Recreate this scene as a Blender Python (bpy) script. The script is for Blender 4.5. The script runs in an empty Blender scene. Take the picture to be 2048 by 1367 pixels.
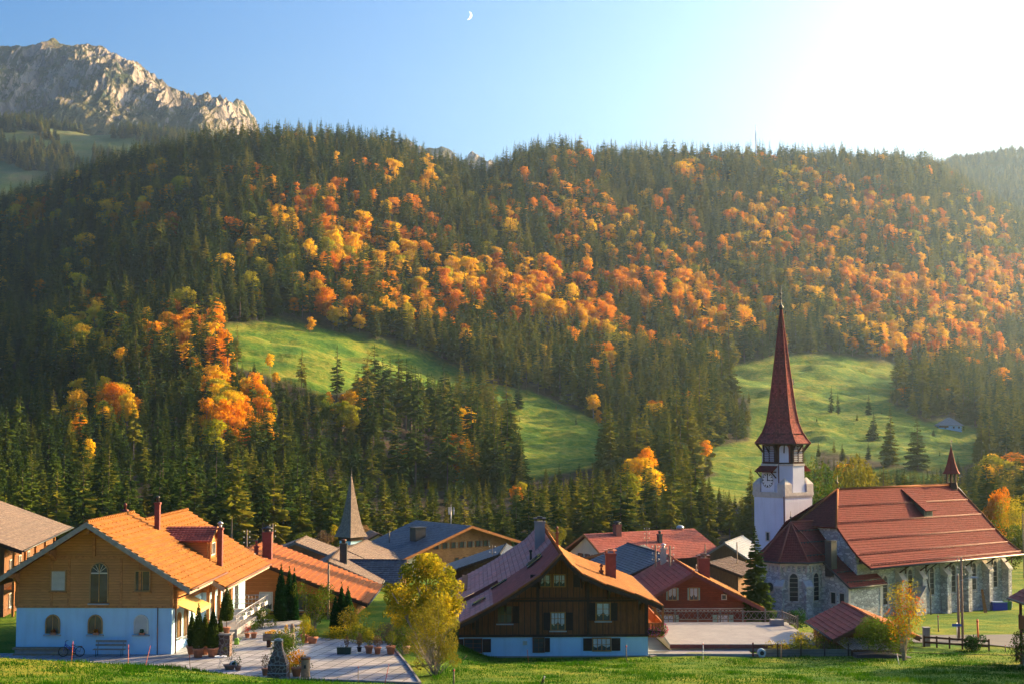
import bpy, bmesh, math, random
import numpy as np
from mathutils import Vector, Matrix
R = math.radians
random.seed(7)
scene = bpy.context.scene
col = scene.collection

# ------------------------------------------------------------------ camera
F = 2844.4; CX = 1024.0; CY = 683.5; CZ = 20.0
PITCH = math.atan(167.0 / F)
cam_d = bpy.data.cameras.new('camera')
cam_d.sensor_width = 36; cam_d.lens = 50
cam_d.clip_start = 0.5; cam_d.clip_end = 60000
cam = bpy.data.objects.new('camera', cam_d); col.objects.link(cam)
cam.location = (0, 0, CZ)
cam.rotation_euler = (R(90) + PITCH, 0, 0)
scene.camera = cam

# ------------------------------------------------------------------ light
SUN_AZ, SUN_EL = 58.0, 16.5          # azimuth to the right of the view direction
world = bpy.data.worlds.new('World'); scene.world = world
world.use_nodes = True
wn = world.node_tree; wn.nodes.clear()
w_out = wn.nodes.new('ShaderNodeOutputWorld'); w_bg = wn.nodes.new('ShaderNodeBackground')
w_sky = wn.nodes.new('ShaderNodeTexSky'); w_sky.sky_type = 'NISHITA'
w_sky.sun_disc = False
w_sky.sun_elevation = R(SUN_EL); w_sky.sun_rotation = R(SUN_AZ)
w_sky.altitude = 1000; w_sky.air_density = 1.0; w_sky.dust_density = 10.0; w_sky.ozone_density = 2.5
w_hsv = wn.nodes.new('ShaderNodeHueSaturation'); w_hsv.inputs['Saturation'].default_value = 1.3
w_gam = wn.nodes.new('ShaderNodeGamma'); w_gam.inputs[1].default_value = 1.3
wn.links.new(w_sky.outputs[0], w_gam.inputs[0]); wn.links.new(w_gam.outputs[0], w_hsv.inputs['Color'])
w_mul = wn.nodes.new('ShaderNodeMix'); w_mul.data_type = 'RGBA'; w_mul.blend_type = 'MULTIPLY'; w_mul.inputs[0].default_value = 1.0
w_mul.inputs[7].default_value = (0.55, 0.63, 0.65, 1)
wn.links.new(w_hsv.outputs[0], w_mul.inputs[6]); wn.links.new(w_mul.outputs[2], w_bg.inputs[0])
w_bg.inputs[1].default_value = 0.092
wn.links.new(w_bg.outputs[0], w_out.inputs[0])
sun_d = bpy.data.lights.new('sun', 'SUN'); sun_d.energy = 5.0; sun_d.angle = R(0.5)
sun_d.color = (1.0, 0.62, 0.27)
sun = bpy.data.objects.new('sun', sun_d); col.objects.link(sun)
SD = Vector((math.sin(R(SUN_AZ)) * math.cos(R(SUN_EL)), math.cos(R(SUN_AZ)) * math.cos(R(SUN_EL)), math.sin(R(SUN_EL))))
sun.rotation_euler = SD.to_track_quat('Z', 'Y').to_euler()
scene.view_settings.view_transform = 'Standard'
scene.view_settings.look = 'None'
scene.view_settings.exposure = 1.75
scene.view_settings.gamma = 1.0
cy = scene.cycles
cy.use_denoising = True
cy.max_bounces = 8; cy.diffuse_bounces = 3; cy.transmission_bounces = 4; cy.transparent_max_bounces = 6; cy.volume_bounces = 1
cy.sample_clamp_indirect = 4.0

# ------------------------------------------------------------------ pixel helpers
def ray(px, py):
    r, u = (px - CX) / F, (CY - py) / F
    ca, sa = math.cos(PITCH), math.sin(PITCH)
    return Vector((r, ca - u * sa, sa + u * ca))
def at(px, py, Y):
    d = ray(px, py); return Vector((0, 0, CZ)) + d * (Y / d.y)
def atz(px, py, z):
    d = ray(px, py); return Vector((0, 0, CZ)) + d * ((z - CZ) / d.z)
def zpix(py, Y):
    """height whose point at distance Y on the centre column shows at row py"""
    u = (CY - py) / F
    ca, sa = math.cos(PITCH), math.sin(PITCH)
    return CZ + Y * (sa + u * ca) / (ca - u * sa)
def pix(x, y, z):
    ca, sa = math.cos(PITCH), math.sin(PITCH)
    dz = z - CZ
    f = y * ca + dz * sa; u = -y * sa + dz * ca
    return CX + F * x / f, CY - F * u / f

# ------------------------------------------------------------------ numpy noise
def _h(ix, iy, s):
    n = (ix.astype(np.int64) * 374761393 + iy.astype(np.int64) * 668265263 + s * 1442695041) & 0xffffffff
    n = ((n ^ (n >> 13)) * 1274126177) & 0xffffffff
    return ((n ^ (n >> 16)) & 0xffff) / 65535.0
def vnoise(x, y, s=0):
    x = np.asarray(x, float); y = np.asarray(y, float)
    ix, iy = np.floor(x), np.floor(y); fx, fy = x - ix, y - iy
    fx = fx * fx * (3 - 2 * fx); fy = fy * fy * (3 - 2 * fy)
    a, b, c, d = _h(ix, iy, s), _h(ix + 1, iy, s), _h(ix, iy + 1, s), _h(ix + 1, iy + 1, s)
    return (a * (1 - fx) + b * fx) * (1 - fy) + (c * (1 - fx) + d * fx) * fy
def fbm(x, y, o=4, s=0):
    t = 0; a = 0.5
    for k in range(o):
        t = t + a * (vnoise(x, y, s + k) - 0.5); x = x * 2.03; y = y * 2.03; a *= 0.5
    return t
def ridged(x, y, o=5, s=0):
    t = 0; a = 0.5
    for k in range(o):
        t = t + a * (1 - np.abs(2 * vnoise(x, y, s + k) - 1)); x = x * 2.07; y = y * 2.07; a *= 0.5
    return t

# ------------------------------------------------------------------ objects
def tag(o, label=None, cat=None, group=None, kind=None):
    if label: o['label'] = label
    if cat: o['category'] = cat
    if group: o['group'] = group
    if kind: o['kind'] = kind
    return o
def empty(name, loc=(0, 0, 0), rz=0.0):
    o = bpy.data.objects.new(name, None); col.objects.link(o)
    o.empty_display_size = 0.3
    o.location = loc; o.rotation_euler = (0, 0, rz); return o
def copy_tree(o, parent=None):
    c = o.copy(); col.objects.link(c); c.parent = parent
    for ch in o.children: copy_tree(ch, c)
    return c
def fast_mesh(name, V, Fc, uv=None):
    """V (n,3), Fc (m,3|4) arrays"""
    V = np.asarray(V, np.float32); Fc = np.asarray(Fc, np.int32)
    me = bpy.data.meshes.new(name)
    k = Fc.shape[1]
    me.vertices.add(len(V)); me.vertices.foreach_set('co', V.ravel())
    me.loops.add(Fc.size); me.loops.foreach_set('vertex_index', Fc.ravel())
    me.polygons.add(len(Fc))
    me.polygons.foreach_set('loop_start', np.arange(0, Fc.size, k, dtype=np.int32))
    me.update(calc_edges=True)
    return me
def link(name, me, mat=None, parent=None):
    o = bpy.data.objects.new(name, me); col.objects.link(o)
    if mat: me.materials.append(mat)
    if parent: o.parent = parent
    return o

class MB:
    """collects primitives into one mesh; M is the current transform"""
    def __init__(s): s.v = []; s.f = []; s.uv = []; s.M = Matrix.Identity(4); s.sm = []
    def add(s, vs, fs, uvs=None, smooth=False):
        b = len(s.v)
        for p in vs: s.v.append(tuple(s.M @ Vector(p)))
        for i, f in enumerate(fs):
            s.f.append([b + k for k in f]); s.sm.append(smooth)
            s.uv.append(uvs[i] if uvs else None)
        return s
    def box(s, x0, x1, y0, y1, z0, z1):
        return s.add([(x0, y0, z0), (x1, y0, z0), (x1, y1, z0), (x0, y1, z0), (x0, y0, z1), (x1, y0, z1), (x1, y1, z1), (x0, y1, z1)],
                     [(0, 3, 2, 1), (4, 5, 6, 7), (0, 1, 5, 4), (1, 2, 6, 5), (2, 3, 7, 6), (3, 0, 4, 7)])
    def prism(s, poly, h0, h1, axis='y'):
        """polygon in (a,b) extruded along axis: y -> (x,z); z -> (x,y); x -> (y,z)"""
        n = len(poly)
        def P(a, b, h): return {'y': (a, h, b), 'z': (a, b, h), 'x': (h, a, b)}[axis]
        vs = [P(a, b, h0) for a, b in poly] + [P(a, b, h1) for a, b in poly]
        fs = [tuple(range(n)), tuple(range(2 * n - 1, n - 1, -1))] + [(i, (i + 1) % n, n + (i + 1) % n, n + i) for i in range(n)]
        return s.add(vs, fs)
    def bar(s, p0, p1, w, h=None):
        """rectangular bar from p0 to p1"""
        h = h or w
        p0, p1 = Vector(p0), Vector(p1); d = (p1 - p0).normalized()
        up = Vector((0, 0, 1)) if abs(d.z) < 0.95 else Vector((1, 0, 0))
        a = d.cross(up).normalized(); b = a.cross(d).normalized()
        vs = []
        for p in (p0, p1):
            for (i, j) in ((-1, -1), (1, -1), (1, 1), (-1, 1)): vs.append(p + a * i * w / 2 + b * j * h / 2)
        return s.add(vs, [(0, 1, 2, 3), (7, 6, 5, 4), (0, 4, 5, 1), (1, 5, 6, 2), (2, 6, 7, 3), (3, 7, 4, 0)])
    def tube(s, pts, r, n=8, cap=True):
        """smooth tube; r number or list"""
        pts = [Vector(p) for p in pts]
        rs = r if isinstance(r, (list, tuple)) else [r] * len(pts)
        vs = []; fs = []
        d0 = (pts[1] - pts[0]).normalized()
        a = d0.cross(Vector((0, 0, 1)) if abs(d0.z) < 0.9 else Vector((1, 0, 0))).normalized()
        for i, p in enumerate(pts):
            d = (pts[min(i + 1, len(pts) - 1)] - pts[max(i - 1, 0)]).normalized()
            a = (a - d * a.dot(d)).normalized(); b = d.cross(a)
            for k in range(n):
                t = 2 * math.pi * k / n
                vs.append(p + (a * math.cos(t) + b * math.sin(t)) * rs[i])
        for i in range(len(pts) - 1):
            for k in range(n):
                fs.append((i * n + k, i * n + (k + 1) % n, (i + 1) * n + (k + 1) % n, (i + 1) * n + k))
        s.add(vs, fs, smooth=True)
        if cap:
            m = len(s.v) - len(vs)
            s.f.append([m + k for k in range(n)][::-1]); s.sm.append(False); s.uv.append(None)
            s.f.append([m + (len(pts) - 1) * n + k for k in range(n)]); s.sm.append(False); s.uv.append(None)
        return s
    def lathe(s, prof, n=16, c=(0, 0, 0), smooth=True, a0=0.0):
        vs = []; fs = []
        for (r, z) in prof:
            for k in range(n):
                t = a0 + 2 * math.pi * k / n
                vs.append((c[0] + r * math.cos(t), c[1] + r * math.sin(t), c[2] + z))
        for i in range(len(prof) - 1):
            for k in range(n):
                fs.append((i * n + k, i * n + (k + 1) % n, (i + 1) * n + (k + 1) % n, (i + 1) * n + k))
        s.add(vs, fs, smooth=smooth)
        m = len(s.v) - len(vs)
        s.f.append([m + k for k in range(n)][::-1]); s.sm.append(False); s.uv.append(None)
        s.f.append([m + (len(prof) - 1) * n + k for k in range(n)]); s.sm.append(False); s.uv.append(None)
        return s
    def build(s, name, mat, parent=None):
        me = bpy.data.meshes.new(name)
        me.from_pydata(s.v, [], s.f)
        if any(u is not None for u in s.uv):
            L = me.uv_layers.new(name='UVMap')
            i = 0; arr = []
            for f, u in zip(s.f, s.uv):
                for k in range(len(f)): arr += list(u[k]) if u else [0.0, 0.0]
            L.data.foreach_set('uv', arr)
        me.polygons.foreach_set('use_smooth', s.sm)
        me.update()
        return link(name, me, mat, parent)

# ------------------------------------------------------------------ materials
class NT:
    def __init__(s, name):
        s.m = bpy.data.materials.new(name); s.m.use_nodes = True
        s.t = s.m.node_tree; s.n = s.t.nodes; s.n.clear()
        s.out = s.n.new('ShaderNodeOutputMaterial')
    def node(s, t, **kw):
        n = s.n.new('ShaderNode' + t)
        for k, v in kw.items():
            if k in n.inputs.keys():
                s.set(n.inputs[k], v)
            else: setattr(n, k, v)
        return n
    def set(s, sock, v):
        if hasattr(v, 'links') or isinstance(v, bpy.types.NodeSocket): s.t.links.new(v, sock)
        else: sock.default_value = v
    def math(s, op, a, b=None, c=None):
        n = s.n.new('ShaderNodeMath'); n.operation = op
        s.set(n.inputs[0], a)
        if b is not None: s.set(n.inputs[1], b)
        if c is not None: s.set(n.inputs[2], c)
        return n.outputs[0]
    def mix(s, f, a, b, mode='MIX'):
        n = s.n.new('ShaderNodeMix'); n.data_type = 'RGBA'; n.blend_type = mode
        s.set(n.inputs[0], f); s.set(n.inputs[6], a if not isinstance(a, tuple) else rgba(a)); s.set(n.inputs[7], b if not isinstance(b, tuple) else rgba(b))
        return n.outputs[2]
    def ramp(s, f, stops, interp='LINEAR'):
        n = s.n.new('ShaderNodeValToRGB'); n.color_ramp.interpolation = interp
        e = n.color_ramp.elements
        while len(e) < len(stops): e.new(0.5)
        for i, (p, c) in enumerate(stops): e[i].position = p; e[i].color = rgba(c)
        s.set(n.inputs[0], f); return n.outputs[0]
    def coord(s, which='Object', scale=(1, 1, 1)):
        if which == 'World':
            g = s.n.new('ShaderNodeNewGeometry'); o = g.outputs['Position']
        else:
            c = s.n.new('ShaderNodeTexCoord'); o = c.outputs[which]
        m = s.n.new('ShaderNodeMapping'); m.inputs['Scale'].default_value = scale
        s.t.links.new(o, m.inputs[0]); return m.outputs[0]
    def noise(s, vec, scale, detail=4, rough=0.55, which=0):
        n = s.n.new('ShaderNodeTexNoise'); n.inputs['Scale'].default_value = scale; n.inputs['Detail'].default_value = detail
        n.inputs['Roughness'].default_value = rough
        s.t.links.new(vec, n.inputs['Vector']); return n.outputs[which]
    def bump(s, h, strength=0.4, dist=0.05):
        n = s.n.new('ShaderNodeBump'); n.inputs['Strength'].default_value = strength; n.inputs['Distance'].default_value = dist
        s.set(n.inputs['Height'], h); return n.outputs[0]
    def bsdf(s, color, rough=0.8, normal=None, metal=0.0, spec=0.3, **kw):
        n = s.n.new('ShaderNodeBsdfPrincipled')
        s.set(n.inputs['Base Color'], color if not isinstance(color, tuple) else rgba(color))
        s.set(n.inputs['Roughness'], rough); n.inputs['Metallic'].default_value = metal
        n.inputs['Specular IOR Level'].default_value = spec
        if normal is not None: s.set(n.inputs['Normal'], normal)
        s.t.links.new(n.outputs[0], s.out.inputs[0]); return n
def rgba(c): return (c[0], c[1], c[2], 1.0)

def m_plain(name, c, rough=0.7, var=0.15, scale=3.0, metal=0.0, bump=0.0, spec=0.3):
    t = NT(name); v = t.coord('Object')
    n = t.noise(v, scale, 5)
    d = tuple(x * (1 - var) for x in c); l = tuple(min(1, x * (1 + var)) for x in c)
    t.bsdf(t.ramp(n, [(0.3, d), (0.7, l)]), rough, t.bump(n, bump, 0.02) if bump else None, metal, spec)
    return t.m
def m_wood(name, c, board=0.16, axis='z', dark=0.45, rough=0.8, stain=0.3):
    """boards running across axis: axis 'z' = horizontal boards, 'x' = vertical boards (uses x+y)"""
    t = NT(name); v = t.coord('Object')
    sp = t.node('SeparateXYZ'); t.t.links.new(v, sp.inputs[0])
    if axis == 'z': k = sp.outputs[2]; sc = (1.2, 1.2, 14)
    else: k = t.math('ADD', sp.outputs[0], sp.outputs[1]); sc = (14, 14, 1.0)
    q = t.math('DIVIDE', k, board); fr = t.math('FRACT', q); fl = t.math('FLOOR', q)
    wn_ = t.node('TexWhiteNoise', noise_dimensions='1D'); t.t.links.new(fl, wn_.inputs['W'])
    gap = t.math('LESS_THAN', fr, 0.07)
    g = t.noise(t.coord('Object', sc), 1.6, 5, 0.6)
    big = t.noise(v, 0.5, 3)
    base = t.ramp(g, [(0.25, tuple(x * (1 - dark) for x in c)), (0.55, c), (0.8, tuple(min(1, x * 1.35) for x in c))])
    base = t.mix(t.math('MULTIPLY', wn_.outputs[0], 0.4), base, tuple(x * 0.55 for x in c))
    base = t.mix(t.math('MULTIPLY', t.ramp(big, [(0.4, (0, 0, 0)), (0.7, (1, 1, 1))]), stain), base, tuple(x * 0.4 for x in c))
    base = t.mix(t.math('MULTIPLY', gap, 0.75), base, tuple(x * 0.15 for x in c))
    h = t.math('SUBTRACT', t.math('MULTIPLY', g, 0.3), gap)
    t.bsdf(base, rough, t.bump(h, 0.6, 0.02))
    return t.m
def m_plaster(name, c, dirt=0.28):
    t = NT(name); v = t.coord('Object')
    a = t.noise(v, 0.7, 5); b = t.noise(v, 25, 3)
    sv = t.noise(t.coord('Object', (2.2, 2.2, 0.25)), 1.2, 4)
    base = t.mix(t.math('MULTIPLY', t.ramp(a, [(0.35, (0, 0, 0)), (0.75, (1, 1, 1))]), dirt), c, tuple(x * 0.6 for x in c))
    base = t.mix(t.math('MULTIPLY', t.ramp(sv, [(0.5, (0, 0, 0)), (0.8, (1, 1, 1))]), dirt), base, tuple(x * 0.5 for x in c))
    t.bsdf(base, 0.9, t.bump(b, 0.25, 0.01)); return t.m
def m_tiles(name, c, rib=0.22, var=0.25, weather=0.25, wcol=(0.16, 0.13, 0.12), rough=0.85, course=None):
    """uv in metres: u along the eave, v up the slope"""
    t = NT(name)
    uvn = t.node('TexCoord'); sp = t.node('SeparateXYZ'); t.t.links.new(uvn.outputs['UV'], sp.inputs[0])
    u, v = sp.outputs[0], sp.outputs[1]
    qu = t.math('DIVIDE', u, rib); fu = t.math('FRACT', qu); iu = t.math('FLOOR', qu)
    qv = t.math('DIVIDE', v, course or 0.34); iv = t.math('FLOOR', qv); fv = t.math('FRACT', qv)
    w = t.node('TexWhiteNoise', noise_dimensions='2D')
    cmb = t.node('CombineXYZ'); t.t.links.new(iu, cmb.inputs[0]); t.t.links.new(iv, cmb.inputs[1]); t.t.links.new(cmb.outputs[0], w.inputs['Vector'])
    rnd = w.outputs[0]
    hv = t.math('SINE', t.math('MULTIPLY', fu, math.pi))
    big = t.noise(uvn.outputs['UV'], 0.35, 5, 0.6); med = t.noise(uvn.outputs['UV'], 2.5, 4)
    base = t.ramp(rnd, [(0.0, tuple(x * (1 - var) for x in c)), (1.0, tuple(min(1, x * (1 + var)) for x in c))])
    base = t.mix(t.math('MULTIPLY', t.ramp(t.math('ADD', t.math('MULTIPLY', big, 0.7), t.math('MULTIPLY', med, 0.3)), [(0.42, (0, 0, 0)), (0.66, (1, 1, 1))]), weather), base, wcol)
    gap = t.math('LESS_THAN', fu, 0.1)
    base = t.mix(t.math('MULTIPLY', gap, 0.45), base, tuple(x * 0.35 for x in c))
    h = t.math('ADD', hv, t.math('MULTIPLY', med, 0.3))
    if course:
        g2 = t.math('LESS_THAN', fv, 0.12); base = t.mix(t.math('MULTIPLY', g2, 0.5), base, tuple(x * 0.3 for x in c))
        h = t.math('SUBTRACT', h, fv)
    t.bsdf(base, rough, t.bump(h, 0.7, 0.03), spec=0.12); return t.m
def m_stone(name, c, mortar, scale=(2.2, 2.2, 4.0), var=0.35, size=1.0):
    t = NT(name); v = t.coord('Object', tuple(x * size for x in scale))
    n0 = t.noise(t.coord('Object'), 1.5, 3, which=1)
    add = t.node('VectorMath', operation='MULTIPLY_ADD'); t.t.links.new(n0, add.inputs[0]); add.inputs[1].default_value = (0.5, 0.5, 0.5); t.t.links.new(v, add.inputs[2])
    vo = t.node('TexVoronoi', feature='DISTANCE_TO_EDGE'); vo.inputs['Scale'].default_value = 1.0; t.t.links.new(add.outputs[0], vo.inputs['Vector'])
    vc = t.node('TexVoronoi', feature='F1'); vc.inputs['Scale'].default_value = 1.0; t.t.links.new(add.outputs[0], vc.inputs['Vector'])
    sp = t.node('SeparateColor'); t.t.links.new(vc.outputs['Color'], sp.inputs[0])
    base = t.ramp(sp.outputs[0], [(0.0, tuple(x * (1 - var) for x in c)), (1.0, tuple(min(1, x * (1 + var)) for x in c))])
    n = t.noise(t.coord('Object'), 12, 4)
    base = t.mix(t.math('MULTIPLY', n, 0.4), base, tuple(x * 0.5 for x in c))
    e = t.ramp(vo.outputs['Distance'], [(0.03, (1, 1, 1)), (0.09, (0, 0, 0))])
    base = t.mix(e, base, mortar)
    h = t.math('ADD', t.math('MINIMUM', vo.outputs['Distance'], 0.2), t.math('MULTIPLY', n, 0.1))
    t.bsdf(base, 0.9, t.bump(h, 0.9, 0.12)); return t.m
def m_glass(name='window_glass', tint=(0.03, 0.04, 0.05)):
    t = NT(name); n = t.noise(t.coord('Object'), 1.3, 2)
    t.bsdf(t.ramp(n, [(0.3, tint), (0.7, tuple(x * 2.2 for x in tint))]), 0.08, t.bump(n, 0.03, 0.02), 0.0, 0.6); return t.m
def m_leaf(name, stops, trans=0.35, nscale=3.0, use_random=True):
    """foliage: colours picked per plant and by clump"""
    t = NT(name)
    oi = t.node('ObjectInfo'); n = t.noise(t.coord('Object'), nscale, 3)
    f = t.math('ADD', t.math('MULTIPLY', oi.outputs['Random'], 0.55 if use_random else 0.0), t.math('MULTIPLY', n, 0.6 if use_random else 1.0))
    c = t.ramp(f, stops)
    d = t.node('BsdfDiffuse'); t.t.links.new(c, d.inputs[0])
    tr = t.node('BsdfTranslucent'); t.t.links.new(c, tr.inputs[0])
    mx = t.node('MixShader'); mx.inputs[0].default_value = trans
    t.t.links.new(d.outputs[0], mx.inputs[1]); t.t.links.new(tr.outputs[0], mx.inputs[2])
    t.t.links.new(mx.outputs[0], t.out.inputs[0]); return t.m
# ------------------------------------------------------------------ terrain
YK = np.array([200, 240, 300, 350, 400, 500, 600, 700, 850, 1000, 1150, 1300, 1420, 1600])
PK = np.array([-700, -200, 0, 150, 300, 450, 600, 750, 900, 1050, 1200, 1350, 1500, 1650, 1800, 1950, 2100, 2400, 3500])
T = {  # rows of the photograph at which the ground shows, by column, for each distance in YK (200 .. 1600)
 -700: [1140,1110,1100,1060,1010, 960, 900, 850, 780, 720, 660, 600, 590, 620],
 -200: [1140,1110,1100,1060,1010, 950, 880, 820, 740, 670, 590, 490, 480, 520],
 0:    [1140,1110,1095,1050,1000, 930, 860, 800, 710, 620, 530, 440, 445, 500],
 150:  [1140,1110,1095,1045, 990, 915, 845, 775, 680, 590, 490, 385, 385, 450],
 300:  [1140,1110,1095,1040, 985, 910, 835, 755, 660, 570, 460, 335, 325, 400],
 450:  [1140,1110,1095,1040, 990, 910, 820, 730, 640, 545, 430, 318, 302, 380],
 600:  [1140,1110,1095,1045,1000, 920, 830, 740, 645, 535, 420, 312, 296, 370],
 750:  [1140,1110,1100,1055,1010, 940, 850, 765, 665, 550, 430, 325, 312, 380],
 900:  [1140,1110,1100,1060,1015, 960, 880, 800, 695, 570, 450, 350, 352, 410],
 1050: [1140,1110,1100,1060,1010, 960, 890, 815, 710, 580, 455, 338, 325, 400],
 1200: [1140,1110,1100,1060,1010, 955, 890, 820, 715, 590, 465, 348, 335, 400],
 1350: [1140,1110,1100,1060,1010, 950, 880, 815, 725, 600, 475, 350, 330, 400],
 1500: [1140,1110,1100,1060,1010, 945, 870, 800, 730, 610, 480, 350, 328, 400],
 1650: [1140,1110,1100,1060,1010, 940, 865, 790, 725, 620, 490, 355, 330, 400],
 1800: [1140,1110,1100,1060,1010, 940, 870, 800, 735, 640, 500, 360, 335, 400],
 1950: [1140,1110,1100,1060,1010, 945, 885, 820, 750, 670, 550, 430, 370, 420],
 2100: [1140,1110,1100,1060,1010, 950, 895, 840, 780, 700, 600, 500, 440, 460],
 2400: [1140,1110,1100,1060,1010, 960, 905, 860, 800, 740, 660, 580, 540, 560],
 3500: [1140,1110,1100,1060,1020, 980, 940, 900, 860, 820, 780, 740, 720, 730]}
_TZ = np.array([[zpix(T[p][j], YK[j]) for j in range(len(YK))] for p in PK])
_TU = (PK - CX) / F / math.cos(PITCH)
# dense smooth table
_yu = np.linspace(200, 2000, 361); _uu = np.linspace(_TU[0], _TU[-1], 500)
# the slope recedes towards the right
def stretch(px): return np.interp(px, [-700, 0, 250, 450, 900, 1500, 2100, 3500], [1.0, .97, .90, .90, 1.0, 1.14, 1.30, 1.4])
def yeff(Y, px): return Y * (1 + (stretch(px) - 1) * np.clip((Y - 330) / 500.0, 0, 1))
SKX = [-200, 0, 60, 100, 150, 230, 300, 380, 500, 560, 700, 760, 800, 870, 930, 965, 1000, 1050, 1110, 1160, 1215, 1300, 1370, 1450, 1500, 1620, 1700, 1800, 1880, 1950, 2048, 2200]
SKY = [430, 405, 385, 365, 345, 312, 298, 285, 272, 268, 266, 282, 292, 318, 338, 345, 325, 302, 285, 292, 315, 306, 300, 316, 303, 305, 304, 308, 318, 372, 430, 520]
_PF = np.array(sorted(set(list(PK) + list(range(0, 2150, 60)))))
_TR = np.array([[float(np.interp(p, PK, [T[q][j] for q in PK])) for j in range(len(YK))] for p in _PF])
for _i, _p in enumerate(_PF):
    if -200 <= _p <= 2200:
        _s = float(np.interp(_p, SKX, SKY)); _r = 20 * F / (1420 * stretch(_p)) * .9
        _TR[_i, 12] = _s + _r; _TR[_i, 11] = max(_s + _r + 22, (_TR[_i, 10] + _s + _r) / 2 - 30); _TR[_i, 13] = _s + _r + 60
_TU = (_PF - CX) / F / math.cos(PITCH)
_G = np.array([np.interp(_yu, yeff(YK, p), [zpix(_TR[i, j], yeff(YK[j], p)) for j in range(len(YK))]) for i, p in enumerate(_PF)])
_G = np.array([np.interp(_uu, _TU, _G[:, j]) for j in range(len(_yu))])     # [y,u]
def _blur(A, k):
    for _ in range(k):
        A = np.vstack([A[:1], A, A[-1:]]); A = (A[:-2] + 2 * A[1:-1] + A[2:]) / 4
        A = np.hstack([A[:, :1], A, A[:, -1:]]); A = (A[:, :-2] + 2 * A[:, 1:-1] + A[:, 2:]) / 4
    return A
_G = _blur(_G, 9)
def _far(u, Y):
    fy = np.clip((Y - 200) / 5.0, 0, 359.999); fu = np.clip((u - _uu[0]) / (_uu[1] - _uu[0]), 0, 498.999)
    iy = fy.astype(int); iu = fu.astype(int); a = fy - iy; b = fu - iu
    return (_G[iy, iu] * (1 - b) + _G[iy, iu + 1] * b) * (1 - a) + (_G[iy + 1, iu] * (1 - b) + _G[iy + 1, iu + 1] * b) * a
def sstep(a, b, x):
    t = np.clip((x - a) / (b - a), 0, 1); return t * t * (3 - 2 * t)
TERR_Z = 5.6
def hz(X, Y):
    X = np.asarray(X, float); Y = np.asarray(Y, float)
    rt = np.interp(Y, [-60, 0, 30, 60, 75, 97, 115, 150, 200, 250], [27, 18.3, 13.2, 8.6, 6.5, 4.15, 3.1, 0.8, -0.3, -1.3])
    c = np.interp(X, [-34, -28.8, -19, -13, -5.2], [7.5, 7.34, 6.78, 6.1, 5.65])
    lf = np.interp(Y, [-60, 0, 30, 60], [27, 18.3, 13.2, 9.0])
    lf = np.where(Y < 60, lf, 9.0 + (c - 9.0) * np.clip((Y - 60) / 19.0, 0, 1))
    bank = sstep(79, 82.3, Y)
    back = np.interp(Y, [80, 100, 130, 160, 200, 250], [5.5, 5.35, 4.3, 2.2, -0.3, -1.3])
    lf = lf * (1 - bank) + back * bank
    w = sstep(-5.2, -1.0, X)
    near = lf * (1 - w) + rt * w
    near = near + fbm(X / 9.0, Y / 9.0, 3, 5) * 0.35 * np.where((Y > 70) & (X < -3), 0.25, 1.0) * np.where((Y > 78) & (X < -4), 0.0, 1.0)
    u = X / np.maximum(Y, 60)
    far = _far(u, Y) + fbm(X / 60.0, Y / 60.0, 4, 11) * np.interp(Y, [240, 400, 800, 1150, 1300], [0, 5, 16, 16, 6]) \
        + fbm(X / 16.0, Y / 9.0, 4, 31) * np.interp(Y, [240, 400, 800], [0, 3.2, 5.0])
    t = sstep(200, 250, Y)
    return near * (1 - t) + far * t
def gz(x, y): return float(hz(np.array([x]), np.array([y]))[0])
def ground(px, py, y0=60, y1=1500):
    """first terrain point seen through a pixel"""
    d = ray(px, py); ys = np.arange(y0, y1, 0.5)
    x = d.x / d.y * ys; z = CZ + d.z / d.y * ys
    b = np.nonzero(z < hz(x, ys))[0]
    i = b[0] if len(b) else len(ys) - 1
    return Vector((x[i], ys[i], gz(x[i], ys[i])))

def inpoly(px, py, poly):
    px = np.asarray(px); py = np.asarray(py); c = np.zeros(px.shape, bool); n = len(poly); j = n - 1
    for i in range(n):
        xi, yi = poly[i]; xj, yj = poly[j]
        m = ((yi > py) != (yj > py)) & (px < (xj - xi) * (py - yi) / ((yj - yi) or 1e-9) + xi)
        c ^= m; j = i
    return c
# meadows on the slope and clearings, as outlines of their ground seen from the camera
MEADOWS = [
 [(425,700),(450,650),(560,640),(640,655),(700,668),(800,690),(860,705),(930,742),(985,770),(1060,782),(1110,800),(1200,842),(1240,852),(1290,868),(1300,900),(1230,925),(1130,945),(1050,960),(1020,900),(1040,870),(980,830),(900,800),(800,790),(700,780),(640,790),(600,770),(560,760),(500,740),(440,730)],
 [(1435,745),(1470,730),(1540,715),(1600,708),(1700,712),(1800,730),(1850,748),(1905,745),(1890,760),(1800,775),(1775,800),(1850,845),(1900,835),(1960,860),(1990,880),(1950,925),(1880,945),(1780,925),(1640,900),(1620,960),(1480,960),(1420,940),(1400,905),(1440,890),(1500,880),(1500,800),(1450,775)],
 [(1400,960),(1500,930),(1640,950),(1700,1000),(1500,1010),(1380,990)],
 [(1640,940),(1800,935),(1900,955),(1860,975),(1700,975)]]
SLASH = [(745,855),(860,865),(925,905),(935,940),(880,958),(790,940)]
def tree_free(x, y, z):
    px, py = pix(x, y, z); m = np.zeros(np.shape(px), bool)
    for p in MEADOWS: m |= inpoly(px, py, p)
    return m, inpoly(px, py, SLASH)

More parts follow.
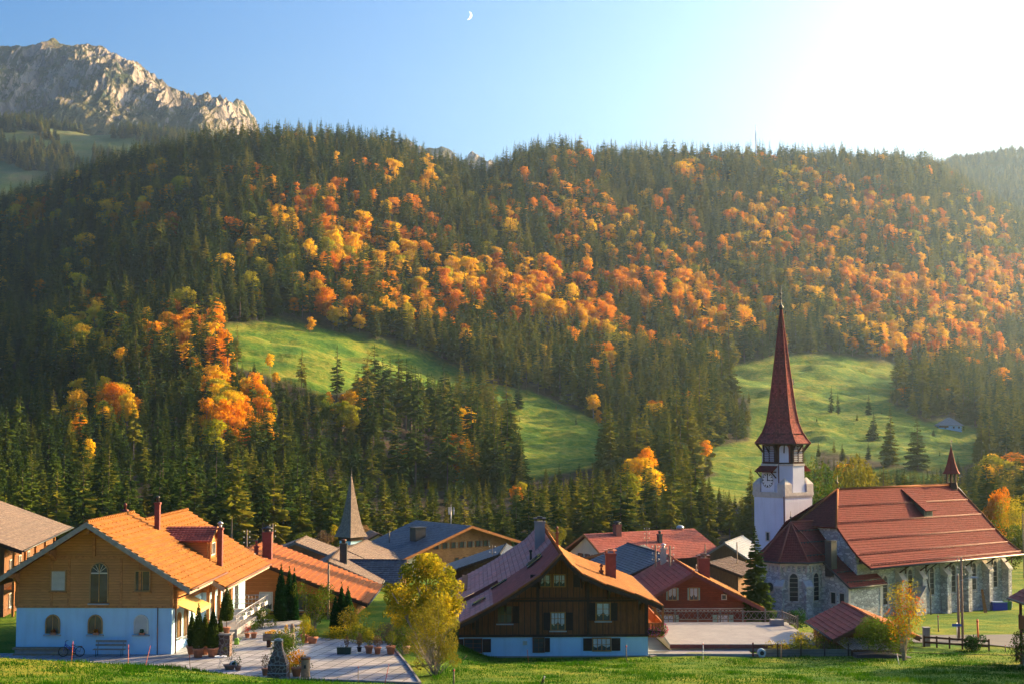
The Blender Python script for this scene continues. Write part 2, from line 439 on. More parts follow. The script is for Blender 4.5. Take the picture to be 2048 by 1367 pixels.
def build_terrain():
    ys = np.concatenate([np.arange(-60, 60, 6), np.arange(60, 160, 0.9), np.arange(160, 260, 2.5), np.arange(260, 700, 3.5), np.arange(700, 2000, 7)])
    us = np.concatenate([np.linspace(-1.4, -0.42, 40, endpoint=False), np.linspace(-0.42, 0.42, 460), np.linspace(0.42, 1.25, 50)[1:]])
    UU, YY = np.meshgrid(us, ys)
    XX = UU * (YY + np.interp(YY, [-60, 60, 300], [110, 30, 0]))
    ZZ = hz(XX, YY)
    n, m = XX.shape
    V = np.stack([XX.ravel(), YY.ravel(), ZZ.ravel()], 1)
    i = (np.arange(n - 1)[:, None] * m + np.arange(m - 1)[None, :]).ravel()
    Fc = np.stack([i, i + 1, i + m + 1, i + m], 1)
    me = fast_mesh('hillside', V, Fc)
    me.polygons.foreach_set('use_smooth', np.ones(len(Fc), bool))
    mead, sl = tree_free(XX.ravel(), YY.ravel(), ZZ.ravel())
    forest = ((YY.ravel() > 262) & ~mead).astype(float)
    forest = _blur(forest.reshape(n, m), 1).ravel()
    A = np.stack([forest, sl.astype(float), np.zeros_like(forest), np.ones_like(forest)], 1).astype(np.float32)
    ca = me.color_attributes.new('zone', 'FLOAT_COLOR', 'POINT'); ca.data.foreach_set('color', A.ravel())
    t = NT('grass_and_forest_floor')
    at_ = t.node('Attribute', attribute_name='zone'); sp = t.node('SeparateColor'); t.t.links.new(at_.outputs['Color'], sp.inputs[0])
    w = t.coord('World')
    big = t.noise(w, 0.035, 5, 0.6); med = t.noise(w, 0.4, 5, 0.6); fine = t.noise(w, 5.0, 4, 0.7)
    g = t.math('ADD', t.math('MULTIPLY', big, 0.45), t.math('ADD', t.math('MULTIPLY', med, 0.35), t.math('MULTIPLY', fine, 0.25)))
    grass = t.ramp(g, [(0.38, (0.022, 0.085, 0.005)), (0.48, (0.05, 0.14, 0.008)), (0.55, (0.13, 0.195, 0.012)), (0.64, (0.28, 0.26, 0.03))])
    floor = t.ramp(med, [(0.3, (0.02, 0.022, 0.01)), (0.7, (0.07, 0.05, 0.025))])
    slash = t.ramp(med, [(0.35, (0.045, 0.028, 0.02)), (0.55, (0.075, 0.05, 0.035)), (0.65, (0.035, 0.07, 0.015))])
    c = t.mix(sp.outputs[0], grass, floor); c = t.mix(sp.outputs[1], c, slash)
    h = t.math('ADD', t.math('MULTIPLY', med, 1.0), t.math('MULTIPLY', fine, 0.25))
    t.bsdf(c, 0.95, t.bump(h, 0.9, 0.7), spec=0.1)
    return tag(link('ground', me, t.m), kind='structure')
build_terrain()

def fan(name, ys, us, zfun, mat, smooth=True):
    UU, YY = np.meshgrid(us, ys); XX = UU * YY; ZZ = zfun(UU, YY, XX)
    n, m = XX.shape
    V = np.stack([XX.ravel(), YY.ravel(), ZZ.ravel()], 1)
    i = (np.arange(n - 1)[:, None] * m + np.arange(m - 1)[None, :]).ravel()
    me = fast_mesh(name, V, np.stack([i, i + 1, i + m + 1, i + m], 1))
    me.polygons.foreach_set('use_smooth', np.ones(len(me.polygons), bool) if smooth else np.zeros(len(me.polygons), bool))
    return tag(link(name, me, mat), kind='structure'), (XX, YY, ZZ)
def U(px): return (px - CX) / F
def zrow(py, Y): return np.vectorize(zpix)(py, Y)

# far hill with pastures behind the wooded slope, and the one to the right
def m_far_hill():
    t = NT('pasture_and_wood'); w = t.coord('World')
    a = t.noise(w, 0.004, 4); b = t.noise(w, 0.03, 5)
    c = t.ramp(t.math('ADD', t.math('MULTIPLY', a, 0.6), t.math('MULTIPLY', b, 0.4)), [(0.4, (0.08, 0.14, 0.03)), (0.55, (0.16, 0.18, 0.05)), (0.68, (0.26, 0.19, 0.08))])
    t.bsdf(c, 0.95, t.bump(b, 0.6, 8.0), spec=0.1); return t.m
MFH = m_far_hill()
_sx = [-600, -100, 0, 60, 110, 170, 250, 330, 400, 500, 620, 800, 1000]
_sy = [225, 240, 243, 250, 262, 268, 262, 268, 290, 335, 400, 450, 480]
def z_lefthill(UU, YY, XX):
    px = UU * F + CX
    top = np.interp(px, _sx, _sy); low = top + np.interp(px, [0, 300, 500], [270, 240, 120])
    t = (YY - 1650) / 700
    py = low + (top - low) * np.clip(t, 0, 1) ** 0.9 + 55 * np.clip(t - 1, 0, 1)
    return zrow(py, YY) + fbm(XX / 130, YY / 130, 4, 3) * 36 * np.clip(t * 4, 0, 1)
left_hill = fan('distant_hill', np.linspace(1600, 2700, 90), np.linspace(U(-700), U(1000), 200), z_lefthill, MFH)[1]
_rx = [1500, 1650, 1800, 1880, 1920, 1960, 2010, 2060, 2200, 2600, 3400]
_ry = [470, 420, 370, 338, 322, 326, 325, 320, 325, 360, 420]
def z_righthill(UU, YY, XX):
    px = UU * F + CX; top = np.interp(px, _rx, _ry); low = top + 180
    t = (YY - 2050) / 650
    py = low + (top - low) * np.clip(t, 0, 1) ** 0.8 + 60 * np.clip(t - 1, 0, 1)
    return zrow(py, YY) + fbm(XX / 160, YY / 160, 4, 17) * 45 * np.clip(t * 4, 0, 1)
right_hill = fan('distant_hill', np.linspace(2000, 3000, 70), np.linspace(U(1450), U(2700), 150), z_righthill, MFH)[1]

# rocky mountain
def m_rock():
    t = NT('limestone_rock'); w = t.coord('World')
    g = t.node('NewGeometry'); sp = t.node('SeparateXYZ'); t.t.links.new(g.outputs['Normal'], sp.inputs[0])
    a = t.noise(w, 0.006, 6, 0.65); b = t.noise(w, 0.03, 6, 0.7); st = t.noise(t.coord('World', (1, 1, 0.35)), 0.018, 6, 0.7)
    rock = t.ramp(st, [(0.36, (0.07, 0.065, 0.065)), (0.5, (0.25, 0.22, 0.20)), (0.68, (0.42, 0.37, 0.32))])
    grass = t.ramp(b, [(0.35, (0.05, 0.07, 0.025)), (0.6, (0.15, 0.12, 0.05))])
    f = t.math('ADD', t.math('ADD', t.math('MULTIPLY', sp.outputs[2], 1.0), t.math('MULTIPLY', a, 1.3)), t.math('MULTIPLY', b, 0.7))
    f = t.ramp(f, [(0.0, (0, 0, 0)), (1.0, (1, 1, 1))])
    f2 = t.math('ADD', t.math('MULTIPLY', sp.outputs[2], 0.8), t.math('ADD', t.math('MULTIPLY', a, 1.0), t.math('MULTIPLY', b, 0.6)))
    gm = t.math('MULTIPLY', t.math('SUBTRACT', f2, 1.14), 9.0)
    cl = t.node('Clamp'); t.t.links.new(gm, cl.inputs[0])
    tr = t.math('MULTIPLY', t.math('SUBTRACT', t.math('ADD', a, b), 1.07), 14.0); cl2 = t.node('Clamp'); t.t.links.new(tr, cl2.inputs[0])
    c = t.mix(cl.outputs[0], rock, grass); c = t.mix(cl2.outputs[0], c, (0.03, 0.045, 0.02))
    t.bsdf(c, 0.95, t.bump(t.math('ADD', st, b), 1.0, 15.0), spec=0.05); return t.m
MROCK = m_rock()
_mx = [-900, -500, -200, -60, 0, 30, 60, 90, 130, 160, 190, 215, 235, 265, 300, 325, 350, 372, 395, 408, 430, 448, 465, 485, 498, 506, 520, 560, 700]
_my = [150, 110, 125, 122, 112, 106, 103, 98, 105, 104, 107, 118, 132, 142, 160, 180, 203, 212, 203, 202, 224, 226, 221, 230, 248, 262, 300, 330, 360]
def z_mtn(UU, YY, XX):
    px = UU * F + CX; top = np.interp(px, _mx, _my)
    t = np.clip((YY - 2700) / 700, 0, 1.6)
    low = 285.0
    py = low + (top - low) * np.minimum(t, 1) ** np.interp(px, [0, 300, 500], [0.85, 0.9, 0.8]) + 120 * np.clip(t - 1, 0, 1)
    z = zrow(py, YY)
    amp = np.clip(t * 2.5, 0, 1) * np.clip((1.15 - t) * 2.2, 0.2, 1)
    gul = ridged(XX / 170 + fbm(XX / 200, YY / 200, 3, 9) * 1.4, YY / 600, 5, 21) - 0.5
    cr = ridged(XX / 60, YY / 170, 4, 51) - 0.5
    return z + amp * (gul * 130 + cr * 62) + (ridged(XX / 22, YY / 60, 4, 77) - .5) * 34 * amp
fan('rocky_mountain', np.linspace(2660, 3700, 330), np.linspace(U(-500), U(640), 900), z_mtn, MROCK, smooth=False)
def z_crag(UU, YY, XX):
    px = UU * F + CX
    top = np.interp(px, [700, 780, 800, 812, 830, 850, 865, 880, 893, 905, 915, 924, 932, 940, 948, 956, 966, 985, 1005, 1100], [350, 310, 291, 288, 296, 300, 297, 297, 300, 306, 315, 318, 326, 316, 313, 318, 324, 328, 340, 400])
    t = np.clip((YY - 3200) / 260, 0, 1.8)
    py = 400 + (top - 400) * np.minimum(t, 1) + 90 * np.clip(t - 1, 0, 1)
    return zrow(py, YY) + (ridged(XX / 44, YY / 95, 5, 91) - 0.5) * 46 * np.clip(t * 2, 0, 1)
fan('rocky_mountain', np.linspace(3170, 3660, 90), np.linspace(U(690), U(1110), 300), z_crag, MROCK, smooth=False)
# ------------------------------------------------------------------ trees
def conifer_mesh(name, seed, rad=0.15, base=0.10, levels=26, dens=9, ragged=0.35, droop=0.35, narrow=0.85):
    """unit-height spruce crown: whorls of drooping fringed boughs"""
    rg = np.random.RandomState(seed); V = []; Fq = []
    def quad(a, b, c, d):
        i = len(V); V.extend([a, b, c, d]); Fq.append((i, i + 1, i + 2, i + 3))
    lop = rg.rand() * 6.28
    for L in range(levels):
        t = L / (levels - 1); z = base + (0.985 - base) * t ** 0.93
        r0 = rad * (1 - t) ** narrow + 0.006
        if t < 0.12: r0 *= 0.75 + t * 2
        nb = max(4, int(dens * (0.5 + 0.7 * (1 - t))))
        for k in range(nb):
            if rg.rand() < 0.10: continue
            a = rg.rand() * 6.283; r = r0 * (1 - ragged + ragged * 1.4 * rg.rand()) * (1 + 0.12 * math.cos(a - lop))
            zz = z + rg.uniform(-0.5, 0.5) * 0.9 / levels
            ca, sa = math.cos(a), math.sin(a); ns = 4 if r > 0.03 else 2
            dr = droop * (1 - 0.6 * t)
            pts = []
            for j in range(ns + 1):
                q = j / ns; pts.append((ca * r * q, sa * r * q, zz - dr * r * (q ** 1.5) + (0.10 * r * q if q > 0.7 else 0)))
            w = max(0.016, 0.34 * r * (0.8 + 0.5 * rg.rand()))
            for j in range(ns):
                q0, q1 = j / ns, (j + 1) / ns
                w0 = w * (0.35 + 1.1 * q0) * (1 - q0 * 0.55); w1 = w * (0.35 + 1.1 * q1) * (1 - q1 * 0.85)
                w0 *= rg.uniform(.7, 1.3); w1 *= rg.uniform(.6, 1.2)
                p, s = pts[j], pts[j + 1]; h0, h1 = w0 * rg.uniform(.5, 1.0), w1 * rg.uniform(.5, 1.0)
                for sg in (-1, 1):
                    quad(p, s, (s[0] - sa * w1 * sg, s[1] + ca * w1 * sg, s[2] - h1), (p[0] - sa * w0 * sg, p[1] + ca * w0 * sg, p[2] - h0))
    quad((-.004, 0, .95), (.004, 0, .95), (.002, 0, 1.0), (-.002, 0, 1.0)); quad((0, -.004, .95), (0, .004, .95), (0, .002, 1.0), (0, -.002, 1.0))
    return fast_mesh(name, V, Fq)
def broad_mesh(name, seed, lobes=16, per=75, w=0.34, z0=0.18, leaf=0.027, tall=1.0):
    """unit-height broadleaf crown: leaf clumps over many uneven lobes"""
    rg = np.random.RandomState(seed); V = []; Fq = []
    for L in range(lobes):
        t = (L + rg.rand()) / lobes; zc = z0 + 0.10 + (0.86 - z0) * t * 0.98
        prof = math.sin(math.pi * min(1, max(0.0, (zc - z0) / (1.04 - z0)) ** 0.8 * 0.97)) ** 0.7
        a = rg.rand() * 6.283; rr = w * prof * rg.uniform(0.35, 0.78)
        lr = rg.uniform(0.055, 0.15) * (0.75 + 0.5 * prof) * (0.8 if t > .8 else 1)
        c = np.array([math.cos(a) * rr, math.sin(a) * rr, min(zc, 0.99 - lr * 0.9)])
        n = int(1.9 * per * (lr / 0.13) ** 2)
        d = rg.normal(size=(n, 3)); d /= np.linalg.norm(d, axis=1)[:, None]; d[:, 2] = np.where(d[:, 2] < -0.35, -d[:, 2] * 0.5, d[:, 2])
        P = c + d * lr * (rg.uniform(0.6, 1.12, (n, 1))) * np.array([1.15, 1.15, 0.85])
        N = d * 1.3 + rg.normal(size=(n, 3)) * 0.42; N /= np.linalg.norm(N, axis=1)[:, None]
        A = np.cross(N, rg.normal(size=(n, 3))); A /= np.linalg.norm(A, axis=1)[:, None]; B = np.cross(N, A)
        s = leaf * rg.uniform(0.55, 1.25, (n, 1))
        for P0, A0, B0 in zip(P, A * s, B * s * 0.75):
            i = len(V); V.extend([P0 - A0, P0 - B0 * 0.9 + A0 * 0.1, P0 + A0, P0 + B0]); Fq.append((i, i + 1, i + 2, i + 3))
    return fast_mesh(name, V, Fq)
def trunk_mesh(name, h0=0.9, r=0.012, limbs=0, seed=0):
    rg = random.Random(seed); m = MB()
    m.tube([(0, 0, -0.03), (0.003, 0, h0 * 0.5), (0, 0.002, h0)], [r, r * 0.6, r * 0.12], 6)
    for k in range(limbs):
        z = 0.2 + 0.5 * k / max(1, limbs); a = rg.random() * 6.28; l = 0.2 * (1 - z * 0.5)
        m.tube([(0, 0, z), (math.cos(a) * l * .5, math.sin(a) * l * .5, z + l * .55), (math.cos(a) * l, math.sin(a) * l, z + l * 1.0)], [r * .45, r * .28, r * .08], 5)
    me = bpy.data.meshes.new(name); me.from_pydata(m.v, [], m.f); me.update(); return me

BARK = m_plain('spruce_bark', (0.16, 0.12, 0.10), 0.9, 0.3, 20)
BARK_G = m_plain('grey_bark', (0.24, 0.21, 0.18), 0.9, 0.3, 20)
CON_COL = {
 'dark green': m_leaf('spruce_needles', [(0.2, (0.022, 0.050, 0.010)), (0.55, (0.052, 0.088, 0.012)), (0.9, (0.10, 0.13, 0.016))], 0.30, 6),
 'olive green': m_leaf('spruce_needles_olive', [(0.2, (0.07, 0.092, 0.010)), (0.55, (0.15, 0.16, 0.014)), (0.9, (0.25, 0.225, 0.022))], 0.35, 6)}
BRO_COL = {
 'orange': m_leaf('orange_leaves', [(0.2, (0.52, 0.15, 0.003)), (0.5, (0.76, 0.31, 0.005)), (0.9, (0.86, 0.44, 0.008))], 0.38, 4),
 'golden yellow': m_leaf('golden_leaves', [(0.2, (0.58, 0.31, 0.008)), (0.5, (0.80, 0.48, 0.012)), (0.9, (0.86, 0.60, 0.02))], 0.38, 4),
 'rust red': m_leaf('rust_leaves', [(0.2, (0.30, 0.065, 0.006)), (0.5, (0.50, 0.14, 0.006)), (0.9, (0.64, 0.24, 0.008))], 0.36, 4),
 'yellow green': m_leaf('yellow_green_leaves', [(0.2, (0.17, 0.20, 0.008)), (0.5, (0.35, 0.34, 0.012)), (0.9, (0.55, 0.46, 0.02))], 0.36, 4),
 'green': m_leaf('green_leaves', [(0.2, (0.035, 0.085, 0.008)), (0.5, (0.07, 0.13, 0.012)), (0.9, (0.14, 0.18, 0.02))], 0.4, 4),
 'bare brown': m_leaf('thin_brown_leaves', [(0.2, (0.12, 0.075, 0.04)), (0.5, (0.20, 0.13, 0.07)), (0.9, (0.26, 0.16, 0.07))], 0.3, 4)}
CON_M = [conifer_mesh('spruce_crown', 1, 0.19, 0.05, 27, 10), conifer_mesh('spruce_crown', 2, 0.155, 0.08, 28, 9, 0.4, 0.45),
         conifer_mesh('spruce_crown', 3, 0.22, 0.04, 26, 11, 0.3, 0.3, 0.95), conifer_mesh('spruce_crown', 4, 0.15, 0.40, 20, 8, 0.5, 0.4, 0.6),
         conifer_mesh('spruce_crown', 5, 0.17, 0.2, 24, 8, 0.55, 0.35, 0.7)]
BRO_M = [broad_mesh('leafy_crown', 11, 22, 60, 0.30, 0.12), broad_mesh('leafy_crown', 12, 24, 50, 0.24, 0.08), broad_mesh('leafy_crown', 13, 20, 70, 0.36, 0.12),
         broad_mesh('leafy_crown', 14, 18, 55, 0.20, 0.22)]
TRUNK_C = trunk_mesh('trunk', 0.93, 0.011); TRUNK_C.materials.append(BARK)
TRUNK_B = trunk_mesh('trunk', 0.75, 0.014, 7, 3); TRUNK_B.materials.append(BARK_G)
_cm = {}
def mesh_with(me, mat):
    k = (me.name, mat.name)
    if k not in _cm:
        c = me.copy(); c.materials.clear(); c.materials.append(mat); _cm[k] = c
    return _cm[k]
def place_tree(kind, shape, colour, p, h, w, rot, label=None, cat=None, group=None, name=None):
    o = empty(name or ('spruce_tree' if kind == 'c' else 'autumn_tree'), p, rot)
    o.scale = (h * w, h * w, h)
    cr = bpy.data.objects.new('crown', mesh_with(CON_M[shape] if kind == 'c' else BRO_M[shape], (CON_COL if kind == 'c' else BRO_COL)[colour]))
    tr = bpy.data.objects.new('trunk', TRUNK_C if kind == 'c' else TRUNK_B)
    for q in (cr, tr): col.objects.link(q); q.parent = o
    if kind == 'c' and shape in (3, 4): tr.scale = (1.15, 1.15, 1)
    return tag(o, label, cat or ('spruce' if kind == 'c' else 'tree'), group)

# ---- where trees stand
# broadleaf density over the slope as it is seen (centre x, y, radius x, radius y, weight)
BLOB = [(560,480,120,90,.65),(700,520,120,70,.9),(820,540,110,60,.95),(950,570,120,60,1.),(1060,600,120,55,1.),(1170,640,110,50,1.),(1290,600,110,70,.8),(1400,600,120,70,.85),
        (1250,690,90,40,.75),(1130,430,50,110,.55),(1000,430,60,60,.45),(1200,470,90,50,.6),(1350,500,110,70,.6),(1550,480,110,90,.7),(1480,640,90,70,.75),(1640,560,120,90,.85),
        (1780,620,130,80,.95),(1920,640,130,90,.95),(1800,700,80,40,.8),(1980,560,110,90,.7),(1420,370,60,40,.6),(1600,400,100,60,.6),(1750,450,110,70,.55),(1900,480,110,60,.55),
        (860,400,30,70,.7),(740,380,50,40,.4),(620,430,80,60,.5),(480,430,90,60,.45),(350,400,90,50,.5),(150,430,90,60,.4),(250,450,80,50,.4),(70,430,60,60,.4),
        (640,620,60,50,.8),(520,600,30,40,.7),(850,630,60,50,.85),(790,640,40,40,.8),(700,640,50,30,.7),(180,690,55,45,1.2),(355,700,55,50,1.2),(430,730,40,30,.7),
        (470,850,55,55,1.2),(515,890,30,25,.9),(240,835,40,25,.9),(150,560,80,60,.25),(690,840,40,40,.8),(860,940,60,30,.8),(925,900,25,60,1.),(800,1000,80,40,.25),
        (560,760,40,20,.7),(1000,1010,80,30,.5),(1300,1000,60,60,.45),(1440,930,30,40,.4),(1560,1000,40,40,.3),(1700,960,60,20,.6),(2000,980,60,40,.8),(1930,1000,40,40,.5),
        (1650,840,20,30,.3),(1310,870,20,10,.5),(1100,350,60,30,.25),(960,350,60,20,.4),(1500,340,60,20,.35),(60,800,60,100,.15),(1160,1010,80,30,.3),(1700,340,150,20,.1)]
def bro_prob(px, py):
    s = np.zeros(np.shape(px))
    for (x, y, a, b, w) in BLOB:
        s = np.maximum(s, w * np.exp(-((px - x) / a) ** 2 * 0.9 - ((py - y) / b) ** 2 * 0.9))
    return np.clip(s, 0.03, 0.97)
rg = np.random.RandomState(42)
def scatter():
    out = []
    sp0 = 6.6
    ys = np.arange(268, 1900, sp0)
    for Y in ys:
        s = sp0 * (1.0 if Y < 700 else 1.1)
        xs = np.arange(-0.43 * Y, 0.45 * Y, s)
        x = xs + rg.uniform(-.48, .48, len(xs)) * s; y = Y + rg.uniform(-.48, .48, len(xs)) * s
        out.append(np.stack([x, y], 1))
    P = np.concatenate(out); z = hz(P[:, 0], P[:, 1])
    return np.column_stack([P, z])
P = scatter()
mead, slash = tree_free(P[:, 0], P[:, 1], P[:, 2])
px, py = pix(P[:, 0], P[:, 1], P[:, 2])
thin = rg.rand(len(P)) < (0.80 + 0.25 * (fbm(P[:, 0] / 30, P[:, 1] / 30, 2, 8)))
sprig = mead & (rg.rand(len(P)) < .02)
keep = (~mead | sprig) & ~slash & thin & (P[:, 1] < 1420 * stretch(px) + 25)
# right-hand edge of the village and the ground in front of the wood stay open
keep &= ~((P[:, 1] < 300) & (px > 1350) & (px < 1600))
P = P[keep]; px = px[keep]; py = py[keep]; sprig = sprig[keep]
n = len(P)
# the row a tree's crown fills counts for its colour, so look a little above its foot
prob = bro_prob(px, py - 5000.0 / P[:, 1])
clump = vnoise(P[:, 0] / 22, P[:, 1] / 22, 4) * 0.35 + rg.rand(n) * 0.65
isb = clump < (prob * 0.62 + np.where(py > 900, 0.03, 0.12))
hgt = np.where(isb, rg.uniform(9, 17, n), rg.uniform(14, 25, n) * np.where(rg.rand(n) < .15, 1.15, 1) * (0.85 + 0.3 * vnoise(P[:, 0] / 40, P[:, 1] / 40, 6)))
hgt *= np.interp(P[:, 1] / stretch(px), [300, 500, 900, 1200, 1350], [1.0, 1.0, 1.05, 1.15, 1.35]) * np.where(rg.rand(n) < .15, 1.25, 1)
# young plantation in the lower left
young = inpoly(px, py, [(-50, 780), (420, 780), (700, 830), (760, 980), (420, 960), (-50, 960)])
hgt = np.where(young & ~isb, hgt * rg.uniform(.45, .8, n), hgt)
low = (P[:, 1] < 330); hgt = np.where(low & ~isb, np.minimum(hgt, rg.uniform(13, 24, n)), hgt)
hgt = np.minimum(hgt, 36); hgt = np.where(sprig, rg.uniform(1.8, 4.5, n), hgt)
# front trees stay low enough for the pastures behind to show
lim = np.interp(px, [-100, 300, 600, 700, 1000, 1050, 1300, 1450, 1520, 1640, 1800, 2100], [890, 890, 900, 940, 990, 940, 900, 890, 880, 890, 890, 910]) + rg.rand(n) ** 1.5 * 110 - 12
front = P[:, 1] < np.where(px > 1400, 530, 430)
hmax = np.maximum(7.0, (py - lim) * P[:, 1] / F)
hgt = np.where(front, np.minimum(hgt, hmax), hgt)
VIEW = [[(455,655),(560,640),(640,655),(720,680),(800,700),(870,715),(930,745),(990,775),(1060,785),(1130,805),(1200,845),(1290,875),(1292,905),(1200,925),(1130,940),(1040,955),(1045,900),(1040,830),(1010,795),(900,745),(790,735),(720,715),(705,780),(640,780),(560,745),(470,725)],
 [(1440,735),(1540,715),(1700,710),(1850,745),(1905,745),(1780,775),(1760,830),(1800,850),(1860,860),(1990,880),(1960,920),(1850,940),(1640,905),(1600,880),(1615,800),(1500,800),(1450,770)],
 [(1400,905),(1500,895),(1495,990),(1430,965)], [(1850,812),(1962,812),(1962,872),(1850,872)], [(750,865),(870,870),(925,905),(935,940),(880,955),(800,940)]]
def clears(topy):
    ok = np.ones(n, bool)
    for p in VIEW: ok &= ~inpoly(px, topy, p)
    return ok
for _k in range(6):
    bad = ~sprig & (~clears(py - hgt * F / P[:, 1]) | ~clears(py - hgt * .8 * F / P[:, 1]))
    hgt = np.where(bad, hgt * .8, hgt)
gone = ~front & ~sprig & (hgt < np.where(isb, 4.5, 6.0)) & (rg.rand(n) < .85)
wid = np.where(isb, rg.uniform(0.85, 1.2, n), rg.uniform(0.75, 1.3, n))
rot = rg.uniform(0, 6.283, n)
shape = np.where(isb, rg.randint(0, 4, n), rg.choice([0, 0, 1, 2, 2, 4, 3], n))
# colours
cr = vnoise(P[:, 0] / 35, P[:, 1] / 35, 14) * 0.55 + rg.rand(n) * 0.45
BC = ['rust red', 'orange', 'golden yellow', 'yellow green', 'green', 'bare brown']
bcol = np.select([cr < .22, cr < .48, cr < .72, cr < .86, cr < .94], [0, 1, 2, 3, 4], 5)
yel = inpoly(px, py, [(380, 420), (560, 420), (620, 560), (420, 640), (300, 560)]) | (py > 930)
bcol = np.where(yel & (bcol == 1) & (rg.rand(n) < .5), 3, bcol)
CC = ['dark green', 'olive green']
ccol = (rg.rand(n) < np.clip((px - 100) / 1900, 0.22, 0.6)).astype(int)
# hand-set trees: kind, shape, colour, foot px, foot py, height, width, label
HERO = [
 ('c',2,'dark green',1037,817,13.5,1.25,'lone dark spruce on the meadow just right of the tall bare-trunked stand'),
 ('b',1,'orange',1197,850,8.0,1.0,'small lone orange tree on the upper rim of the sunlit meadow strip'),
 ('c',0,'dark green',1220,852,4.5,1.1,'tiny dark spruce beside the small lone orange tree on the meadow'),
 ('c',2,'olive green',1244,868,18,1.0,'tall spruce, taller of the touching pair on the low end of the lit meadow strip'),
 ('c',2,'dark green',1268,868,14.5,1.0,'spruce leaning on the taller one at the low end of the lit meadow strip'),
 ('b',2,'golden yellow',1241,868,3.0,1.2,'small round golden bush at the tip of the lit meadow strip'),
 ('b',2,'golden yellow',1277,868,4.5,1.0,'golden bush right at the foot of the paired spruces on the meadow'),
 ('c',2,'dark green',1748,880,13,1.35,'broad dark spruce standing alone in the shaded pasture left of the slate-roofed hut'),
 ('c',1,'dark green',1663,825,14,1.0,'slim dark spruce at the lower edge of the golden pasture behind the steeple'),
 ('c',1,'dark green',1676,828,11,1.0,'shorter dark spruce beside the slim one below the golden pasture'),
 ('c',0,'dark green',1738,830,11,1.0,'dark spruce just above the broad one in the shaded pasture'),
 ('c',1,'dark green',1760,1010,0.1,1.0,None),
 ('c',2,'dark green',1867,872,4.0,1.2,'little dark fir just left of the slate-roofed hut'),
 ('b',2,'green',1926,863,3.0,1.1,'small green bush to the right of the slate-roofed hut'),
 ('c',4,'dark green',674,800,24,0.95,'ragged dark spruce with a long bare trunk at the lower rim of the bright meadow'),
 ('c',4,'olive green',603,775,17,1.0,'bushy brown-green spruce in front of the bright meadow'),
 ('b',3,'golden yellow',540,745,9,0.9,'slim yellow-crowned tree standing against the bright meadow'),
 ('c',4,'olive green',474,735,19,0.9,'thin brownish spruce at the left end of the bright meadow'),
 ('b',3,'orange',905,965,17,1.25,'leaning orange tree in front of the dark trunks at the edge of the felled ground'),
 ('b',1,'orange',930,975,16,1.2,'orange and green tree below the leaning orange one by the felled ground'),
 ('b',0,'orange',820,940,9,1.2,'small orange tree on the felled ground below the bare trunks'),
 ('b',2,'orange',365,735,17,1.1,'large round rust-orange tree beside the bushy trees left of the bright meadow'),
 ('b',2,'golden yellow',215,738,16,1.0,'broad golden tree in the dark wood at the left, right one of the bright pair'),
 ('b',2,'yellow green',165,735,19,1.0,'broad yellow-green tree in the dark wood at the left, left one of the bright pair'),
 ('b',0,'orange',455,905,19,1.1,'tall blazing orange tree among dark spruces above the low tiled house'),
 ('b',2,'golden yellow',425,905,12,1.2,'wide golden tree at the left foot of the blazing orange one'),
 ('b',2,'yellow green',515,925,9,1.1,'lime green tree right of the blazing orange one'),
 ('b',3,'rust red',493,925,9,1.0,'narrow rust red tree between the blazing orange and lime green trees'),
 ('b',2,'orange',240,860,8,1.4,'flat-topped orange tree alone in the dark lower left wood'),
 ('b',1,'golden yellow',620,665,9,1.2,'golden bush-like tree on the top rim of the bright meadow'),
]
ROWC = []   # stand of tall spruces with bare trunks beside the felled ground
for k, (qx, qy) in enumerate([(735,845),(748,835),(765,860),(780,840),(797,838),(812,862),(822,890),(836,905),(848,900),(858,880),(870,930),(884,905),(895,920),(905,940),(918,935),(930,890),(943,955),(955,930),(968,960),(980,965),(992,968),(1003,985),(1015,985),(1022,960),(986,930),(1010,940),(875,880),(830,860)]):
    ROWC.append((qx, qy))

# ---- which of the trees show largest: a coarse painter's test, nearest first
H = []
for (k, s, c, qx, qy, h, w, lab) in HERO:
    if not lab: continue
    g = ground(qx, qy, 262); H.append((k, s, c, g, h, w, lab))
rr = random.Random(5)
for i, (qx, qy) in enumerate(ROWC):
    g = ground(qx, qy, 262)
    H.append(('c', 3 if i < 18 else rr.choice([3, 4, 0]), rr.choice(CC), g, rr.uniform(24, 32), rr.uniform(.85, 1.15),
              ('tall bare-trunked spruce in the stand %s' % ('along the upper rim of the felled ground' if i < 9 else 'amid the felled ground' if i < 18 else 'at its meadow end'))))
hx = np.array([g[3].x for g in H]); hy = np.array([g[3].y for g in H])
d2 = np.min((P[:, 0, None] - hx) ** 2 + (P[:, 1, None] - hy) ** 2, axis=1)
ok = (d2 > 9) & ~gone
P, px, py, isb, hgt, wid, rot, shape, bcol, ccol = [a[ok] for a in (P, px, py, isb, hgt, wid, rot, shape, bcol, ccol)]
n = len(P)
W2, H2 = 512, 342
buf = np.zeros((H2, W2), bool)
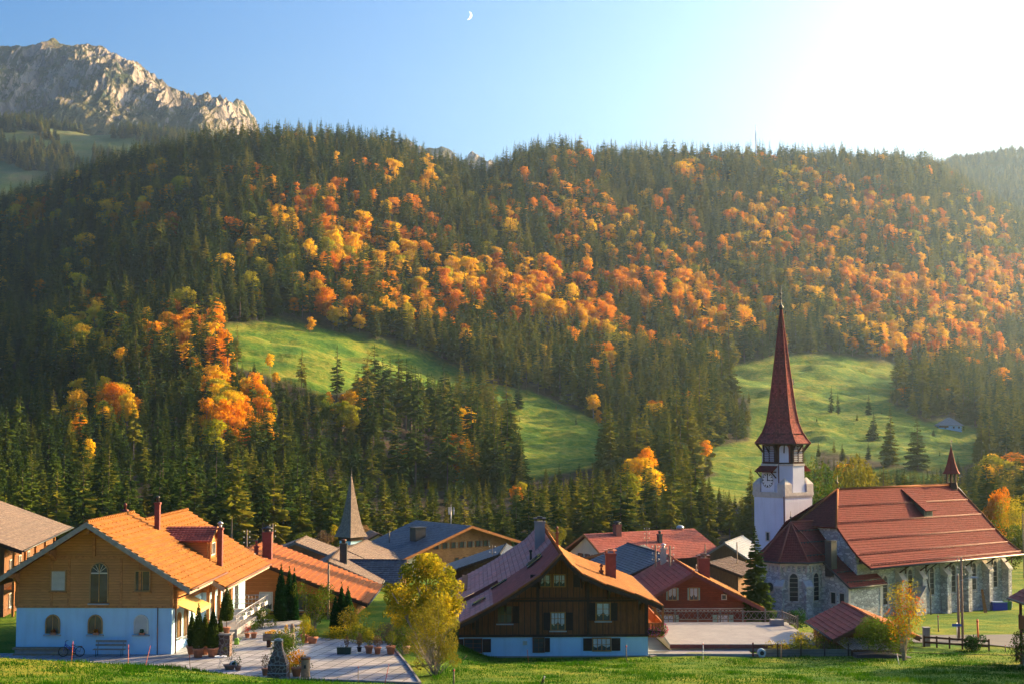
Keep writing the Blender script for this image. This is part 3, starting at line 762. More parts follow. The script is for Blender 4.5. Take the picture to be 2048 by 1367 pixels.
# the village hides what stands behind its roofs
sky_x = [0, 130, 260, 370, 540, 700, 860, 1075, 1200, 1410, 1510, 1530, 1590, 1620, 1700, 1960, 2048]
sky_y = [1000, 1090, 1020, 1020, 1110, 1080, 1050, 1060, 1070, 1070, 1150, 900, 900, 1000, 975, 965, 1110]
for cxx in range(W2): buf[int(np.interp(cxx * 4, sky_x, sky_y) / 4):, cxx] = True
order = np.argsort(P[:, 1]); vis = np.zeros(n)
for i in order:
    x, y, z = P[i]; ax, ay = pix(x, y, z); tx, ty = pix(x, y, z + hgt[i])
    hw = F / y * hgt[i] * wid[i] * (0.30 if isb[i] else 0.11)
    a0, a1 = int((ax - hw) / 4), int((ax + hw) / 4) + 1; b0, b1 = int(ty / 4), int((ay - (ay - ty) * .15) / 4) + 1
    a0 = max(a0, 0); a1 = min(a1, W2); b0 = max(b0, 0); b1 = min(b1, H2)
    if a1 <= a0 or b1 <= b0: continue
    s = buf[b0:b1, a0:a1]; vis[i] = (~s).sum() * (1.0 if isb[i] else 1.0); s[...] = True
nh_c = sum(1 for g in H if g[0] == 'c'); nh_b = len(H) - nh_c
ci = np.nonzero(~isb & (vis > 0))[0]; bi = np.nonzero(isb & (vis > 0))[0]
ci = ci[np.argsort(-vis[ci])][:300 - nh_c]; bi = bi[np.argsort(-vis[bi])][:300 - nh_b]
print('trees', n, 'visible', int((vis > 0).sum()), 'con', len(ci), 'bro', len(bi))
single = np.zeros(n, bool); single[ci] = True; single[bi] = True
def region(qx, qy):
    a = ('behind the roofs' if qy > 960 else 'low slope' if qy > 800 else 'lower slope' if qy > 690 else 'mid slope' if qy > 580 else
         'upper slope' if qy > 460 else 'high slope' if qy > 370 else 'near the crest')
    b = ('above the left edge barn' if qx < 110 else 'above the dormer chalet' if qx < 440 else 'above the low tiled house' if qx < 620 else 'above the shingled spire' if qx < 790 else
         'above the slate roofs' if qx < 1000 else 'above the brown chalet' if qx < 1180 else 'above the farmhouse' if qx < 1400 else 'beside the church steeple' if qx < 1650 else
         'above the church ridge' if qx < 1880 else 'above the ridge turret')
    return a, b
SI = np.nonzero(single)[0]; AY = py - hgt * F / P[:, 1] * 0.5
def nm(i): return ('spruce' if not isb[i] else {'rust red': 'rust tree', 'orange': 'orange tree', 'golden yellow': 'golden tree', 'yellow green': 'lime tree', 'green': 'green tree', 'bare brown': 'brown tree'}[BC[bcol[i]]])
for i in SI:
    k = 'b' if isb[i] else 'c'; c = BC[bcol[i]] if isb[i] else CC[ccol[i]]
    ra, rb = region(px[i], AY[i])
    dd = (px[SI] - px[i]) ** 2 + (AY[SI] - AY[i]) ** 2; dd[SI == i] = 1e9; j = SI[int(np.argmin(dd))]; dx_, dy_ = px[j] - px[i], AY[j] - AY[i]
    sd = ('right of' if dx_ < 0 else 'left of') if abs(dx_) > abs(dy_) else ('below' if dy_ < 0 else 'above')
    big = (13.5, 10.5) if isb[i] else (20, 14)
    sz = 'tall ' if hgt[i] > big[0] else 'small ' if hgt[i] < big[1] else ''
    lab = '%s%s %s %s a%s %s, %s %s' % (sz, c.replace('bare ', '').replace('golden yellow', 'golden').replace('yellow green', 'lime').replace('rust red', 'rust').replace('dark green', 'dark').replace('olive green', 'olive'), 'spruce' if k == 'c' else 'tree', sd, 'n' if nm(j)[0] == 'o' else '', nm(j), ra, rb)
    place_tree(k, int(shape[i]), c, P[i], hgt[i], wid[i], rot[i], lab, group=('spruces ' if k == 'c' else 'autumn trees ') + ra + ', ' + rb)
for (k, s, c, g, h, w, lab) in H:
    place_tree(k, s, c, g, h, w, rr.uniform(0, 6.28), lab, group='tall spruces beside the felled ground' if lab.startswith('tall bare-trunked') else None)

# look-alikes in one spot are told apart by their order
_same = {}
for o in list(col.objects):
    if o.type == 'EMPTY' and o.get('label') and o.name.startswith(('spruce_tree', 'autumn_tree')): _same.setdefault(o['label'], []).append(o)
_ord = ['leftmost', 'second-from-left', 'third-from-left', 'fourth-from-left', 'fifth-from-left', 'sixth-from-left', 'seventh-from-left', 'eighth-from-left', 'ninth-from-left', 'tenth-from-left']
for lb, os_ in _same.items():
    if len(os_) < 2: continue
    os_.sort(key=lambda o: pix(o.location.x, o.location.y, o.location.z)[0]); k_ = len(os_)
    for i, o in enumerate(os_): o['label'] = (('left-hand ' if i == 0 else 'right-hand ') if k_ == 2 else 'rightmost ' if i == k_ - 1 else _ord[min(i, 9)] + ' ') + lb

# ---- the rest of the wood: one object per kind
def forest(name, P, h, w, rot, var, protos, label):
    me = bpy.data.meshes.new(name); me.vertices.add(len(P)); me.vertices.foreach_set('co', np.asarray(P, np.float32).ravel())
    S = np.stack([h * w, h * w, h], 1).astype(np.float32)
    a = me.attributes.new('siz', 'FLOAT_VECTOR', 'POINT'); a.data.foreach_set('vector', S.ravel())
    a = me.attributes.new('rot', 'FLOAT', 'POINT'); a.data.foreach_set('value', np.asarray(rot, np.float32))
    a = me.attributes.new('var', 'INT', 'POINT'); a.data.foreach_set('value', np.asarray(var, np.int32))
    o = link(name, me)
    ng = bpy.data.node_groups.new(name, 'GeometryNodeTree')
    ng.interface.new_socket('Geometry', in_out='INPUT', socket_type='NodeSocketGeometry')
    ng.interface.new_socket('Geometry', in_out='OUTPUT', socket_type='NodeSocketGeometry')
    N = ng.nodes; K = ng.links
    gi = N.new('NodeGroupInput'); go = N.new('NodeGroupOutput'); jn = N.new('GeometryNodeJoinGeometry')
    mp = N.new('GeometryNodeMeshToPoints'); K.new(gi.outputs[0], mp.inputs[0])
    def attr(nm, ty):
        q = N.new('GeometryNodeInputNamedAttribute'); q.data_type = ty; q.inputs['Name'].default_value = nm; return q.outputs[0]
    av, ar, as_ = attr('var', 'INT'), attr('rot', 'FLOAT'), attr('siz', 'FLOAT_VECTOR')
    cx = N.new('ShaderNodeCombineXYZ'); K.new(ar, cx.inputs[2])
    e2r = N.new('FunctionNodeEulerToRotation'); K.new(cx.outputs[0], e2r.inputs[0])
    for i, po in enumerate(protos):
        cmpn = N.new('FunctionNodeCompare'); cmpn.data_type = 'INT'; cmpn.operation = 'EQUAL'
        K.new(av, cmpn.inputs[2]); cmpn.inputs[3].default_value = i
        oi = N.new('GeometryNodeObjectInfo'); oi.inputs[0].default_value = po; oi.inputs[1].default_value = True
        ip = N.new('GeometryNodeInstanceOnPoints')
        K.new(mp.outputs[0], ip.inputs['Points']); K.new(cmpn.outputs[0], ip.inputs['Selection']); K.new(oi.outputs['Geometry'], ip.inputs['Instance'])
        K.new(e2r.outputs[0], ip.inputs['Rotation']); K.new(as_, ip.inputs['Scale']); K.new(ip.outputs[0], jn.inputs[0])
    K.new(jn.outputs[0], go.inputs[0])
    md = o.modifiers.new('trees', 'NODES'); md.node_group = ng
    return tag(o, label, 'forest', kind='stuff')
def proto(me, mat): return bpy.data.objects.new('tree_shape', mesh_with(me, mat))
CP = [proto(m, CON_COL[c]) for c in CC for m in CON_M]
BP = [proto(m, BRO_COL[c]) for c in BC for m in BRO_M]
rest = ~single & (vis > -1)
m = rest & ~isb
# far woods on the two distant hills
def hill_wood(G, maskf, step, hh, seed):
    XX, YY, ZZ = G; r2 = np.random.RandomState(seed); pts = []
    n0, m0 = XX.shape; N0 = 26000
    fi = r2.uniform(0, n0 - 1.001, N0); fj = r2.uniform(0, m0 - 1.001, N0); i = fi.astype(int); j = fj.astype(int); a = fi - i; b = fj - j
    def L(A): return (A[i, j] * (1 - b) + A[i, j + 1] * b) * (1 - a) + (A[i + 1, j] * (1 - b) + A[i + 1, j + 1] * b) * a
    Q = np.stack([L(XX), L(YY), L(ZZ)], 1); qx, qy = pix(Q[:, 0], Q[:, 1], Q[:, 2])
    k = maskf(qx, qy, Q) & (r2.rand(N0) < step); return Q[k]
def left_mask(qx, qy, Q):
    past = inpoly(qx, qy, [(-60, 300), (60, 345), (120, 372), (160, 330), (110, 270), (190, 265), (300, 305), (260, 330), (180, 300), (190, 370), (120, 420), (-60, 400)])
    nse = fbm(Q[:, 0] / 120, Q[:, 1] / 120, 3, 61)
    return (~past) & (qx > -80) & (qx < 620) & (qy < 460) & ((nse > -0.07) | (qy > 300))
def right_mask(qx, qy, Q):
    past = inpoly(qx, qy, [(1955, 345), (1985, 328), (2010, 330), (2020, 345), (1990, 352)])
    return ~past & (qx > 1600) & (qx < 2150)
Q1 = hill_wood(left_hill, left_mask, 0.62, 20, 3); Q2 = hill_wood(right_hill, right_mask, 0.7, 20, 4)
Q = np.concatenate([P[m], Q1, Q2]); nq = len(Q1) + len(Q2)
hh = np.concatenate([hgt[m], rg.uniform(15, 27, nq)]); ww = np.concatenate([wid[m], rg.uniform(1.1, 1.5, nq)])
vv = np.concatenate([ccol[m] * 5 + shape[m], rg.choice([0, 2, 5, 7], nq)]); ro = np.concatenate([rot[m], rg.uniform(0, 6.28, nq)])
forest('spruce_forest', Q, hh, ww, ro, vv, CP, 'dense dark spruce forest covering the slope and far hills behind the village')
m = rest & isb
forest('autumn_forest', P[m], hgt[m], wid[m], rot[m], bcol[m] * 4 + shape[m], BP, 'orange, gold and rust autumn woods covering the slope behind the village')
print('forest', len(Q), int(m.sum()))
# ------------------------------------------------------------------ village: materials and helpers
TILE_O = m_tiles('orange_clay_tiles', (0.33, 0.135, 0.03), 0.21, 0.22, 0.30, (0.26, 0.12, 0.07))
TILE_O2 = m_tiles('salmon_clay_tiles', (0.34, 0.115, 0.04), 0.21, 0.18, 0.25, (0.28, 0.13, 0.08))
TILE_P = m_tiles('weathered_red_tiles_shaded', (0.52, 0.22, 0.18), 0.30, 0.25, 0.75, (0.46, 0.31, 0.29), course=.40)  # shaded-slope copy of the roof tiles, pale sky light put into its colour
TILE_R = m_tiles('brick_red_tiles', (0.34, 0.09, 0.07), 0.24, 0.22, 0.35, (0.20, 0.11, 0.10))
TILE_C = m_tiles('church_red_tiles', (0.19, 0.034, 0.032), 0.17, 0.22, 0.30, (0.15, 0.034, 0.030), course=0.16)
TILE_S = m_tiles('spire_red_tiles', (0.32, 0.065, 0.055), 0.17, 0.40, 0.40, (0.13, 0.11, 0.09), course=0.17)
SLATE = m_tiles('dark_slate', (0.075, 0.095, 0.125), 0.33, 0.30, 0.4, (0.14, 0.16, 0.18), 0.5, course=0.3)
SHING = m_tiles('grey_brown_shingles', (0.25, 0.19, 0.155), 0.14, 0.30, 0.5, (0.17, 0.14, 0.13), 0.9, course=0.18)
SHING_D = m_tiles('dark_brown_shingles', (0.13, 0.095, 0.09), 0.16, 0.30, 0.5, (0.09, 0.07, 0.07), 0.9, course=0.2)
W_HONEY = m_wood('honey_larch_boards', (0.60, 0.28, 0.10), 0.17, 'z', 0.35, 0.8, 0.3)
W_ORANGE = m_wood('orange_larch_boards', (0.52, 0.20, 0.06), 0.17, 'z', 0.35, 0.8, 0.25)
W_DARK = m_wood('dark_brown_boards', (0.26, 0.09, 0.036), 0.20, 'x', 0.6, 0.85, 0.4)
W_RED = m_wood('red_brown_boards', (0.27, 0.062, 0.03), 0.17, 'z', 0.6, 0.8, 0.4)
W_OLD = m_wood('weathered_boards', (0.48, 0.24, 0.10), 0.20, 'z', 0.75, 0.9, 0.7)
W_GREY = m_wood('grey_weathered_boards', (0.28, 0.24, 0.20), 0.22, 'z', 0.5, 0.9, 0.5)
W_BARN = m_wood('barn_boards', (0.20, 0.10, 0.05), 0.2, 'x', 0.6, 0.9, 0.5)
BEAM = m_plain('beam_wood', (0.46, 0.20, 0.07), 0.8, 0.3, 6)
BEAM_D = m_plain('dark_beam_wood', (0.055, 0.028, 0.018), 0.8, 0.3, 6)
FASCIA = m_plain('weathered_fascia_board', (0.30, 0.26, 0.22), 0.8, 0.2, 5)
PL_W = m_plaster('shade_blue_white_plaster', (0.44, 0.68, 0.88)); PL_C = m_plaster('cream_plaster', (0.66, 0.58, 0.42)); PL_B = m_plaster('beige_render', (0.50, 0.40, 0.29))  # PL_W: white plaster with the blue of shade put into its colour
CONC = m_plaster('pale_concrete', (0.30, 0.30, 0.32), 0.5); CONC_D = m_plaster('grey_concrete', (0.26, 0.26, 0.27), 0.5)
GLASS = m_glass(); GLASS_B = m_plain('leaded_church_glass', (0.015, 0.02, 0.025), 0.45, 0.3, 5)
FR_W = m_plain('window_frame_paint', (0.62, 0.60, 0.56), 0.5, 0.05); FR_H = m_plain('window_frame_wood', (0.42, 0.24, 0.10), 0.6, 0.15, 8); FR_D = m_plain('window_frame_brown', (0.16, 0.065, 0.035), 0.6, 0.2, 8)
FR_O = m_plain('window_frame_orange_wood', (0.40, 0.18, 0.05), 0.6, 0.15, 8)
SH_D = m_plain('shutter_brown', (0.035, 0.020, 0.018), 0.7, 0.2, 8); SH_G = m_plain('shutter_green', (0.28, 0.42, 0.33), 0.6, 0.1, 8)
BLIND = m_plain('white_blind', (0.62, 0.60, 0.57), 0.6, 0.05); CURT = m_plain('net_curtain', (0.55, 0.56, 0.58), 0.9, 0.2, 14)
SILL = m_plain('stone_sill', (0.40, 0.40, 0.42), 0.7, 0.1)
METAL = m_plain('galvanised_metal', (0.45, 0.46, 0.48), 0.4, 0.1, 4, 0.7); MET_D = m_plain('dark_sheet_metal', (0.045, 0.05, 0.055), 0.45, 0.2, 4, 0.3)
COPPER = m_plain('brown_copper', (0.16, 0.07, 0.045), 0.5, 0.2, 4, 0.5); RED_M = m_plain('red_brown_sheet', (0.17, 0.045, 0.04), 0.6, 0.2, 4)
TERRA = m_plain('terracotta', (0.50, 0.20, 0.11), 0.8, 0.15, 6); SOIL = m_plain('potting_soil', (0.05, 0.035, 0.025), 0.95, 0.3, 20)
POLE = m_plain('pole_wood', (0.26, 0.19, 0.13), 0.9, 0.25, 7); BLACK = m_plain('black_plastic', (0.02, 0.02, 0.022), 0.5, 0.1)
WHITE = m_plain('white_paint', (0.70, 0.72, 0.74), 0.5, 0.05); PORC = m_plain('porcelain', (0.7, 0.68, 0.62), 0.3, 0.05)
ORANGE_P = m_plain('orange_paint', (0.75, 0.16, 0.04), 0.6, 0.1); RED_P = m_plain('red_paint', (0.55, 0.04, 0.04), 0.6, 0.1); BLUE_P = m_plain('blue_paint', (0.02, 0.05, 0.40), 0.4, 0.1)
ST_CH = m_stone('church_limestone', (0.50, 0.50, 0.50), (0.26, 0.26, 0.27), (2.0, 2.0, 3.8), 0.4)
ST_Q = m_plain('dressed_stone', (0.50, 0.46, 0.42), 0.85, 0.15, 3, 0, 0.3)
ST_BBQ = m_stone('dark_rubble', (0.13, 0.075, 0.065), (0.24, 0.21, 0.19), (3.8, 3.8, 3.8), 0.4)
ST_T = m_plaster('tower_plaster', (0.64, 0.68, 0.80), 0.25)

def slope(mb, L, Rr, step=0.36, lift=0.05, thick=0.14, u0=0.0):
    """stepped tile courses between two polylines running eave -> ridge; L is the left end seen from outside"""
    L = [Vector(p) for p in L]; Rr = [Vector(p) for p in Rr]
    def cum(P):
        c = [0.0]
        for i in range(len(P) - 1): c.append(c[-1] + max(1e-6, (P[i + 1] - P[i]).length))
        return c
    cl, cr = cum(L), cum(Rr); tot = max(cl[-1], cr[-1])
    ts = sorted(set([i / max(1, round(tot / step)) for i in range(max(1, round(tot / step)) + 1)]))
    def pt(P, c, t):
        d = t * c[-1]
        for i in range(len(P) - 1):
            if d <= c[i + 1] + 1e-9: return P[i].lerp(P[i + 1], (d - c[i]) / (c[i + 1] - c[i]))
        return P[-1].copy()
    for i in range(len(ts) - 1):
        a, b = pt(L, cl, ts[i]), pt(Rr, cr, ts[i]); d, c = pt(L, cl, ts[i + 1]), pt(Rr, cr, ts[i + 1])
        n = (b - a).cross(d - a)
        if n.length < 1e-9: n = (b - a).cross(c - a)
        if n.length < 1e-9: continue
        n.normalize(); ax = (b - a).normalized() if (b - a).length > 1e-6 else Vector((1, 0, 0))
        def uvp(p, v): return (u0 + (p - L[0]).dot(ax), v)
        v0, v1 = ts[i] * tot, ts[i + 1] * tot
        A, B = a + n * lift, b + n * lift
        mb.add([A, B, c, d], [(0, 1, 2, 3)], [[uvp(A, v0), uvp(B, v0), uvp(c, v1), uvp(d, v1)]])
        mb.add([a, b, B, A], [(0, 1, 2, 3)], [[uvp(a, v0), uvp(b, v0), uvp(B, v0 + .01), uvp(A, v0 + .01)]])
        mb.add([a, A, d], [(0, 1, 2)]); mb.add([b, c, B], [(0, 1, 2)])
        a2, b2, c2, d2 = a - n * thick, b - n * thick, c - n * thick, d - n * thick
        fs = [(3, 2, 1, 0)]
        mb.add([a2, b2, c2, d2], fs)
        mb.add([a, a2, d2, d], [(0, 1, 2, 3)]); mb.add([b, c, c2, b2], [(0, 1, 2, 3)])
        if i == 0: mb.add([a, b, b2, a2], [(0, 3, 2, 1)])
    return mb
def verge_board(mb, P, drop=0.24, t=0.05, out=(0, -1, 0)):
    """board along a polyline, hanging below it"""
    o = Vector(out) * t
    for p, q in zip(P[:-1], P[1:]):
        p, q = Vector(p), Vector(q); dz = Vector((0, 0, -drop))
        mb.add([p, q, q + dz, p + dz, p + o, q + o, q + dz + o, p + dz + o],
               [(3, 2, 1, 0), (4, 5, 6, 7), (0, 1, 5, 4), (2, 3, 7, 6), (0, 4, 7, 3), (1, 2, 6, 5)])
    return mb
def gable_house(name, O, rz, W, D, hw, prof_l, prof_r, y0, y1, wall, tile, label, cat='house', ridge_cap=True, step=0.36, lift=0.05, vb=None, group=None, wall_low=None, hlow=0.0, gutter=True, base=-1.2):
    """O corner (front left at ground); x right, y back. prof_*: roof profile eave -> ridge as (x, z); hw wall height at the sides"""
    h = empty(name, O, rz); tag(h, label, cat, group)
    roof = MB()
    slope(roof, [(x, y1, z) for x, z in prof_l], [(x, y0, z) for x, z in prof_l], step, lift)
    slope(roof, [(x, y0, z) for x, z in prof_r], [(x, y1, z) for x, z in prof_r], step, lift)
    if ridge_cap:
        rx, rzz = prof_l[-1]; n = max(2, int((y1 - y0) / 0.4))
        for i in range(n):
            a = y0 + (y1 - y0) * i / n; b = y0 + (y1 - y0) * (i + 1) / n
            roof.tube([(rx, a, rzz + 0.0), (rx, b + .03, rzz + 0.0)], [0.13, 0.105], 7)
    ro = roof.build('roof', tile, h)
    # gable-shaped wall following the roof underside
    def rz_at(x):
        P = prof_l if x <= prof_l[-1][0] else prof_r
        P = sorted(P); return float(np.interp(x, [p[0] for p in P], [p[1] for p in P]))
    xs = sorted(set([0.0, W] + [p[0] for p in prof_l + prof_r if 0 < p[0] < W]))
    top = [(x, rz_at(x) - 0.20) for x in xs]
    w = MB()
    z0 = hlow if wall_low else base
    w.prism([(0, z0), (W, z0)] + top[::-1], 0, D)
    w.build('wall', wall, h)
    if wall_low:
        MB().box(-0.0 + .03, W - .03, 0.03, D - .03, base, hlow).build('lower_wall', wall_low, h)
    for yy, o in ((y0, (0, -1, 0)), (y1, (0, 1, 0))):
        v = MB()
        for P in (prof_l, prof_r):
            verge_board(v, [(x, yy, z - 0.02) for x, z in P], 0.26, 0.05, o)
        v.build('bargeboard', vb or FASCIA, h)
    if gutter:
        for P, s in ((prof_l, -1), (prof_r, 1)):
            g = MB(); g.tube([(P[0][0] + s * 0.07, y0, P[0][1] - 0.05), (P[0][0] + s * 0.07, y1, P[0][1] - 0.05)], 0.075, 7); g.build('gutter', MET_D, h)
    return h, ro
def WM(x, z, side='f', W=0, D=0, y=0.0):
    """matrix for something on a wall: f front (y=0), r right wall (x=W), l left wall (x=0)"""
    if side == 'f': return Matrix.Translation((x, y, z))
    if side == 'r': return Matrix.Translation((W, x, z)) @ Matrix.Rotation(R(90), 4, 'Z')
    if side == 'l': return Matrix.Translation((0, x, z)) @ Matrix.Rotation(R(-90), 4, 'Z')
def arch_pts(w, h, n=8):
    r = w / 2; P = [(-r, 0), (r, 0), (r, h - r)]
    for k in range(1, n): t = math.pi * k / n; P.append((r * math.cos(t), h - r + r * math.sin(t)))
    P.append((-r, h - r)); return P
def window(parent, M, w, h, fm=None, gm=None, arch=False, mull=1, bars=0, shut=None, sw=None, sill=True, blind=None, curtain=False, label=None, fw=0.07, sides=(-1, 1)):
    fm = fm or FR_W; gm = gm or GLASS
    f = MB(); f.M = M; d = 0.08
    if arch:
        P = arch_pts(w + 2 * fw, h + fw); Q = [(a * w / (w + 2 * fw), 0.0 if b == 0 else b - fw * (b / (h + fw))) for a, b in P]
        n = len(P); vs = []; fs = []
        for (a, b), (c, e) in zip(P, Q): vs += [(a, -d, b), (c, -d, e), (a, 0.01, b), (c, 0.01, e)]
        for i in range(n):
            j = (i + 1) % n
            fs += [(4 * i, 4 * j, 4 * j + 1, 4 * i + 1), (4 * i, 4 * i + 2, 4 * j + 2, 4 * j), (4 * i + 1, 4 * j + 1, 4 * j + 3, 4 * i + 3)]
        f.add(vs, fs)
    else:
        f.box(-w / 2 - fw, -w / 2, -d, 0.01, -fw, h + fw); f.box(w / 2, w / 2 + fw, -d, 0.01, -fw, h + fw)
        f.box(-w / 2, w / 2, -d, 0.01, -fw, 0); f.box(-w / 2, w / 2, -d, 0.01, h, h + fw)
    for k in range(mull):
        x = -w / 2 + w * (k + 1) / (mull + 1); f.box(x - .025, x + .025, -.055, -.012, 0, h - (0.04 if arch else 0))
    for k in range(bars):
        z = h * (k + 1) / (bars + 1); f.box(-w / 2 + .005, w / 2 - .005, -.050, -.014, z - .015, z + .015)
    wo = f.build('window', fm, parent)
    if label: wo['label'] = label
    p = MB(); p.M = M
    if arch: p.prism([(a, b) for a, b in arch_pts(w, h)], -0.012, 0.0)
    else: p.box(-w / 2, w / 2, -0.012, 0.0, 0, h)
    p.build('pane', gm, wo)
    if curtain:
        c = MB(); c.M = M
        c.prism([(-w / 2 + .02, h * .35), (-w * .3, h * .22), (-.03, h * .45), (-.03, h - .02), (-w / 2 + .02, h - .02)], -.020, -.013)
        c.prism([(w / 2 - .02, h * .35), (w / 2 - .02, h - .02), (.03, h - .02), (.03, h * .45), (w * .3, h * .22)], -.020, -.013); c.build('curtain', CURT, wo)
    if blind:
        b = MB(); b.M = M; nb = int(h / 0.07)
        for k in range(nb):
            z = h * k / nb; ww = w / 2
            if arch and z > h - w / 2: ww = math.sqrt(max(0.001, (w / 2) ** 2 - (z + .03 - h + w / 2) ** 2))
            b.box(-ww + .01, ww - .01, -.045, -.02, z + .005, z + h / nb - .012)
        b.build('blind', blind, wo)
    if sill:
        s = MB(); s.M = M; s.box(-w / 2 - .14, w / 2 + .14, -.20, 0.0, -fw - .07, -fw - .003); s.build('sill', SILL if sill is True else sill, wo)
    if shut:
        for sg in sides:
            s = MB(); s.M = M; sw_ = sw or w / 2
            x0 = sg * (w / 2 + fw + .02); x1 = x0 + sg * sw_; a, b = min(x0, x1), max(x0, x1)
            s.box(a, a + .06, -.055, -.01, -.03, h + .03); s.box(b - .06, b, -.055, -.01, -.03, h + .03)
            for zz in (-.03, h * .48, h - .03): s.box(a + .06, b - .06, -.055, -.01, zz, zz + .06)
            n = int(h / .06)
            for k in range(n):
                z = .03 + (h - .06) * k / n; s.box(a + .06, b - .06, -.045, -.015, z, z + .04)
            s.box(a + .06, b - .06, -.014, -.004, 0, h)
            s.build('shutter', shut, wo)
    return wo
def chimney(parent, x, y, z0, z1, w, d, mat, cap='slab', capm=None, name='chimney'):
    c = MB(); c.box(x - w / 2, x + w / 2, y - d / 2, y + d / 2, z0, z1); c.box(x - w / 2 - .05, x + w / 2 + .05, y - d / 2 - .05, y + d / 2 + .05, z1 - .14, z1 - .02)
    o = c.build(name, mat, parent); k = MB()
    if cap == 'slab':
        for sx in (-1, 1):
            for sy in (-1, 1): k.box(x + sx * w * .38 - .04, x + sx * w * .38 + .04, y + sy * d * .38 - .04, y + sy * d * .38 + .04, z1, z1 + .18)
        k.box(x - w / 2 - .08, x + w / 2 + .08, y - d / 2 - .08, y + d / 2 + .08, z1 + .18, z1 + .25)
        k.box(x - w / 4, x + w / 4, y - d / 4, y + d / 4, z1 + .25, z1 + .36)
    elif cap == 'pot':
        k.lathe([(w * .3, z1), (w * .3, z1 + .25), (w * .42, z1 + .27), (w * .42, z1 + .36), (w * .2, z1 + .45)], 10, (x, y, 0))
    elif cap == 'hood':
        k.lathe([(w * .32, z1), (w * .32, z1 + .2)], 8, (x, y, 0)); k.lathe([(w * .6, z1 + .26), (w * .55, z1 + .34), (.02, z1 + .46)], 8, (x, y, 0))
        for a in range(4): t = a * math.pi / 2; k.bar((x + w * .3 * math.cos(t), y + w * .3 * math.sin(t), z1 + .18), (x + w * .42 * math.cos(t), y + w * .42 * math.sin(t), z1 + .3), .03)
    if k.v: k.build('chimney_cap', capm or mat, o)
    return o
def local(h, p):
    """world point -> a house's own coordinates"""
    c, s = math.cos(-h.rotation_euler[2]), math.sin(-h.rotation_euler[2]); x, y = p[0] - h.location[0], p[1] - h.location[1]
    return Vector((c * x - s * y, s * x + c * y, p[2] - h.location[2]))

# plants
def leaf_cloud(name, lobes, n, size, mat, parent=None, flat=1.0, seed=1, aspect=.6, fill=.5):
    rg_ = np.random.RandomState(seed); L = np.array([[*c, *(r if hasattr(r, '__len__') else (r, r, r))] for c, r in lobes], float)
    vol = (L[:, 3] * L[:, 4] * L[:, 5]) ** .75; pick = rg_.choice(len(L), n, p=vol / vol.sum())
    d = rg_.normal(size=(n, 3)); d /= np.linalg.norm(d, axis=1)[:, None]
    rad = rg_.uniform(0, 1, (n, 1)) ** (1 / 3) * (1 - fill) + fill * rg_.uniform(.85, 1.1, (n, 1))
    Pp = L[pick, :3] + d * L[pick, 3:] * rad
    N = d * .6 + rg_.normal(size=(n, 3)) * .6; N /= np.linalg.norm(N, axis=1)[:, None]
    A = np.cross(N, rg_.normal(size=(n, 3))); A /= np.linalg.norm(A, axis=1)[:, None]; B = np.cross(N, A)
    s = size * rg_.uniform(.6, 1.3, (n, 1)); A = A * s; B = B * s * aspect
    V = np.stack([Pp - A, Pp - B + A * .15, Pp + A, Pp + B], 1).reshape(-1, 3); Fc = np.arange(4 * n).reshape(-1, 4)
    return link(name, fast_mesh(name, V, Fc), mat, parent)
def stems(name, base, tips, r, mat, parent, seed=1, wob=.06, sub=0):
    rg_ = random.Random(seed); m = MB()
    for t in tips:
        b = Vector(base) + Vector((rg_.uniform(-1, 1) * r * 2, rg_.uniform(-1, 1) * r * 2, 0)); t = Vector(t); L = (t - b).length
        pts = [b]
        for k in (1, 2, 3):
            q = b.lerp(t, k / 4) + Vector((rg_.uniform(-1, 1), rg_.uniform(-1, 1), rg_.uniform(0, .6))) * wob * L; pts.append(q)
        pts.append(t); m.tube(pts, [r, r * .8, r * .55, r * .35, r * .12], 6)
        for s in range(sub):
            q = pts[rg_.choice((1, 2, 3))]; e = q + Vector((rg_.uniform(-1, 1), rg_.uniform(-1, 1), rg_.uniform(.2, 1))) * L * .28
            m.tube([q, (q + e) / 2 + Vector((0, 0, .05)), e], [r * .4, r * .25, r * .08], 5)
    return m.build(name, mat, parent)
L_YG = BRO_COL['yellow green']; L_GO = BRO_COL['golden yellow']; L_GR = BRO_COL['green']; L_OR = BRO_COL['orange']; L_BR = BRO_COL['bare brown']; L_RU = BRO_COL['rust red']
L_THUJA = m_leaf('thuja_green', [(0.2, (0.008, 0.040, 0.010)), (0.55, (0.014, 0.060, 0.013)), (0.9, (0.03, 0.09, 0.018))], .25, 6)
L_TOP = m_leaf('clipped_green', [(0.2, (0.02, 0.05, 0.010)), (0.55, (0.05, 0.085, 0.014)), (0.9, (0.10, 0.12, 0.02))], .25, 6)
L_YEL = m_leaf('autumn_yellow_leaves', [(0.25, (0.09, 0.13, 0.012)), (0.45, (0.22, 0.22, 0.015)), (0.62, (0.50, 0.38, 0.02)), (0.8, (0.66, 0.42, 0.02))], .45, .8, False)
L_OLV = m_leaf('willow_olive_leaves', [(0.2, (0.04, 0.07, 0.008)), (0.5, (0.085, 0.12, 0.012)), (0.8, (0.20, 0.18, 0.02))], .4, 2)
FL_PINK = m_plain('pink_flowers', (0.65, 0.06, 0.22), 0.6, .2); FL_RED = m_plain('red_flowers', (0.6, 0.02, 0.02), 0.6, .2); FL_PUR = m_plain('purple_flowers', (0.25, 0.06, 0.4), 0.6, .2)
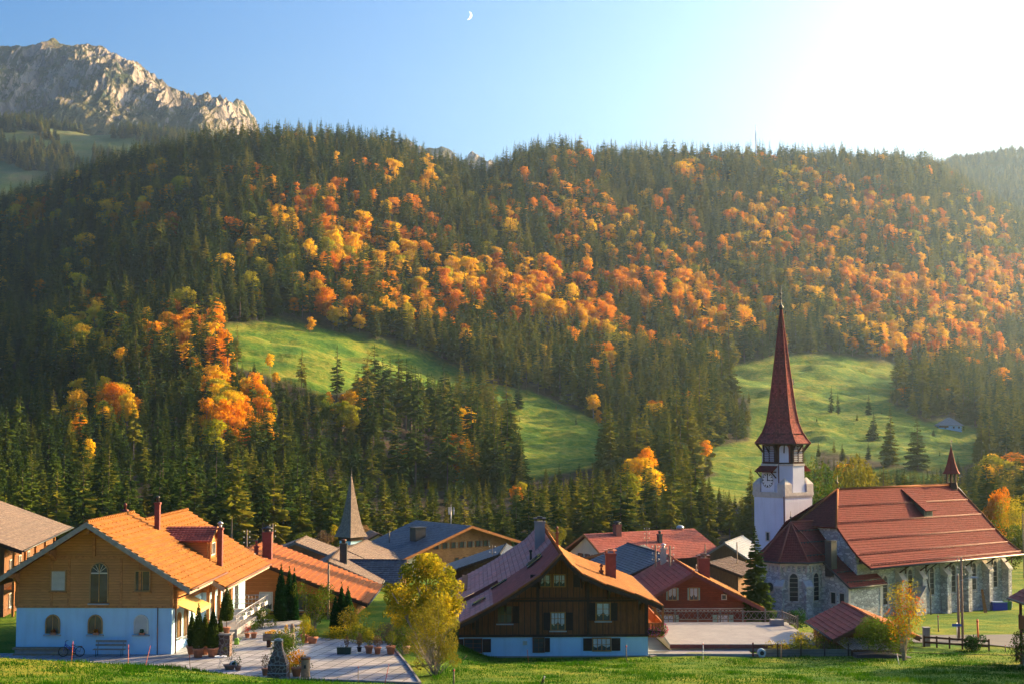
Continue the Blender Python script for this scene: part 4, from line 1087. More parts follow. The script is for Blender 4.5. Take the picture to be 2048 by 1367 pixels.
# ================================================================== big chalet on the left
def big_chalet():
    O = (-31.3, 90.6, 5.6); W, D = 9.9, 20.0
    h = empty('chalet', O, R(-1)); tag(h, 'big honey wood chalet over white plaster, dormer in its lit orange roof', 'house')
    # front roof and the wider roof behind it
    roof = MB(); rx, rz_ = 4.9, 8.42
    slope(roof, [(-1.6, 8.6, 4.32), (rx, 8.6, rz_)], [(-1.6, -1.7, 4.32), (rx, -1.7, rz_)], .48, .11)
    slope(roof, [(11.4, -1.7, 4.32), (rx, -1.7, rz_)], [(11.4, 8.6, 4.32), (rx, 8.6, rz_)], .48, .11)
    slope(roof, [(-1.2, 20.6, 3.9), (5.7, 20.6, 7.88)], [(-1.2, 8.4, 3.9), (5.7, 8.4, 7.88)], .48, .11)
    slope(roof, [(12.15, 4.6, 3.72), (5.7, 4.6, 7.86)], [(12.15, 20.6, 3.72), (5.7, 20.6, 7.86)], .48, .11)
    for (x, z, a, b) in ((rx, rz_, -1.7, 8.6), (5.7, 7.9, 8.6, 20.6)):
        n = int((b - a) / .38)
        for i in range(n): roof.tube([(x, a + (b - a) * i / n, z + .02), (x, a + (b - a) * (i + 1) / n + .03, z + .02)], [.15, .12], 7)
    hk = roof      # little snow hooks standing up on the tiles
    for side, (ex, ez, tx, tz, ya, yb) in enumerate(((11.4, 4.32, rx, rz_, -1.5, 8.4), (12.15, 3.72, 5.7, 7.86, 8.8, 20.3))):
        for r_ in range(1, 17):
            t = r_ / 17.5
            for k in range(int((yb - ya) / .85)):
                y = ya + .85 * k + (.42 if r_ % 2 else 0); x = ex + (tx - ex) * t; z = ez + (tz - ez) * t
                hk.box(x - .03, x + .02, y, y + .025, z + .03, z + .12)
    ro = roof.build('roof', TILE_O, h)
    # walls
    def roofz(x): return rz_ - abs(x - rx) * (rz_ - 4.32) / 6.5
    w = MB(); w.prism([(0, 3.0), (W, 3.0), (W, roofz(W) - .2), (rx, roofz(rx) - .2), (0, roofz(0) - .2)], 0, 8.0)
    w.box(.3, 10.4, 8.0, D, 3.0, 4.5); w.prism([(.3, 4.5), (10.4, 4.5), (5.7, 7.5)], 8.05, D)
    wo = w.build('wall', W_HONEY, h)
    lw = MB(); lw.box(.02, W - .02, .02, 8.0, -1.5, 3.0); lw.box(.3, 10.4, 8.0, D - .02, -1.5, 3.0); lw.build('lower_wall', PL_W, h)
    t = MB(); t.box(-.02, W + .02, -.05, 0.0, 2.95, 3.07); t.box(1.7, 8.1, -.05, 0.0, 6.03, 6.2)   # sill beam and tie beam
    for x in (2.15, 3.25, 6.55, 7.75): t.box(x, x + .16, -.035, 0.0, 3.07, 6.03)
    t.box(-.06, .14, -.06, .1, 3.07, roofz(0) - .25); t.box(W - .14, W + .06, -.06, .1, 3.07, roofz(W) - .25)
    t.box(rx - .11, rx + .11, -1.45, -.02, 7.7, 7.92); t.box(rx - .10, rx + .10, -.16, 0, 6.2, 7.7)     # king post
    for x in (.1, 2.4, 7.4, 9.8): 
        z = roofz(x) - .42; t.box(x - .12, x + .12, -1.5, 0, z, z + .2); t.prism([(0, z), (-1.0, z), (0, z - .55)], x - .1, x + .1, 'x')
    t.build('beam', BEAM, h)
    v = MB()
    for P in ([(-1.6, 4.32), (rx, rz_)], [(11.4, 4.32), (rx, rz_)]): verge_board(v, [(x, -1.7, z + .02) for x, z in P], .34, .06)
    for P in ([(-1.6, 4.32), (rx, rz_)], [(11.4, 4.32), (rx, rz_)]): verge_board(v, [(x, 8.6, z) for x, z in P], .2, .05, (0, 1, 0))
    verge_board(v, [(12.15, 4.6, 3.70), (9.5, 4.6, 5.4)], .3, .06)
    v.box(11.38, 11.42, -1.7, 8.6, 4.02, 4.26); v.box(12.13, 12.17, 4.6, 20.6, 3.42, 3.67)
    v.build('bargeboard', FASCIA, h)
    g = MB()
    for x, z, a, b in ((-1.68, 4.28, -1.7, 8.6), (11.5, 4.28, -1.7, 8.6), (12.26, 3.68, 4.6, 20.6)): g.tube([(x, a, z), (x, b, z)], .08, 8); g.build('gutter', COPPER, h); g = MB()
    g.tube([(11.5, 0.3, 4.2), (11.1, .4, 3.9), (10.1, .35, 3.5), (10.05, .3, 3.2), (10.05, .3, 0)], .05, 8)
    g.build('downpipe', COPPER, h); MB().tube([(9.0, -.06, 3.0), (9.0, -.06, 0.0)], .03, 6).build('downpipe', COPPER, h)
    # front windows
    window(h, WM(2.65, 4.05), .86, 1.18, FR_H, blind=BLIND, mull=0, sill=BEAM, label='upper window with its white blind down')
    window(h, WM(8.0, 4.05), .86, 1.18, FR_H, mull=1, sill=BEAM)
    dw = window(h, WM(5.25, 3.3), 1.05, 2.45, FR_H, arch=True, mull=1, label='tall arched balcony window in the gable')
    k = MB(); k.M = WM(5.25, 3.3); k.box(-.52, .52, -.05, -.014, 1.78, 1.86)
    for a in (35, 62, 90, 118, 145): k.bar((0, -.03, 1.86), (math.cos(R(a)) * .5, -.03, 1.90 + math.sin(R(a)) * .5), .025)
    k.build('glazing_bar', FR_W, dw)
    for i, x in enumerate((2.35, 5.05, 7.95)):
        a = window(h, WM(x, 1.35), .80, 1.12, FR_H if i < 2 else FR_W, arch=True, mull=1 if i < 2 else 0, blind=BLIND if i == 2 else None, label='arched window with its white blind down' if i == 2 else None)
        # flower box on the sill stands on its own
        fb = empty('flower_pot', (0, 0, 0)); m4 = Matrix.Translation(O) @ Matrix.Rotation(R(-1), 4, 'Z')
        fb.location = m4 @ Vector((x + .08, -.13, 1.35 - .07)); tag(fb, ['terracotta trough on the sill of the left arched window of the white wall', 'terracotta trough on the sill of the middle arched window of the white wall', 'terracotta trough on the sill of the blinded arched window'][i], 'flower pot', 'sill troughs of the big chalet')
        MB().prism([(-.16, 0), (.16, 0), (.2, .13), (-.2, .13)], -.06, .06).build('pot', TERRA, fb)
        leaf_cloud('leaves', [((0, 0, .24), (.16, .08, .13))], 120, .035, L_RU if i < 2 else L_THUJA, fb, seed=i)
    # right side: arches, awning, glazed porch
    Mr = lambda y, z: WM(y, z, 'r', W)
    window(h, Mr(1.7, .9), .75, 1.5, FR_H, arch=True, mull=1); window(h, Mr(3.5, .75), .85, 1.85, FR_H, arch=True, mull=1)
    window(h, Mr(5.8, 3.4), .9, 1.1, FR_H, mull=1, label='upper window of the sunny side wall')
    aw = MB(); aw.add([(W, .6, 3.15), (W, 5.0, 3.15), (W + 1.3, 5.0, 2.62), (W + 1.3, .6, 2.62), (W, .6, 3.08), (W, 5.0, 3.08), (W + 1.3, 5.0, 2.55), (W + 1.3, .6, 2.55)],
                    [(3, 2, 1, 0), (4, 5, 6, 7), (0, 1, 5, 4), (1, 2, 6, 5), (2, 3, 7, 6), (3, 0, 4, 7)])
    for k in range(11): aw.prism([(.6 + .4 * k, 2.58), (.6 + .4 * k + .39, 2.58), (.6 + .4 * k + .39, 2.42), (.6 + .4 * k + .2, 2.36), (.6 + .4 * k, 2.42)], W + 1.29, W + 1.31, 'x')
    aw.build('awning', m_plain('yellow_awning', (0.62, 0.42, 0.14), .8, .1), h)
    p = MB()
    for y in (5.6, 7.2, 9.0, 10.8, 12.6): p.box(10.75, 10.95, y, y + .2, -.2, 4.35)
    p.box(10.72, 10.98, 5.4, 13.2, 4.3, 4.5); p.build('porch_post', BEAM, h)
    pg = MB()
    for y in (8.3, 10.2, 12.1, 14.2, 16.2): pg.box(10.4, 10.43, y, y + 1.3, .3, 2.5)
    pg.build('glazed_door', GLASS, h)
    uw = MB(); uw.box(10.4, 10.5, 8.0, 20, 3.0, 4.7); uw.build('porch_panel', W_ORANGE, h)
    for y in (9.5, 12.5, 15.5): window(h, WM(y, 3.35, 'r', 10.5), .9, 1.0, FR_W, mull=1, sill=False)
    # dormer with its own tiled roof, gable towards the valley
    dm = MB(); y0, y1 = 8.7, 11.6; zt = 7.35
    slope(dm, [(7.2, y1 + .25, 6.55), (7.2, (y0 + y1) / 2, zt)][::1], [(11.0, y1 + .25, 6.35), (10.9, (y0 + y1) / 2, zt)], .3, .05) if False else None
    ym = (y0 + y1) / 2
    slope(dm, [(6.9, y0 - .35, 6.45), (6.9, ym, zt)], [(10.4, y0 - .35, 6.45), (10.4, ym, zt)], .3, .05, .1)
    slope(dm, [(10.4, y1 + .35, 6.45), (10.4, ym, zt)], [(6.9, y1 + .35, 6.45), (6.9, ym, zt)], .3, .05, .1)
    do = dm.build('dormer', TILE_R, h)
    dw_ = MB(); dw_.prism([(y0, 4.9), (y1, 4.9), (y1, 6.45), (ym, zt - .15), (y0, 6.45)], 6.5, 10.05, 'x'); dw_.build('dormer_wall', W_ORANGE, do)
    fv = MB()
    for s in (-1, 1): verge_board(fv, [(10.4, ym + s * (y1 - y0 + .7) / 2, 6.47), (10.4, ym, zt + .04)], .22, .05, (1, 0, 0))
    fv.box(10.1, 10.28, y0 + .1, y0 + .25, 4.9, 6.3); fv.box(10.1, 10.28, y1 - .25, y1 - .1, 4.9, 6.3); fv.build('dormer_trim', FR_O, do)
    window(do, WM(ym, 5.4, 'r', 10.05), 1.3, .75, FR_W, mull=1, sill=False)
    chimney(h, 6.75, 8.0, 7.0, 9.15, .34, .34, RED_M, 'pot', MET_D); chimney(h, 10.75, 9.6, 4.4, 7.3, .34, .4, RED_M, 'hood', METAL)
    chimney(h, 4.5, -1.0 + 9, 8.0, 8.65, .3, .3, RED_M, 'pot')
    # corner post bracket of the lit corner
    MB().box(W + .0, W + .28, .1, .45, 2.9, 4.2).box(W, W + 1.2, .1, .3, 4.0, 4.2).build('corner_bracket', W_ORANGE, h)
    # balcony deck
    d = MB(); d.box(10.4, 13.0, 4.5, 15.5, .75, .95); d.box(12.95, 13.06, 4.5, 15.5, .6, .98)
    for y in (6.0, 15.2): d.box(12.5, 12.75, y, y + .25, -1.2, .75)
    do = d.build('balcony', CONC, h)
    r_ = MB()
    for z in (1.35, 1.65, 1.95): r_.tube([(13.0, 4.5, z), (13.0, 15.5, z)], .028, 6); r_.tube([(10.5, 15.45, z), (13.0, 15.45, z)], .028, 6)
    for y in np.arange(4.5, 15.6, .55): r_.tube([(13.0, y, .95), (13.0, y, 1.95)], .015, 5)
    for x in np.arange(10.6, 13.0, .25): r_.tube([(x, 15.45, .95), (x, 15.45, 1.95)], .012, 5)
    r_.build('balcony_rail', METAL, do)
    m4 = Matrix.Translation(O) @ Matrix.Rotation(R(-1), 4, 'Z')
    for i, y in enumerate((6.2, 8.6, 11.0, 13.6)):
        f = empty('planter_box', m4 @ Vector((13.14, y, 1.45)), R(89)); tag(f, ['white planter box hung nearest on the balcony rail', 'white planter box second along the balcony rail', 'white planter box third along the balcony rail', 'white planter box at the far end of the balcony rail'][i], 'planter', 'white planter boxes on the balcony rail')
        MB().prism([(-.5, 0), (.5, 0), (.55, .25), (-.55, .25)], -.12, .12).build('box', WHITE, f)
        leaf_cloud('plants', [((0, 0, .28), (.5, .1, .09))], 90, .04, L_TOP, f, seed=i)
    return h
CH = big_chalet()
CM = Matrix.Translation((-31.3, 90.6, 5.6)) @ Matrix.Rotation(R(-1), 4, 'Z')
# ================================================================== barn at the far left
def far_barn():
    h = empty('barn', (-52.0, 112, 5.2), R(9)); tag(h, 'old barn with a wide grey-brown shingled roof at the left edge behind the big chalet', 'barn')
    r_ = MB(); slope(r_, [(13.4, -1.5, 5.0), (3.0, -1.5, 9.0)], [(13.4, 25, 5.0), (3.0, 25, 9.0)], .3, .03, .15)
    slope(r_, [(-7, 25, 5), (3, 25, 9)], [(-7, -1.5, 5), (3, -1.5, 9)], .3, .03, .15); r_.build('roof', SHING, h)
    w = MB(); w.prism([(-5, -2), (11.8, -2), (11.8, 5.3), (3, 8.7), (-5, 5.3)], 0, 24); w.build('wall', W_BARN, h)
    MB().tube([(13.5, -1.5, 4.95), (13.5, 25, 4.95)], .08, 7).build('gutter', MET_D, h)
    v = MB(); verge_board(v, [(13.4, -1.5, 5.0), (3.0, -1.5, 9.0)], .3, .06); v.build('bargeboard', BEAM_D, h)
    g = MB(); g.box(11.8, 12.6, 0, 20, 1.6, 1.8)
    for y in np.arange(0, 20, .28): g.box(12.5, 12.56, y, y + .18, 1.8, 2.7)
    for y in (0, 5, 10, 15, 20): g.box(12.4, 12.6, y, y + .2, -1, 4.9)
    g.build('gallery', W_ORANGE, h)
    for y in (2.5, 6.5, 10.5): window(h, WM(y, .2, 'r', 11.8), .9, 1.0, FR_W, mull=1); window(h, WM(y, 2.9, 'r', 11.8), .9, 1.0, FR_W, mull=1)
far_barn()
# ================================================================== low house with the long tiled roof
def low_house():
    h, ro = gable_house('house', (-31.5, 115.5, 4.6), 0, 19.0, 11.0, 3, [(-1, 1.3), (9.7, 5.2)], [(20.0, 1.25), (9.7, 5.2)], -1.3, 12.0, W_ORANGE, TILE_O2,
                        'low orange wooden house with a long lit tiled roof behind the big chalet', vb=BEAM_D, step=.48, lift=.10)
    window(h, WM(11.7, .7), .95, 1.3, FR_W, mull=1, curtain=True); window(h, WM(14.7, .7), .8, 1.15, FR_D, mull=1, shut=SH_D, sides=(1,))
    MB().box(10.0, 18.9, -.06, 0, .25, .4).build('beam', BEAM_D, h); MB().box(10, 19.05, -.05, 11.05, -.9, -.15).build('plinth', PL_C, h)
    chimney(h, 10.3 + 1.1, 2.2, 4.2, 6.7, .75, .6, RED_M, 'hood', MET_D); chimney(h, 10.6, 1.6, 4.4, 5.6, .3, .3, RED_M, 'pot')
    s = MB(); s.box(10.0, 10.6, .2, 1.6, 4.95, 5.05); s.build('skylight', METAL, h)
low_house()
# ================================================================== chalet in the middle
def mid_chalet():
    O = (-3.7, 99.8, 3.8); W, D = 13.2, 17.0
    h = empty('chalet', O, R(1.5)); tag(h, 'dark brown chalet on white plaster, swept roof half shaded pink and half sunlit orange', 'house')
    ax, az = 7.05, 7.4; y0 = -1.5
    PR = [(6.95, -3.55), (6.1, -3.2), (5.05, -2.78), (3.1, -2.15), (1.5, -1.45), (.75, -.85), (0, 0)]
    PLp = [(-7.35, -4.95), (-5.75, -4.12), (-4.15, -3.25), (-3.0, -2.5), (-1.4, -1.45), (0, 0)]
    pr = [(ax + a, az + b) for a, b in PR]; pl = [(ax + a, az + b) for a, b in PLp]
    r_ = MB(); yR, yL = 18.0, 29.5
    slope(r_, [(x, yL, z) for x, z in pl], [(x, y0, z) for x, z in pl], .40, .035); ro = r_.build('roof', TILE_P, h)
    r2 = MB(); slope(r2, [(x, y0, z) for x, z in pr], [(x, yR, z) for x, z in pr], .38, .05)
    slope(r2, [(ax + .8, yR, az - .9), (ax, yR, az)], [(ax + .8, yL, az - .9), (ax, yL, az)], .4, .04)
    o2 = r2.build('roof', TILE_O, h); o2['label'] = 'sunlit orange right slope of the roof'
    n = 76
    c = MB()
    for i in range(n): c.tube([(ax, y0 + (yL - y0) * i / n, az + .02), (ax, y0 + (yL - y0) * (i + 1) / n + .03, az + .02)], [.14, .11], 7)
    for P, s in ((pr, 1), (pl, -1)):     # verge tiles
        for p, q in zip(P[:-1], P[1:]): c.tube([(p[0], y0 + .02, p[1] + .05), (q[0], y0 + .02, q[1] + .05)], .09, 6)
    c.build('ridge_tiles', TILE_O2, ro)
    # the newer red field of tiles near the ridge
    def rz(x):
        P = sorted(pl[:-1] + pr[::-1]); return float(np.interp(x, [p[0] for p in P], [p[1] for p in P]))
    nf = MB(); slope(nf, [(x, 9.0, rz(x) + .055) for x in (2.4, 4.05, 5.65, ax - .05)], [(x, y0 + .15, rz(x) + .055) for x in (2.4, 4.05, 5.65, ax - .05)], .40, .035, .02)
    no = nf.build('tile_field', TILE_R, ro); no['label'] = 'newer brick red tiles by the front verge'
    xs = [0, 1.3, 2.9, 4.05, 5.65, ax, 7.8, 8.55, 10.15, 12.1, W]
    w = MB(); w.prism([(0, 1.6), (W, 1.6)] + [(x, rz(x) - .2) for x in xs[::-1]], 0, D); w.box(0, ax, D, 28.5, 1.6, 2.9); w.prism([(2, 2.9), (ax + .6, 2.9), (ax + .6, 6.2), (ax, 7.1), (4, 4.6)], D, 28.5)
    w.build('wall', W_DARK, h)
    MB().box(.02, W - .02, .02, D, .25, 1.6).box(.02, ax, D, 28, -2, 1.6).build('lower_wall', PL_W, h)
    MB().box(-.03, W + .03, -.04, D, -2.5, .25).build('plinth', CONC_D, h)
    t = MB(); t.box(-.03, W + .03, -.07, 0, 1.55, 1.72); t.box(3.1, 12.4, -.09, 0, 3.98, 4.12); t.box(3.5, 12.2, -.07, 0, 4.2, 4.26)
    for x in (1.3, 5.5, 9.0, 13.1): t.box(x - .1, x + .1, -.10, 0, 1.72, min(6.6, rz(x) - .3))
    for x in (1.0, 3.2, 5.6, 8.6, 10.4, 12.6):
        z = rz(x) - .45; t.box(x - .1, x + .1, -1.35, 0, z, z + .2); t.prism([(0, z), (-.8, z), (0, z - .6)], x - .08, x + .08, 'x')
    for x in np.arange(.35, 13.1, .42): t.box(x, x + .045, -.035, 0, 1.72, rz(x) - .25 if rz(x) < 3.9 else 3.98)
    for x in np.arange(2.1, 12.4, .42):
        if rz(x) > 4.6: t.box(x, x + .045, -.035, 0, 4.26, rz(x) - .25)
    t.build('beam', BEAM_D, h)
    v = MB()
    for P in (pl, pr): verge_board(v, [(x, y0 - .01, z - .04) for x, z in P], .26, .06)
    v.build('bargeboard', BEAM_D, h)
    g = MB(); g.tube([(pr[0][0] + .08, y0, pr[0][1] - .06), (pr[0][0] + .08, yR, pr[0][1] - .06)], .08, 7); g.build('gutter', COPPER, h); g = MB(); g.tube([(pl[0][0] - .08, y0, pl[0][1] - .06), (pl[0][0] - .08, yL, pl[0][1] - .06)], .08, 7); g.build('gutter', COPPER, h)
    for x in (6.0, 7.0): window(h, WM(x, 5.05), .74, .76, FR_O, mull=1, curtain=True, sill=False, bars=1)
    for x, s in ((5.2, 'l'), (8.2, 'r')): MB().box(x - .22, x + .22, -.05, 0, 4.98, 5.85).build('shutter', SH_D, h)
    window(h, WM(3.2, 2.55), .92, 1.1, FR_D, mull=1, shut=SH_D, sides=(1,), bars=1, label='dark window with one closed looking shutter')
    window(h, WM(6.9, 2.05), .92, 1.15, FR_O, mull=1, shut=SH_D, curtain=True, bars=2); window(h, WM(10.05, 2.7), .92, 1.15, FR_O, mull=1, shut=SH_D, curtain=True, bars=2)
    window(h, WM(1.0, .55), 1.15, .85, FR_D, mull=1, shut=SH_D, bars=2, sill=False); window(h, WM(5.55, .55), .7, .9, FR_D, mull=1, shut=SH_D, sides=(1,), sill=False, bars=2)
    window(h, WM(9.95, .62), 1.2, .8, FR_O, mull=3, shut=SH_D, sill=False, curtain=True, bars=1, label='lit looking ground floor window with yellow frame')
    MB().box(4.45, 4.75, -.03, 0, 1.0, 1.28).build('vent_grille', METAL, h)
    # chimneys, vent, skylights
    c1 = chimney(h, ax - .75, 14.5, 5.6, 8.6, .8, .8, CONC_D, 'slab', MET_D); c2 = chimney(h, 11.3, 7.5, 4.3, 6.65, .75, .65, RED_M, 'slab', TERRA)
    chimney(h, 10.6, 7.5, 4.3, 5.4, .25, .25, RED_M, 'hood'); chimney(h, ax + .5, 12, 6.6, 7.9, .2, .2, COPPER, 'pot'); chimney(h, ax - 1.6, 11.2, 5.3, 6.6, .16, .16, BLACK, 'none')
    def sky(xa, xb, ya, yb, nm='skylight'):
        m = MB(); za, zb = rz(xa) + .12, rz(xb) + .12
        m.add([(xa, ya, za), (xb, ya, zb), (xb, yb, zb), (xa, yb, za), (xa, ya, za + .1), (xb, ya, zb + .1), (xb, yb, zb + .1), (xa, yb, za + .1)],
              [(0, 1, 2, 3), (7, 6, 5, 4), (0, 4, 5, 1), (1, 5, 6, 2), (2, 6, 7, 3), (3, 7, 4, 0)])
        s = m.build(nm, MET_D, ro)
        q = MB(); e = .1; q.add([(xa + e, ya + e, za + .115 + (zb - za) * e / (xb - xa)), (xb - e, ya + e, zb + .115 - (zb - za) * e / (xb - xa)), (xb - e, yb - e, zb + .115 - (zb - za) * e / (xb - xa)), (xa + e, yb - e, za + .115 + (zb - za) * e / (xb - xa))], [(3, 2, 1, 0)])
        q.build('skylight_pane', GLASS, ro)
    sky(5.0, 6.1, 6.2, 7.0); sky(5.0, 6.1, 7.8, 8.6); sky(2.3, 3.5, 7.5, 8.3); sky(.9, 1.9, 4.0, 4.7)
    # raised slot of the lower roof
    sl = MB(); P5 = [Vector((x, 9.6, rz(x) + .14)) for x in (-.2, .8, 1.8, 2.9)]
    for p, q in zip(P5[:-1], P5[1:]): sl.bar(p, q, .12, .34)
    sl.build('roof_step', RED_M, ro)
    # gallery with flowers on the sunny side
    b = MB(); b.box(W, W + 1.15, .3, 9.0, 1.45, 1.6)
    for z in (2.35,): b.box(W + 1.05, W + 1.15, .3, 9.0, z, z + .1); b.box(W, W + 1.15, .3, .4, z, z + .1)
    for y in np.arange(.35, 9.0, .22): b.box(W + 1.08, W + 1.12, y, y + .14, 1.6, 2.35)
    for x in np.arange(W + .05, W + 1.1, .22): b.box(x, x + .14, .32, .37, 1.6, 2.35)
    for y in (.3, 4.5, 8.8): b.box(W + 1.0, W + 1.15, y, y + .15, 1.6, rz(W + 1.1) - .2)
    b.bar((W + .1, .4, 3.9), (W + 1.05, .4, 2.6), .12); b.build('gallery', W_ORANGE, h)
    m4 = Matrix.Translation(O) @ Matrix.Rotation(R(1.5), 4, 'Z')
    f = empty('flower_box', m4 @ Vector((W + .6, .12, 1.75))); tag(f, 'flower box overflowing with pink and purple blooms on the gallery corner of the brown chalet', 'flower box')
    MB().box(-.6, .6, -.12, .12, 0, .2).build('box', BEAM_D, f); leaf_cloud('leaves', [((0, -.1, .1), (.75, .25, .35)), ((.5, .3, .25), (.3, .7, .3))], 500, .05, L_GR, f, seed=3)
    leaf_cloud('blooms', [((0, -.15, .1), (.75, .27, .38)), ((.55, .4, .25), (.3, .8, .35))], 330, .045, FL_PINK, f, seed=4, fill=1.0); leaf_cloud('blooms', [((-.2, -.15, .15), (.55, .27, .3))], 120, .04, FL_PUR, f, seed=5, fill=1.0)
mid_chalet()
# ================================================================== red house
def red_house():
    O = (9.9 + 2.3, 120.3, 2.9); W, D = 7.9, 14
    ax, az = 2.9, 4.95
    h, ro = gable_house('house', O, R(1.7), W, D, 3, [(-1.6, 2.45), (ax - .05, az)], [(8.7, 1.95), (5.5, 3.55), (ax - .05, az)], -1.4, 13.5, W_RED, TILE_R,
                        'small red-brown wooden house with pale green shutters beside the church', vb=RED_M, step=.42, lift=.03, base=-2)
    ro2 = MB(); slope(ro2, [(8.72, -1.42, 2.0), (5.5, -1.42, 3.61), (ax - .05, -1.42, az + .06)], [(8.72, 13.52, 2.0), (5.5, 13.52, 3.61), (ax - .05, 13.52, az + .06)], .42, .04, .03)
    o2 = ro2.build('roof', TILE_O, h); o2['label'] = 'orange lit right slope of the roof'  # extra orange tile layer, sunlight on this slope put into its colour
    for x in (1.25, 3.05): window(h, WM(x, 2.55), .62, .95, FR_H, mull=1, curtain=True, shut=SH_G, sw=.12, sill=False)
    window(h, WM(5.6, 2.6), .32, .32, FR_W, mull=0, sill=False)
    for x in (.9, 5.5): window(h, WM(x, .25), .8, 1.0, FR_H, mull=1, curtain=True, shut=SH_G, sw=.38, sill=False)
    m = MB(); m.box(-.4, W + .1, -.09, 0, 1.75, 1.85)
    for k in range(26): m.box(-.2 + .31 * k, -.02 + .31 * k, -.10, -.05, 1.62, 1.68)
    m.build('beam', m_plain('pale_carving', (0.45, 0.36, 0.30), .8, .2), h)
    MB().box(-1.2, -.3, -.05, .02, -.9, 1.2).build('door', FR_O, h); MB().box(-1.6, 0, 0.05, D, -2, 2.3).build('side_wall', W_RED, h)
    t = MB()
    for x in (.2, 2.85, 5.6, 7.8):
        z = float(np.interp(x, [-1.6, 2.85, 5.5, 8.7], [2.45, 4.95, 3.55, 1.95])) - .4; t.box(x - .08, x + .08, -1.25, 0, z, z + .16)
    t.build('beam', BEAM_D, h)
    chimney(h, 4.55, 4.0, 3.4, 5.65, .95, .8, RED_M, 'slab', COPPER); chimney(h, 3.7, 2.6, 4.0, 4.8, .14, .14, METAL, 'pot')
    chimney(h, 2.0, 11.0, 4.4, 5.9, .45, .4, METAL, 'hood')
red_house()
# ================================================================== concrete garage terrace in front of it
def garage():
    h = empty('garage', (11.4, 103.6, 4.3)); tag(h, 'flat concrete garage roof terrace with beige walls in front of the red house', 'garage')
    MB().box(0, 10.6, 0, 11.6, -.22, 0).build('roof', CONC, h); MB().box(.08, 10.5, .1, 11.4, -3.0, -.22).build('wall', PL_B, h)
    MB().box(-.02, 10.62, -.06, 0, -.3, -.05).build('edge_strip', RED_M, h); MB().box(9.0, 10.0, 9.4, 10.2, 0, .45).build('vent_box', CONC_D, h)
    MB().box(3.2, 10.3, .04, .1, -.9, -.24).build('panel', CONC, h)
garage()
def cross_fence():
    f = empty('railing', (11.3, 115.3, 4.3)); tag(f, 'rustic railing with crossed laths along the far edge of the garage roof', 'railing')
    m = MB(); r_ = MB(); k = MB()
    for p0, p1 in (((0, 0), (10.4, 0)), ((10.4, 0), (10.9, -3.6))):
        p0, p1 = Vector((*p0, 0)), Vector((*p1, 0)); L = (p1 - p0).length; n = int(L / .45); d = (p1 - p0) / n
        for z in (.18, .82): r_.bar(p0 + Vector((0, 0, z)), p1 + Vector((0, 0, z)), .06)
        for i in range(n):
            a = p0 + d * i; k.bar(a + Vector((0, 0, .18)), a + d + Vector((0, 0, .82)), .035); k.bar(a + Vector((0, .03, .82)), a + d + Vector((0, .03, .18)), .035)
            if i % 4 == 0: MB().box(a.x - .05, a.x + .05, a.y - .05, a.y + .05, 0, .98).build('post', W_GREY, f)
    MB().box(10.85, 10.97, -3.66, -3.54, 0, .98).build('post', W_GREY, f)
    r_.build('rail', W_GREY, f); k.build('lattice', W_GREY, f)
cross_fence()
# ================================================================== little tiled shed
def shed():
    h, ro = gable_house('shed', (23.2, 102.6, 3.1), R(0), 4.9, 8.0, 2, [(-.55, 1.85), (2.3, 3.3)], [(5.6, 2.0), (2.3, 3.3)], -1.2, 8.2, W_BARN, TILE_R,
                        'small wooden shed with a pinkish tiled roof below the church', 'shed', vb=COPPER, step=.42, lift=.05)
    ro2 = MB(); slope(ro2, [(5.62, -1.22, 2.05), (2.3, -1.22, 3.36)], [(5.62, 8.22, 2.05), (2.3, 8.22, 3.36)], .42, .04, .03); o = ro2.build('roof', TILE_O2, h); o['label'] = 'sunlit right slope of the shed roof'  # second tile layer on the right slope, its sunlight put into the colour
    MB().box(.6, 4.2, -.05, 0, -.4, 1.5).build('door', W_GREY, h)
shed()
# ================================================================== house cut by the right edge of the picture
def edge_house():
    h, ro = gable_house('house', (34.2, 84.5, 4.6), 0, 9, 10.0, 3, [(-1.3, 4.05), (4.5, 7.4)], [(10.3, 4.05), (4.5, 7.4)], -1.5, 10.6, W_DARK, TILE_R,
                        'dark wooden house with a weathered red roof cut off by the right edge', vb=BEAM_D, step=.4, lift=.03, base=-3)
    b = MB(); b.box(-1.0, 0, 0, 9.5, 2.0, 2.15); b.box(-1.05, -.95, 0, 9.5, 2.15, 3.1); b.box(-1.0, 0, -.05, .05, 2.15, 3.1)
    for y in (.1, 4.6, 9.2): b.box(-1.05, -.9, y, y + .15, -2, 3.9)
    b.build('balcony', W_DARK, h)
    for y in (2.2, 6.4): window(h, WM(y, 2.5, 'l'), .9, 1.1, FR_W, mull=1)
edge_house()
